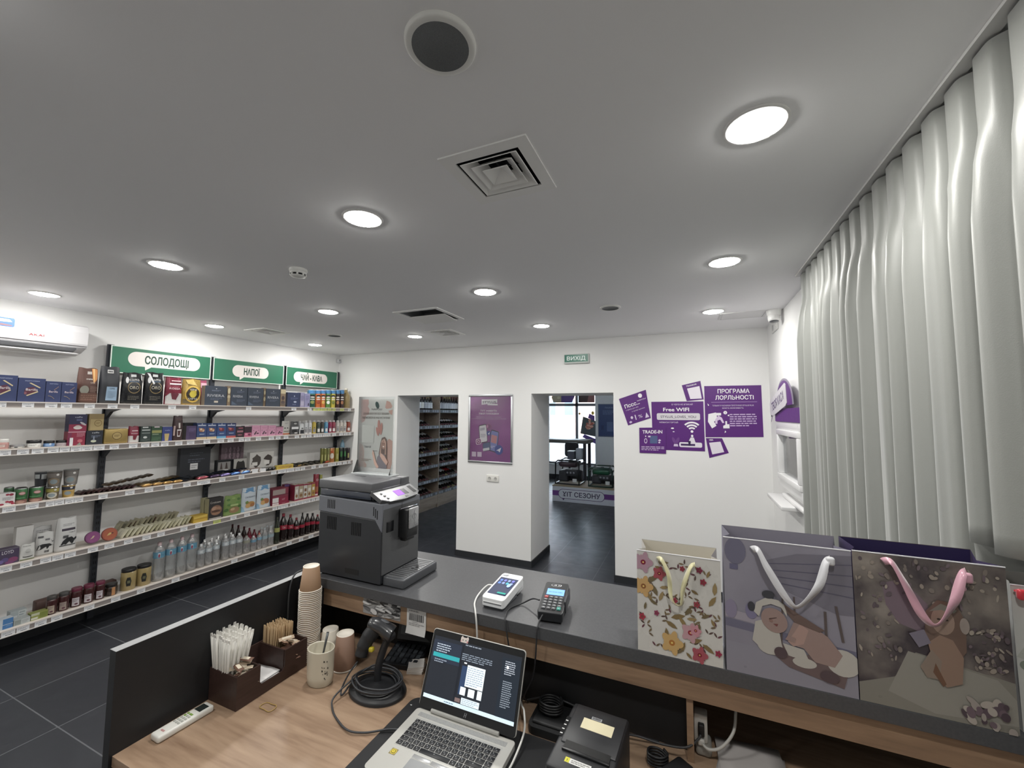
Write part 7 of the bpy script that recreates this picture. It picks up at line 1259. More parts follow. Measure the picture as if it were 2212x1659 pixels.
def leaf(cx, cy, s, a, c, asp=.78): return [('p', [(cx+x*math.cos(a)-y*math.sin(a), cy+(x*math.sin(a)+y*math.cos(a))*asp) for x, y in ((-s, 0), (-s*.4, s*.32), (s*.3, s*.3), (s, 0), (s*.3, -s*.3), (-s*.4, -s*.32))], c)]
rs = random.Random(5); A = []
for k in range(26):
    cx, cy = rs.uniform(.06, .94), rs.uniform(.05, .95); a = rs.uniform(0, 6.28)
    for j in range(4): A += leaf(cx+.05*j*math.cos(a), cy+.04*j*math.sin(a), .034, a+(1 if j % 2 else -1)*.8, rs.choice(['6f5f4c', '5e4e48', '7a6a50', '66424a']))
for cx, cy, s, a in ((.2, .73, .09, .6), (.28, .84, .06, -.4), (.22, .62, .08, 2), (.3, .57, .07, 1.2), (.93, .72, .08, 1.5), (.9, .6, .08, 1.0), (.5, .40, .09, .3), (.42, .31, .08, -.5), (.62, .47, .07, 1), (.7, .2, .08, .4), (.84, .15, .08, -.6), (.55, .12, .07, 1.2), (.45, .18, .06, 2), (.74, .33, .06, 1.5), (.05, .86, .05, .3), (.34, .9, .06, .2), (.15, .55, .07, -.9), (.6, .75, .05, .8), (.55, .36, .07, 2.2), (.66, .4, .06, .1), (.36, .22, .07, 1.7), (.5, .07, .06, .4), (.62, .05, .05, -.8), (.86, .85, .05, 1.2), (.82, .45, .06, .5), (.1, .45, .05, 1.4), (.34, .66, .06, .2), (.2, .5, .06, 2.6), (.9, .4, .05, 2), (.7, .66, .05, -.5)): A += leaf(cx, cy, s, a, rs.choice(['8a7650', '7d6a48', '94805a', '6e6248']))
for q in ((.08, .88, .11, 'ab8a98', '7a2038'), (.28, .79, .075, '9c4c54', '6a1c2c'), (.08, .64, .11, 'c09c68', '8a5a34'), (.64, .27, .10, 'b9949a', '8a2a3c'), (.42, .14, .12, 'c2a16c', 'a87038'), (.74, .08, .085, 'a0505a', '7a2432'), (.7, .30, .06, 'c08a94', '8a2c40'), (.56, .87, .03, '8a2c3c', '5a1c28'), (.8, .77, .035, '8a3040', '5a1c28'), (.76, .88, .035, '7c2c44', '5a1c28'), (.46, .55, .035, '94384a', '5a1c28'), (.24, .40, .03, '8a3a58', '5a1c28'), (.95, .13, .035, '94304c', '5a1c28'), (.06, .34, .04, 'a03c4a', '5a1c28'), (.72, .55, .035, '94404a', '5a1c28')): A += flower(*q)
gift_bag('floral white gift bag with cream ribbon, smallest bag on the bar', -.148, .066, .273, .105, 1.2445, mat('c9c7c2', .28), 'c4c0ba', 'd0cabb', 'cfcaa0', A, -.092, .004, 1.446, .105, .011)
LV = m_noise2('lavender_print', '7d7a86', '97949f', 3, .3, 4, (.3, .7))
FUR = 'b5b1aa'; BS = '96807a'
A = [('p', [(0, 0), (1, 0), (1, .18), (0, .22)], '8a8893'), ('p', [(0, .33), (1, .26), (1, .31), (0, .39)], '6b697c'), ('p', [(0, .40), (.4, .36), (.4, .42), (0, .46)], '9a949f'),
 ('p', [(.36, .86), (.6, .93), (1, .96), (1, .55), (.88, .54), (.62, .62), (.44, .67)], '74717c')]+[('p', [(.38+.03*k, .84-.045*k), (1, .90-.075*k), (1, .893-.075*k), (.38+.03*k, .833-.045*k)], '5c596a') for k in range(4)]+[('e', .1, .90, .09, .10, '6b697c'), ('r', .05, .76, .12, .80, '63617a'), ('e', .05, .46, .05, .07, '867f94'), ('e', .22, .47, .05, .06, '7a7590')]
A += [('p', [(.47, .65), (.485, .65), (.455, .24), (.44, .24)], '5a504e'), ('p', [(.555, .62), (.57, .62), (.57, .35), (.555, .35)], '5a504e'), ('p', [(.78, .55), (.80, .55), (.80, .12), (.78, .12)], '5a504e'), ('p', [(.86, .6), (.88, .6), (.92, .36), (.9, .36)], '5a504e')]
A += [('p', [(.3, .24), (.5, .12), (.9, .05), (.95, .2), (.9, .28), (.6, .22), (.42, .28)], '6a5a5a'), ('p', [(.22, .26), (.25, .4), (.36, .44), (.44, .34), (.46, .22), (.34, .18)], FUR), ('e', .36, .24, .10, .06, FUR), ('p', [(.46, .28), (.62, .26), (.66, .18), (.5, .2)], FUR), ('e', .9, .22, .12, .09, FUR), ('e', .62, .17, .09, .035, FUR),
 ('p', [(.5, .34), (.55, .44), (.66, .45), (.8, .38), (.9, .27), (.84, .18), (.7, .19), (.62, .27), (.52, .28)], BS), ('p', [(.5, .3), (.56, .38), (.6, .44), (.66, .4), (.62, .3), (.54, .27)], 'a98d84'), ('e', .40, .43, .105, .085, BS, -.3), ('p', [(.24, .47), (.26, .54), (.34, .585), (.44, .58), (.5, .54), (.5, .47), (.46, .53), (.38, .545), (.31, .52), (.28, .44)], FUR), ('p', [(.48, .56), (.6, .5), (.78, .42), (.74, .40), (.56, .44), (.5, .5)], '6a5852'),
 ('e', .36, .61, .05, .03, '3e3e44'), ('e', .22, .505, .03, .035, '3e3e44'), ('p', [(.36, .44), (.42, .455), (.42, .45), (.36, .432)], '5a4442'), ('p', [(.39, .405), (.43, .41), (.42, .39)], '7a4a48'), ('e', .375, .425, .015, .01, '8a6c64'), ('p', [(.48, .31), (.5, .34), (.56, .33), (.55, .3)], BS), ('e', .44, .21, .05, .04, '54464a'), ('e', .8, .11, .07, .04, '54464a')]
gift_bag('lavender gift bag printed with a sleeping baby in a bear hat', .074, .348, .337, .12, 1.2445, LV, '8b8898', '8f8c98', 'd2d2d6', A, .140, .305, 1.503, .115, .017, [(.303, 1.50, 1.1), (.292, 1.478, .8)])
BL = m_noise2('blossom_print', '3d353a', '8a827a', 9, .3, 7, (.36, .66), 'a39a90')
rs = random.Random(9); A = [('p', [(0, .0), (.8, 0), (1, .0), (1, .3), (.7, .34), (.4, .38), (.25, .2), (0, .12)], '7f7c74'), ('p', [(.35, .38), (.9, .3), (1, .2), (1, .05), (.5, .02), (.2, .1)], '8d8a82'), ('p', [(.2, .8), (.34, .84), (.5, .7), (.5, .5), (.3, .55), (.22, .66)], '74646e')]
for k in range(150):
    x, z = rs.choice([(rs.uniform(.02, .3), rs.uniform(.3, .97)), (rs.uniform(.3, .95), rs.uniform(.68, .97)), (rs.uniform(.75, .98), rs.uniform(.35, .6))]); A.append(('e', x, z, rs.uniform(.008, .024), rs.uniform(.006, .016), rs.choice(['93897f', '7c736c', 'a0978b', '5d5257', '6f6268']), rs.uniform(0, 3)))
A += [('p', [(.46, .5), (.48, .66), (.56, .74), (.68, .73), (.73, .62), (.72, .44), (.66, .36), (.52, .4)], '6a564c'), ('e', .585, .61, .075, .085, '957f72'), ('p', [(.5, .66), (.58, .72), (.68, .69), (.66, .67), (.58, .68)], '7a7a70'), ('p', [(.48, .46), (.56, .52), (.64, .5), (.7, .4), (.68, .24), (.58, .2), (.52, .28)], '8a7263'), ('p', [(.42, .3), (.5, .42), (.56, .36), (.54, .24), (.46, .24)], '85766a'), ('p', [(.52, .34), (.58, .22), (.56, .2), (.50, .28)], '6a4c3a'), ('p', [(.36, .5), (.46, .54), (.5, .46), (.42, .42)], '77717f'), ('e', .72, .6, .03, .05, '9a8f88'), ('e', .56, .62, .012, .006, '3a2c28'), ('e', .61, .62, .012, .006, '3a2c28')]
for k in range(26): A.append(('e', rs.uniform(.66, .98), rs.uniform(.0, .16), rs.uniform(.015, .045), rs.uniform(.012, .03), rs.choice(['5a4c54', '9a928c', '6a5a62', 'a8a098', '4c3f46']), rs.uniform(0, 3)))
gift_bag('brown blossom gift bag printed with a child, pink ribbon handles', .350, .614, .339, .12, 1.2445, BL, '4a4260', '2e2650', 'cf9fae', A, .405, .548, 1.512, .115, .016, [(.545, 1.50, 1.2), (.537, 1.477, .7)])
A = [('p', [(.0, .5), (.3, .45), (.3, .55), (.1, .6)], 'b9bcb4'), ('e', .12, .45, .1, .04, '8a9488'), ('p', [(.05, .1), (.5, .2), (.4, .3), (.05, .25)], '7c8278')]
gift_bag('white gift bag with red ribbon, partly hidden at right photo edge', .628, .80, .300, .10, 1.262, mat('c9cac6', .35), 'cfd0cc', 'c9c6c2', 'c4303c', A, .634, .70, 1.472, .05, .018, [(.64, 1.474, 1.2)])

# ---------------------------------------------------------------- things on the desk
DZ = .9155
# air conditioner remote
r = thing('remote_control', 'white air conditioner remote lying by the dark end panel', 'remote control', (-1.41, .795, DZ)); xf = Matrix.Translation((-1.411, .723, DZ)) @ Matrix.Rotation(R(-2), 4, 'Z')
RW = mat('dddcd6', .35)
b = MB(xf=xf); b.bbox(-.021, 0, 0, .021, .147, .019, RW, .006, 3); b.obj('body', r)
b = MB(xf=xf); b.box(-.0145, .108, .019, .0145, .135, .0194, mat('2c3230', .15)); b.obj('display', r)
for i in range(3):
    for j in range(5):
        if i == 2 and j == 4: continue
        b = MB(xf=xf); g = (j == 4); b.bbox(-.014+.0105*i, .052+.009*j, .0185, -.0065+.0105*i+(.007 if (g and i == 1) else 0), .058+.009*j, .0205, mat('7c9a4a' if g or (i == 0 and j == 3) else 'a9aaa4', .4), .001); b.obj('button', r)
b = MB(xf=xf); b.text(lambda u, v, w: (u, v+.018, .019+w), 0, 0, .006, 'AKAI', mat('b0404a', .4), fit=.016, bold=.02); b.obj('lettering', r)
# organiser box
OX0, OX1, OY0, OY1, OH = -1.457, -1.320, .893, 1.150, .1
r = thing('organizer', 'dark brown wooden organizer box with notched front by the end panel', 'organizer', ((OX0+OX1)/2, (OY0+OY1)/2, DZ)); OB = m_wood('organizer_wood', '33231f', '3a2925', '43302b', 1, 2, .45); t = .006
b = MB(); b.box(OX0, OY0, DZ, OX1, OY1, DZ+t, OB)
b.box(OX0, OY0, DZ+t, OX0+t, OY1, DZ+OH, OB); b.box(OX0+t, OY0, DZ+t, OX1, OY0+t, DZ+OH, OB); b.box(OX0+t, OY1-t, DZ+t, OX1, OY1, DZ+OH, OB)
FW = lambda u, v, w: (OX1-w, u, v)
b.prism([(OY0+t, DZ+t), (OY1-t, DZ+t), (OY1-t, DZ+OH), (1.06, DZ+OH), (1.06, DZ+.045), (1.052, DZ+.034), (.978, DZ+.034), (.97, DZ+.045), (.97, DZ+OH), (OY0+t, DZ+OH)], FW, 0, t, OB); b.obj('box', r)
for y in (.965, 1.058): b = MB(); b.box(OX0+t, y, DZ+t, OX1-t, y+.005, DZ+OH, OB); b.obj('partition', r)
# straws: paper-wrapped, in the near compartment
def straw_mesh():
    b = MB(); l = .195; b.tube([(0, 0, 0), (0, 0, l*.5), (.001, 0, l)], [.0042, .0042, .0042], mat('d6d4ce', .55), 8); b.prism([(-.006, l), (.006, l), (.005, l+.012), (-.004, l+.009)], lambda u, v, w: (u, w, v), -.001, .001, paper('e3e1dc'))
    return b.obj('drinking_straw')
st = straw_mesh(); first = True; rs = random.Random(3)
for k in range(40):
    o = st if first else st.copy()
    if not first: COL.objects.link(o)
    first = False
    i, j = k % 8, k//8; bx, by = -1.443+.0075*i, .908+.010*j
    o.location = (bx, by, DZ+t+.002); o.rotation_euler = (R((2.4-j)*2.6+rs.uniform(-.8, .8)), R((i-1.2)*1.75+rs.uniform(-.8, .8)), 0)
    tag(o, 'white paper-wrapped drinking straw in the near compartment of the organizer', 'straw', 'straws in the organizer')
# sugar and cream sachets
def sachets(cx, cy, n, z, grp, lab, dx, dy):
    for k in range(n):
        packet('sugar_sachet', lab, 'sachet', grp, cx+rs.uniform(-dx, dx), cy+rs.uniform(-dy, dy), z+.006*k, .05, .018, .006, rs.uniform(0, 3), rs.uniform(-.3, .5), rs.choice(['8b6f5c', '6a4c3e', 'b9a48c', 'c9bba6']), rs.choice([None, 'd6cbb8']), paper)
sachets(-1.352, .930, 16, DZ+.03, 'sachets beside the straws', 'small brown and cream sachet heaped beside the straws', .016, .02)
sachets(-1.352, 1.10, 14, DZ+.035, 'sachets beside the stirrers', 'small brown and cream sachet heaped beside the stirrers', .014, .02)
# wooden stirrers
b = MB(); b.bbox(-.0031, -.0009, 0, .0031, .0009, .148, mat('b59b78', .6), .0007, 1); s0 = b.obj('stirring_stick'); first = True
for k in range(90):
    o = s0 if first else s0.copy()
    if not first: COL.objects.link(o)
    first = False
    i, j = k % 10, k//10
    o.location = (-1.446+.0068*i, 1.068+.0082*j, DZ+t+.001); o.rotation_euler = (R(rs.uniform(-1.5, 1.5)), R((i-4)*.3+rs.uniform(-.5, .5)), rs.uniform(-.4, .4))
    tag(o, 'light wooden stirring stick in the far compartment of the organizer', 'stirrer', 'stirrers in the organizer')
# napkins
for k in range(5):
    b = MB(); a = rs.uniform(-.06, .06); z = DZ+t+.001+k*.006; cx, cy = -1.388, 1.014
    c, s = math.cos(a), math.sin(a)
    b.grid(lambda u, v: (cx+(u-.5)*.105*c-(v-.5)*.078*s, cy+(u-.5)*.105*s+(v-.5)*.078*c, z+.002*math.sin(5*u+k)*v+.001), 8, 6, paper('dedcdc')); tag(b.obj('paper_napkin', None, (cx, cy, z), solid=.003), 'white folded napkin in the middle compartment of the organizer', 'napkin', 'napkins in the organizer')
# tower of paper cups, upside down
def cup(name, label, loc, body, grp=None, h=.088, r0=.040, r1=.029, lid=None):
    r = thing(name, label, 'paper cup', loc, grp); x, y, z = loc
    b = MB(); b.lathe([(r0*.955, .003), (r1, h), (r1*.93, h)], paper(body), loc, 32, caps=False); b.lathe([(r0*.95, .003), (r1*.95, h-.006)], paper('d6d0c6'), loc, 32, caps=False); b.obj('body', r)
    b = MB(); b.lathe([(r0*.96, .001), (r0*1.0, 0), (r0*1.03, .0016), (r0*1.0, .0032), (r0*.955, .0034)], paper('e4ded3'), loc, 32, caps=False); b.obj('rim', r)
    b = MB(); b.lathe([(r1*.93, h), (r1*.9, h-.005), (0, h-.005)], paper('e3ddd2'), loc, 32, caps=False); b.lathe([(r1*1.03+.0002, h-.016), (r1*1.0, h+.0005), (r1*.93, h)], paper('e0d9cd'), loc, 32, caps=False); b.obj('base', r)
    return r
cx, cy = -1.362, 1.192; NC = 38
c0 = cup('paper_cup', 'brown paper cup nested upside down in the tall cup tower', (cx, cy, DZ), '8f7258', 'nested cups in the tower')
for k in range(1, NC):
    c = copy_tree(c0); c.location = (cx+rs.uniform(-.0006, .0006), cy+rs.uniform(-.0006, .0006), DZ+.0068*k)
    if k == NC-1: c['label'] = 'topmost upside-down brown paper cup of the tall tower'; del c['group']
cup('paper_cup', 'brown upside-down paper cup standing on the desk right of the oval mug', (-1.19, 1.205, DZ), '7d6150', h=.118, r0=.043, r1=.030)
cup('paper_cup', 'white upside-down paper cup standing behind the oval mug', (-1.285, 1.225, DZ), 'bdb6a8', h=.105, r0=.040, r1=.028)
# oval mug with a spoon
r = thing('oval_mug', 'cream oval mug with small black print on the oak desk', 'mug', (-1.20, 1.105, DZ)); MC = mat('cbc5b4', .3, coat=.3)
b = MB(); o_ = (-1.20, 1.105, DZ); b.lathe([(.85, 0), (.93, .004), (.97, .03), (.98, .112), (.99, .115), (.95, .116), (.92, .112), (.9, .02), (0, .008)], MC, o_, 40, caps=False, sx=.050, sy=.039); b.lathe([(0, 0), (.85, 0)], MC, o_, 40, caps=False, sx=.050, sy=.039); b.obj('body', r)
b = MB()
for k in range(16):
    a = R(-32+rs.uniform(-14, 14)); z = DZ+rs.uniform(.025, .085); s = rs.uniform(.002, .005)
    p = lambda q, dz: (o_[0]+.0497*math.cos(q), o_[1]+.0388*math.sin(q), z+dz)
    b.add([p(a, 0), p(a+s*18, 0), p(a+s*18, s), p(a, s*1.4)], [(0, 1, 2, 3)], paper('2c2a28'))
b.obj('print', r)
b = MB(); b.tube([(-1.205, 1.10, DZ+.02), (-1.20, 1.118, DZ+.10), (-1.196, 1.128, DZ+.155)], [.004, .0032, .0045], mat('55585a', .3, .6), 8); b.lathe([(0, 0), (.013, .006), (.014, .012), (.01, .03), (.004, .042)], mat('55585a', .3, .6), (-1.207, 1.097, DZ+.008), 16, sy=.4); tag(b.obj('teaspoon', None, (-1.205, 1.10, DZ+.02)), 'grey spoon standing in the cream oval mug', 'spoon')
# rubber band
b = MB(); b.tube([(-1.247+.027*math.cos(a), .948+.016*math.sin(a)+.003*math.sin(3*a), DZ+.0018+.001*math.sin(2*a)) for a in [2*PI*k/40 for k in range(40)]], .0014, mat('a98d54', .5), 6, True); tag(b.obj('rubber_band', None, (-1.247, .948, DZ)), 'tan rubber band lying on the oak desk before the organizer', 'rubber band')
# barcode scanner on its stand
r = thing('barcode_scanner_stand', 'black scanner stand with round base on the desk left of laptop', 'stand', (-.985, 1.15, DZ)); SB = mat('232427', .45)
b = MB(); b.lathe([(.98, 0), (1, .004), (.96, .012), (.6, .018), (.2, .022), (0, .023)], SB, (-.985, 1.15, DZ), 40, sx=.104, sy=.078); b.obj('base', r)
b = MB(); b.tube(spline([(-1.0, 1.165, DZ+.018), (-1.0, 1.17, DZ+.07), (-.99, 1.18, DZ+.12), (-.975, 1.185, DZ+.155)], 6), .0125, SB, 12); b.obj('neck', r)
b = MB(); b.bbox(-1.0, 1.17, DZ+.148, -.955, 1.205, DZ+.175, SB, .01, 3); b.obj('cradle', r)
r = thing('barcode_scanner', 'black handheld barcode scanner resting in its stand', 'scanner', (-1.0, 1.18, DZ+.15)); SC2 = mat('2c2d30', .3, coat=.4)
b = MB(xf=Matrix.Translation((-1.005, 1.178, 1.105)) @ Matrix.Rotation(R(20), 4, 'Z') @ Matrix.Rotation(R(22), 4, 'Y'))
sec = []
for x, w, h, z in ((-.045, .012, .012, 0), (-.04, .022, .019, .001), (-.02, .03, .026, .003), (.005, .031, .027, .003), (.02, .033, .028, .0), (.045, .037, .030, -.004), (.05, .035, .028, -.004)): sec.append([(x, w*math.cos(q)*.9, z+h*math.sin(q)*.85) for q in [2*PI*k/20 for k in range(20)]])
v = [p for s in sec for p in s]; f = [(i*20+k, i*20+(k+1) % 20, (i+1)*20+(k+1) % 20, (i+1)*20+k) for i in range(len(sec)-1) for k in range(20)]
b.add(v, f, SC2, True); b.f += [tuple(range(20))[::-1], tuple(range(120, 140))]; b.m += [0, 0]; b.sm += [False, False]; b.obj('head', r)
b = MB(xf=Matrix.Translation((-1.005, 1.178, 1.105)) @ Matrix.Rotation(R(20), 4, 'Z') @ Matrix.Rotation(R(22), 4, 'Y')); b.lathe([(0, .0505), (.028, .0505)], mat('0c0d0f', .15), (0, 0, -.004), 20, 'x', False, sy=.8); b.obj('scan_window', r)
b = MB(xf=Matrix.Translation((-1.005, 1.178, 1.105)) @ Matrix.Rotation(R(20), 4, 'Z') @ Matrix.Rotation(R(22), 4, 'Y')); b.lathe([(.011, 0), (.012, .001), (.009, .002), (0, .0022)], mat('55575b', .15, coat=.8), (.008, 0, .0245), 20, sx=1.4, sy=.7); b.obj('status_lamp', r)
b = MB(); b.tube(spline([(-1.02, 1.172, 1.10), (-1.037, 1.158, 1.075), (-1.047, 1.145, 1.045), (-1.05, 1.137, 1.02)], 6), [.026]*7+[.024]*6+[.021]*6, mat('1f2023', .5), 14); b.obj('handle', r)
b = MB(); b.bbox(-1.025, 1.142, 1.035, -1.008, 1.158, 1.05, mat('c9b83a', .35), .004); b.obj('trigger_button', r)
cp = [(-1.055, 1.13, 1.005), (-1.075, 1.11, .97), (-1.085, 1.09, .93), (-1.07, 1.08, .922)]
for q in range(5):
    rr_ = .066+.006*(q % 3); 
    cp += [(-.995+rr_*1.18*math.cos(a)+.004*q, 1.148+rr_*.85*math.sin(a), DZ+.0245+.0055*q) for a in [R(200+60*k) for k in range(6)]]
cp += [(-1.075, 1.06, DZ+.02), (-1.05, 1.02, DZ+.004), (-.98, .985, DZ+.004), (-.93, .972, DZ+.007), (-.89, .985, DZ+.006), (-.865, 1.0, DZ+.0065), (-.83, 1.02, DZ+.010), (-.799, 1.03, DZ+.0115)]
cable('scanner_cable', 'dark grey cable coiled around the scanner stand base', cp, .0028, '34363a', n=6)
# calculator
r = thing('calculator', 'black desk calculator with raised display behind the scanner', 'calculator', (-.98, 1.32, DZ)); CB = mat('1a1b1e', .4)
xf = Matrix.Translation((-1.06, 1.255, DZ)) @ Matrix.Rotation(R(12), 4, 'Z'); KF = lambda u, v, w: (u, v, .018+.12*v+w)
b = MB(xf=xf); b.prism([(0, 0), (.14, 0), (.14, .12), (0, .12)], KF, -.017, 0, CB); b.obj('body', r, bevel=.002)
b = MB(xf=xf); b.prism([(.0, .012), (.14, .012), (.14, .105), (0, .105)], lambda u, v, w: (u, .118+.35*v+w, .03+v*.94), -.004, .008, CB); b.prism([(.012, .03), (.128, .03), (.128, .095), (.012, .095)], lambda u, v, w: (u, .118+.35*v+w, .03+v*.94), -.005, -.004, mat('14171a', .15)); b.obj('display', r)
for i in range(6):
    for j in range(4): b = MB(xf=xf); b.prism(rrect(.008+.0215*i, .01+.026*j, .024+.0215*i, .028+.026*j, .003, 2), KF, 0, .004, mat('2f3236' if (i+j) % 3 else '3c4044', .35)); b.obj('key', r)
# little card blocks
for k in range(3):
    b = MB(xf=Matrix.Translation((-.935, 1.295, DZ+.008*k)) @ Matrix.Rotation(R(20+6*k), 4, 'Z')); b.box(-.028, -.026, 0, .028, .026, .0078, paper(['d6d2cc', 'e0ddd8', 'd9d5d0'][k])); tag(b.obj('card_pad', None, (-.935, 1.295, DZ+.008*k)), 'white little paper pad beside the calculator, %s of three' % ['bottom', 'middle', 'top'][k], 'paper pad')
# mat and laptop
b = MB(); b.prism(rrect(-.852, .66, -.10, 1.18, .03), FZ(DZ, 0, 0), 0, .0025, mat('191a1d', .7)); art(b, FZ(DZ+.0025, -.855, 1.12), .02, .02, [('p', [(.6, .9), (1.4, 1.3), (1.2, .7), (.9, .8)], 'b9babc')]); tag(b.obj('desk_mat', None, (-.5, .9, DZ)), 'black desk mat lying under the silver laptop', 'mat')
LZ = DZ+.0027; lx, ly = -.797, .882; LW, LD = .332, .236
r = thing('laptop', 'open silver laptop with dark screen on the black desk mat', 'laptop', (-.63, 1.0, LZ)); SV = mat('c2c1bc', .34, .25)
b = MB(); b.prism(rrect(lx, ly, lx+LW, ly+LD, .012), FZ(LZ, 0, 0), .002, .018, SV)
for q in ((lx+.02, ly+.02), (lx+LW-.03, ly+.02), (lx+.02, ly+LD-.03), (lx+LW-.03, ly+LD-.03)): b.box(q[0], q[1], LZ, q[0]+.012, q[1]+.01, LZ+.002, DK)
ba = b.obj('base', r, bevel=.002); BT = LZ+.018
b = MB(); kx0, ky0, kw, kh = lx+.028, ly+.095, .276, .102; b.box(kx0-.003, ky0-.003, BT, kx0+kw+.003, ky0+kh+.003, BT+.0003, mat('b5b5b2', .4, .2)); b.obj('keyboard_well', ba)
KC = mat('222326', .45); KL = paper('8d8f92'); kp = kh/6
rows_ = [14, 14, 14, 13, 12]
def key(x0, y0, x1, y1):
    k = MB(); k.bbox(x0, y0, BT+.0003, x1, y1, BT+.0018, KC, .001, 1)
    xm, ym = (x0+x1)/2, (y0+y1)/2; k.box(xm-.0035, ym+.001, BT+.0018, xm-.001, ym+.004, BT+.0019, KL)
    if x1-x0 < .02: k.box(xm+.001, ym-.004, BT+.0018, xm+.0035, ym-.002, BT+.0019, KL)
    k.obj('key', ba)
y = ky0
bot = [.019, .019, .019, .019, .095, .019, .019, .019, .019]; x = kx0
for w in bot: key(x, y, x+w-.002, y+kp-.002); x += w
key(kx0+kw-.023*1, y, kx0+kw, y+kp-.002)
for j, n in enumerate(rows_[::-1]):
    y = ky0+kp*(j+1); x = kx0; st_ = [.026, .030, .026, .019, .016][j]; hh = kp-.002 if j < 4 else kp*.75
    key(x, y, x+st_-.002, y+hh); x += st_; m_ = n-2 if j < 4 else n; pw = .0182 if j < 4 else (kw-st_)/14
    cnt = [10, 11, 12, 12, 13][j]
    for q in range(cnt): key(x, y, x+pw-.002, y+hh); x += pw
    if x < kx0+kw-.008: key(x, y, kx0+kw-.021, y+hh) if kx0+kw-.021-x > .008 else None
    key(kx0+kw-.019, y, kx0+kw, y+hh)
b = MB(); b.lathe([(.0035, 0), (.004, .002), (.003, .003), (0, .0032)], mat('3a3b3e', .6), (lx+.148, ky0+kp*2.6, BT+.0005), 12); b.obj('pointing_stick', ba)
b = MB(); b.box(lx+.02, ly+.206, BT, lx+LW-.02, ly+.222, BT+.0004, m_noise2('speaker_holes', '7d7e7e', 'a9aaa9', 1500, .4, 1)); b.obj('speaker_grille', ba)
b = MB(); b.prism(rrect(lx+.098, ly+.012, lx+.210, ly+.072, .004), FZ(BT, 0, 0), 0, .0004, mat('aeb0b2', .25, .4)); b.obj('touchpad', ba)
for k in range(2): b = MB(); b.bbox(lx+.098+.057*k, ly+.074, BT, lx+.153+.057*k, ly+.086, BT+.0008, mat('c4c5c6', .25, .5), .0005); b.obj('touchpad_button', ba)
b = MB(); b.box(lx+.032, ly+.06, BT, lx+.052, ly+.08, BT+.0003, paper('8a7f5a')); art(b, FZ(BT+.0003, lx+.032, ly+.06), .02, .02, [('e', .5, .5, .42, .42, 'd9c43c'), ('e', .5, .5, .32, .32, '3a3a30'), ('e', .5, .5, .24, .24, 'd9c43c'), ('p', [(.45, .5), (.5, .66), (.55, .5), (.5, .4)], '3a3a30')]); b.obj('warranty_sticker', ba)
# lid
la = math.atan2(1.147-LZ-.02, 1.205-(ly+LD)); LH = .216
def LF(u, v, w): return (lx+.002+u, ly+LD-.002+v*math.cos(la)-w*math.sin(la)*1.0, LZ+.02+v*math.sin(la)+w*math.cos(la)*1.0)
def LFr(u, v, w): return LF(u, v, w)
lw = LW-.004
b = MB(); b.prism(rrect(0, .004, lw, LH, .01), LFr, -.006, 0, SV); li = b.obj('lid', r, bevel=.001)
b = MB(); b.prism(rrect(.002, .004, lw-.002, LH-.002, .009), LFr, 0, .0012, mat('141517', .35)); b.obj('bezel', li)
b = MB(); b.tube([LF(.05, .003, .003), LF(lw-.05, .003, .003)], .0055, SV, 12); b.obj('hinge', li)
sx0, sx1, sz0, sz1 = .010, lw-.010, .030, LH-.020; sw_, sh_ = sx1-sx0, sz1-sz0; DS = '23272e'
b = MB(); b.prism([(sx0, sz0), (sx1, sz0), (sx1, sz1), (sx0, sz1)], LFr, .0012, .0015, lamp_mat('22252b', .26))
A = [('r', 0, 0, 1, .06, 'b9cbd8'), ('r', 0, .6, .34, .94, '262c38'), ('r', .02, .665, .335, .735, '2f8a90'), ('r', .34, .06, .36, .96, '1c1f25'), ('r', .8, .06, 1, .94, '20262e'), ('r', .38, .2, .44, .64, '2b3a54'), ('r', .44, .34, .64, .67, 'ccd6da'), ('r', .4, .2, .46, .32, 'c9d4da'), ('r', .49, .2, .56, .32, 'c9d4da'), ('r', .59, .2, .64, .33, 'c9d4da'), ('r', .36, .08, .42, .14, '6a5a58'), ('r', .43, .07, .63, .165, 'c4d2dc'),
 ('lines', .45, .36, .63, .65, 9, '8d9aa6'), ('lines', .44, .08, .62, .16, 3, '8d9aa6'), ('lines', .05, .75, .22, .9, 4, '9aa4b0'), ('lines', .05, .58, .2, .65, 2, '7f8894'), ('lines', .36, .72, .7, .84, 4, '77808c'), ('lines', .84, .68, .95, .9, 7, '9aa0aa'), ('lines', .84, .2, .94, .6, 13, '7a828c'), ('lines', .38, .95, .62, .99, 1, '7a828c'), ('lines', .25, .02, .4, .045, 1, '4a5a6a'), ('e', .87, .8, .012, .025, 'e6e6ea'), ('r', .4, .68, .43, .7, 'dfe3e6')]
art(b, lambda u, v, w: LF(sx0+u, sz0+v, .0015+w), sw_, sh_, A, lambda c: lamp_mat(c, .26)); b.obj('screen', li)
b = MB(); F = lambda u, v, w: LF(.105+u, LH-.021+v, .0013+w); b.prism([(0, .0), (.026, 0), (.028, .013), (.024, .018), (.019, .014), (.009, .014), (.004, .018), (0, .013)], F, 0, .0006, paper('d9cfc9')); art(b, lambda u, v, w: F(u, v, w+.0006), .028, .018, [('e', .28, .38, .06, .09, '3a3230'), ('e', .66, .38, .06, .09, '3a3230'), ('e', .88, .2, .1, .12, 'd98a94'), ('e', .06, .2, .08, .1, 'd9a0a4')]); b.obj('cat_sticker', li)
b = MB(); art(b, lambda u, v, w: LF(lw/2-.008+u, .011+v, .0012+w), .016, .014, [('p', [(.2, .1), (.35, .9), (.45, .9), (.3, .1)], '8d8f92'), ('p', [(.55, .1), (.7, .9), (.8, .9), (.65, .1)], '8d8f92'), ('r', .35, .45, .7, .52, '8d8f92')]); b.obj('logo', li)
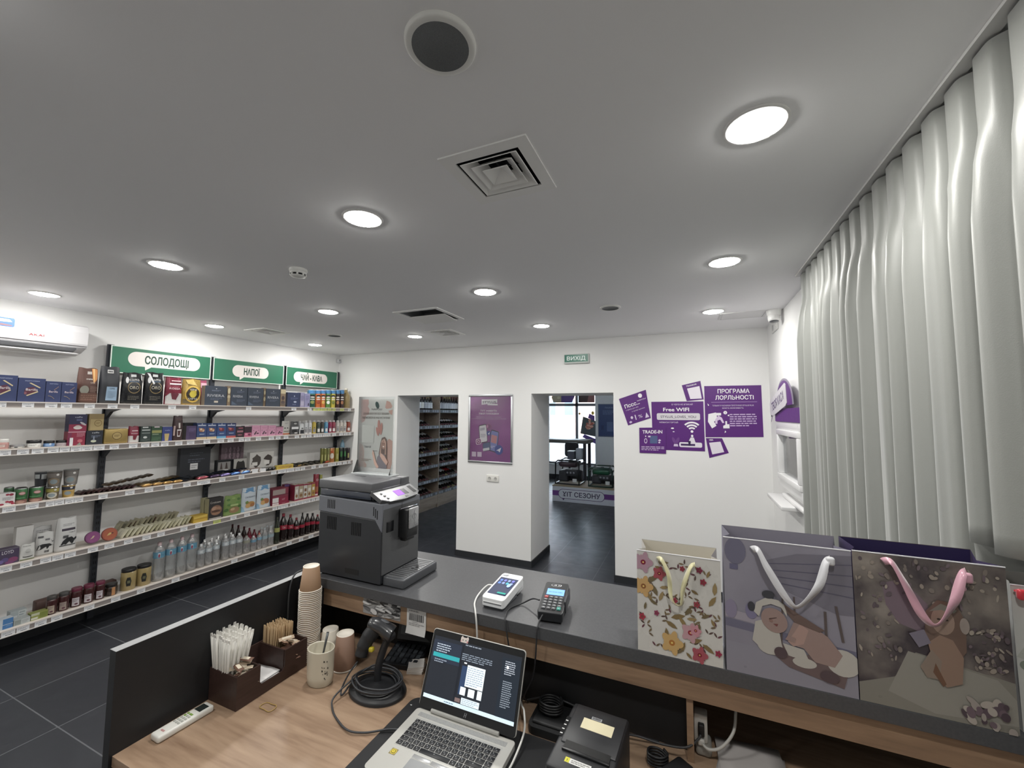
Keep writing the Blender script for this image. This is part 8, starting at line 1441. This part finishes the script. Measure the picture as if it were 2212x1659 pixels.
# paper notes stuck on the oak strip
FY2 = BY+.0178
b = MB(); x0, x1, z0, z1 = -1.16, -.985, 1.09, 1.1515; b.box(x0, FY2-.0006, z0, x1, FY2, z1, paper('8d8d8d')); rs2 = random.Random(2)
art(b, FY(FY2-.0006, x0, z0), x1-x0, z1-z0, [('e', rs2.uniform(.05, .95), rs2.uniform(.08, .92), rs2.uniform(.02, .08), rs2.uniform(.04, .16), rs2.choice(['4a4a4c', 'b9b9b9', '6a6a6c', 'c9c9c9', '2f2f31']), rs2.uniform(0, 3)) for k in range(60)]); tag(b.obj('printed_note', None, (-1.07, FY2, 1.12)), 'black and white doodled paper stuck on the oak strip under the bar', 'note')
b = MB(); x0, x1 = -.955, -.872
b.grid(lambda u, v: (x0+(x1-x0)*u, BY+.0165-.03*max(0, .3-v)**1.2-.0005, 1.062+.088*v), 4, 10, paper('c9c9c8')); art(b, lambda u, v, w: (x0+u, BY+.0165-.03*max(0, .3-v/.088)**1.2-.0008-w, 1.062+v), x1-x0, .088, [('bars', .12, .5, .88, .78, '3a3a3c'), ('lines', .12, .83, .8, .94, 1, '8a8a8c'), ('lines', .12, .3, .9, .42, 2, '9a9a9c'), ('lines', .3, .44, .7, .48, 1, '8a8a8c')], paper, True); tag(b.obj('barcode_slip', None, (-.91, BY+.016, 1.1)), 'white paper slip with bar code hanging from the oak strip', 'note')
# receipt printer
r = thing('receipt_printer', 'black receipt printer with cream sticker on top right of laptop', 'printer', (-.245, 1.06, DZ)); PB = mat('232427', .42)
xf = Matrix.Translation((-.245, .93, DZ)) @ Matrix.Rotation(R(-3), 4, 'Z'); PT = .147
b = MB(xf=xf); b.bbox(-.074, .0, .002, .074, .222, PT, PB, .008, 3); b.obj('housing', r)
b = MB(xf=xf); b.bbox(-.062, .075, PT-.002, .070, .215, PT+.003, mat('27282b', .4), .003); b.obj('cover', r)
b = MB(xf=xf); b.box(-.050, .058, PT-.003, .058, .082, PT+.0036, mat('0a0b0c', .4)); b.bbox(-.052, .052, PT-.002, .060, .059, PT+.005, mat('1a1b1d', .3), .001); b.obj('paper_slot', r)
b = MB(xf=xf); b.box(-.032, .135, PT+.003, .046, .172, PT+.0034, paper('cfc7a8')); b.obj('cream_sticker', r)
b = MB(xf=xf); b.box(-.014, .174, PT+.003, .012, .184, PT+.0034, paper('8d8f92')); art(b, lambda u, v, w: FZ(PT+.0034, -.014, .174)(u, v, w), .026, .01, [('bars', .1, .2, .9, .85, '3a3b3d')]); b.obj('serial_label', r)
b = MB(xf=xf); b.box(-.036, .024, PT, .024, .038, PT+.0004, paper('d4d4d2')); art(b, FZ(PT+.0004, -.036, .024), .06, .014, [('r', 0, 0, .18, 1, 'c9c43c'), ('t', .09, .2, .5, '!', '2a2a20', .03), ('lines', .24, .15, .95, .85, 2, '9a9a98')]); b.obj('warning_label', r)
b = MB(xf=xf); b.box(-.0738, .09, PT-.0005, -.064, .16, PT+.001, mat('0f1012', .3))
for k in range(4): b.box(-.0722, .098+.015*k, PT+.001, -.066, .101+.015*k, PT+.0013, paper('d8d8d8'))
b.obj('button_strip', r)
# power strip, adapters and cables on the right of the desk
r = thing('power_strip', 'white socket strip standing against the oak divider under the bar', 'power strip', (.01, 1.33, .95)); 
b = MB(); b.bbox(-.0085, 1.31, .945, .026, 1.345, 1.018, mat('c4c2bd', .4), .004); b.obj('housing', r)
b = MB(); b.bbox(.002, 1.297, .968, .018, 1.311, 1.0, mat('161618', .5), .003); b.obj('black_plug', r)
b = MB(); b.bbox(.0, 1.294, .947, .018, 1.311, .963, mat('d0cec8', .4), .004); b.obj('white_plug', r)
b = MB(); b.bbox(-.006, 1.30, DZ, .036, 1.36, .9445, mat('9a9892', .45), .01, 3); tag(b.obj('power_adapter', None, (.015, 1.33, DZ)), 'pale grey power adapter on the desk below the socket strip', 'adapter')
cable('power_cable', 'black cable from the socket strip to the receipt printer', [(.008, 1.296, .975), (-.0, 1.285, .968), (-.03, 1.262, .955), (-.09, 1.255, .95), (-.15, 1.25, .955), (-.19, 1.235, .96)], .003, '3a3a3c')
cable('power_cable', 'white cable curving right from the socket strip', [(.012, 1.293, .955), (.03, 1.285, .952), (.06, 1.29, .965), (.09, 1.31, 1.0), (.10, 1.35, 1.04), (.11, 1.40, 1.07)], .0038, 'b5b3ae')
cable('power_cable', 'white cable running along the right side of the laptop', [(-.535, 1.31, .92), (-.495, 1.235, .95), (-.478, 1.21, .952), (-.455, 1.15, .94), (-.452, 1.06, .925), (-.46, .99, .922), (-.455, .90, .922), (-.45, .80, .922)], .003, 'd9d9d6')
cable('power_cable', 'white cable crossing from laptop side to the receipt printer', [(-.45, .985, .922), (-.41, 1.01, .922), (-.37, 1.045, .926), (-.345, 1.075, .94), (-.33, 1.10, .955)], .0035, 'cfcfcc')
for k, (x, y, rr2, lab) in enumerate(((-.405, 1.25, .035, 'black cable coil between laptop and printer'), (-.10, 1.22, .025, 'black bundled cable right of the receipt printer'))):
    pts = [(x+rr2*(1+.08*math.sin(5*q+k))*math.cos(q), y+rr2*.8*math.sin(q), DZ+(.038 if k == 0 else .007)+.0012*q) for q in [R(45*j) for j in range(34)]]
    cable('cable_coil', lab, pts, .003, '1c1d1f', n=4)
cable('power_cable', 'dark cable trailing across the desk behind the printer', [(-.50, 1.295, .93), (-.42, 1.30, .956), (-.32, 1.295, .95), (-.25, 1.28, .945), (-.2, 1.27, .94), (-.10, 1.295, .925)], .003, '2a2b2d')
b = MB(); b.prism(rrect(-.46, 1.185, -.33, 1.305, .02), FZ(DZ, 0, 0), 0, .022, mat('17181a', .6)); b.bbox(-.45, 1.20, DZ+.02, -.34, 1.295, DZ+.03, mat('1b1c1e', .55), .008, 2); tag(b.obj('filler_pouch', None, (-.4, 1.24, DZ)), 'made-up flat black pouch darkening the gap between laptop and printer', 'pouch')  # made-up black filler that keeps this part of the desk dark
b = MB(xf=Matrix.Translation((-.055, 1.19, DZ)) @ Matrix.Rotation(R(-35), 4, 'Z')); b.bbox(-.025, -.06, 0, .025, .05, .03, mat('1a1b1d', .5), .008, 2); tag(b.obj('power_adapter', None, (-.055, 1.19, DZ)), 'black power brick on the desk before the oak divider', 'adapter')
for k in range(3):
    b = MB(xf=Matrix.Translation((.13, 1.30+.01*k, DZ+.003*k)) @ Matrix.Rotation(R(-12+9*k), 4, 'Z')); b.grid(lambda u, v: (-.08+.16*u, -.06+.12*v, .001+.012*v*v*k*.4), 4, 6, paper(['a9a5a2', 'b5b0ae', 'bdb8b6'][k])); tag(b.obj('loose_paper', None, (.13, 1.30, DZ), solid=.0012), 'grey-white loose paper right of the oak divider, %s' % ['lowest sheet', 'middle sheet', 'top sheet'][k], 'paper')
cable('power_cable', 'dark cable hanging over the end panel behind the cup tower', [(-1.405, 1.262, 1.20), (-1.43, 1.255, 1.206), (-1.447, 1.235, 1.212), (-1.455, 1.20, 1.208), (-1.4545, 1.18, 1.18), (-1.452, 1.17, 1.13), (-1.45, 1.168, 1.05), (-1.45, 1.165, .93)], .003, '3a3c3f')
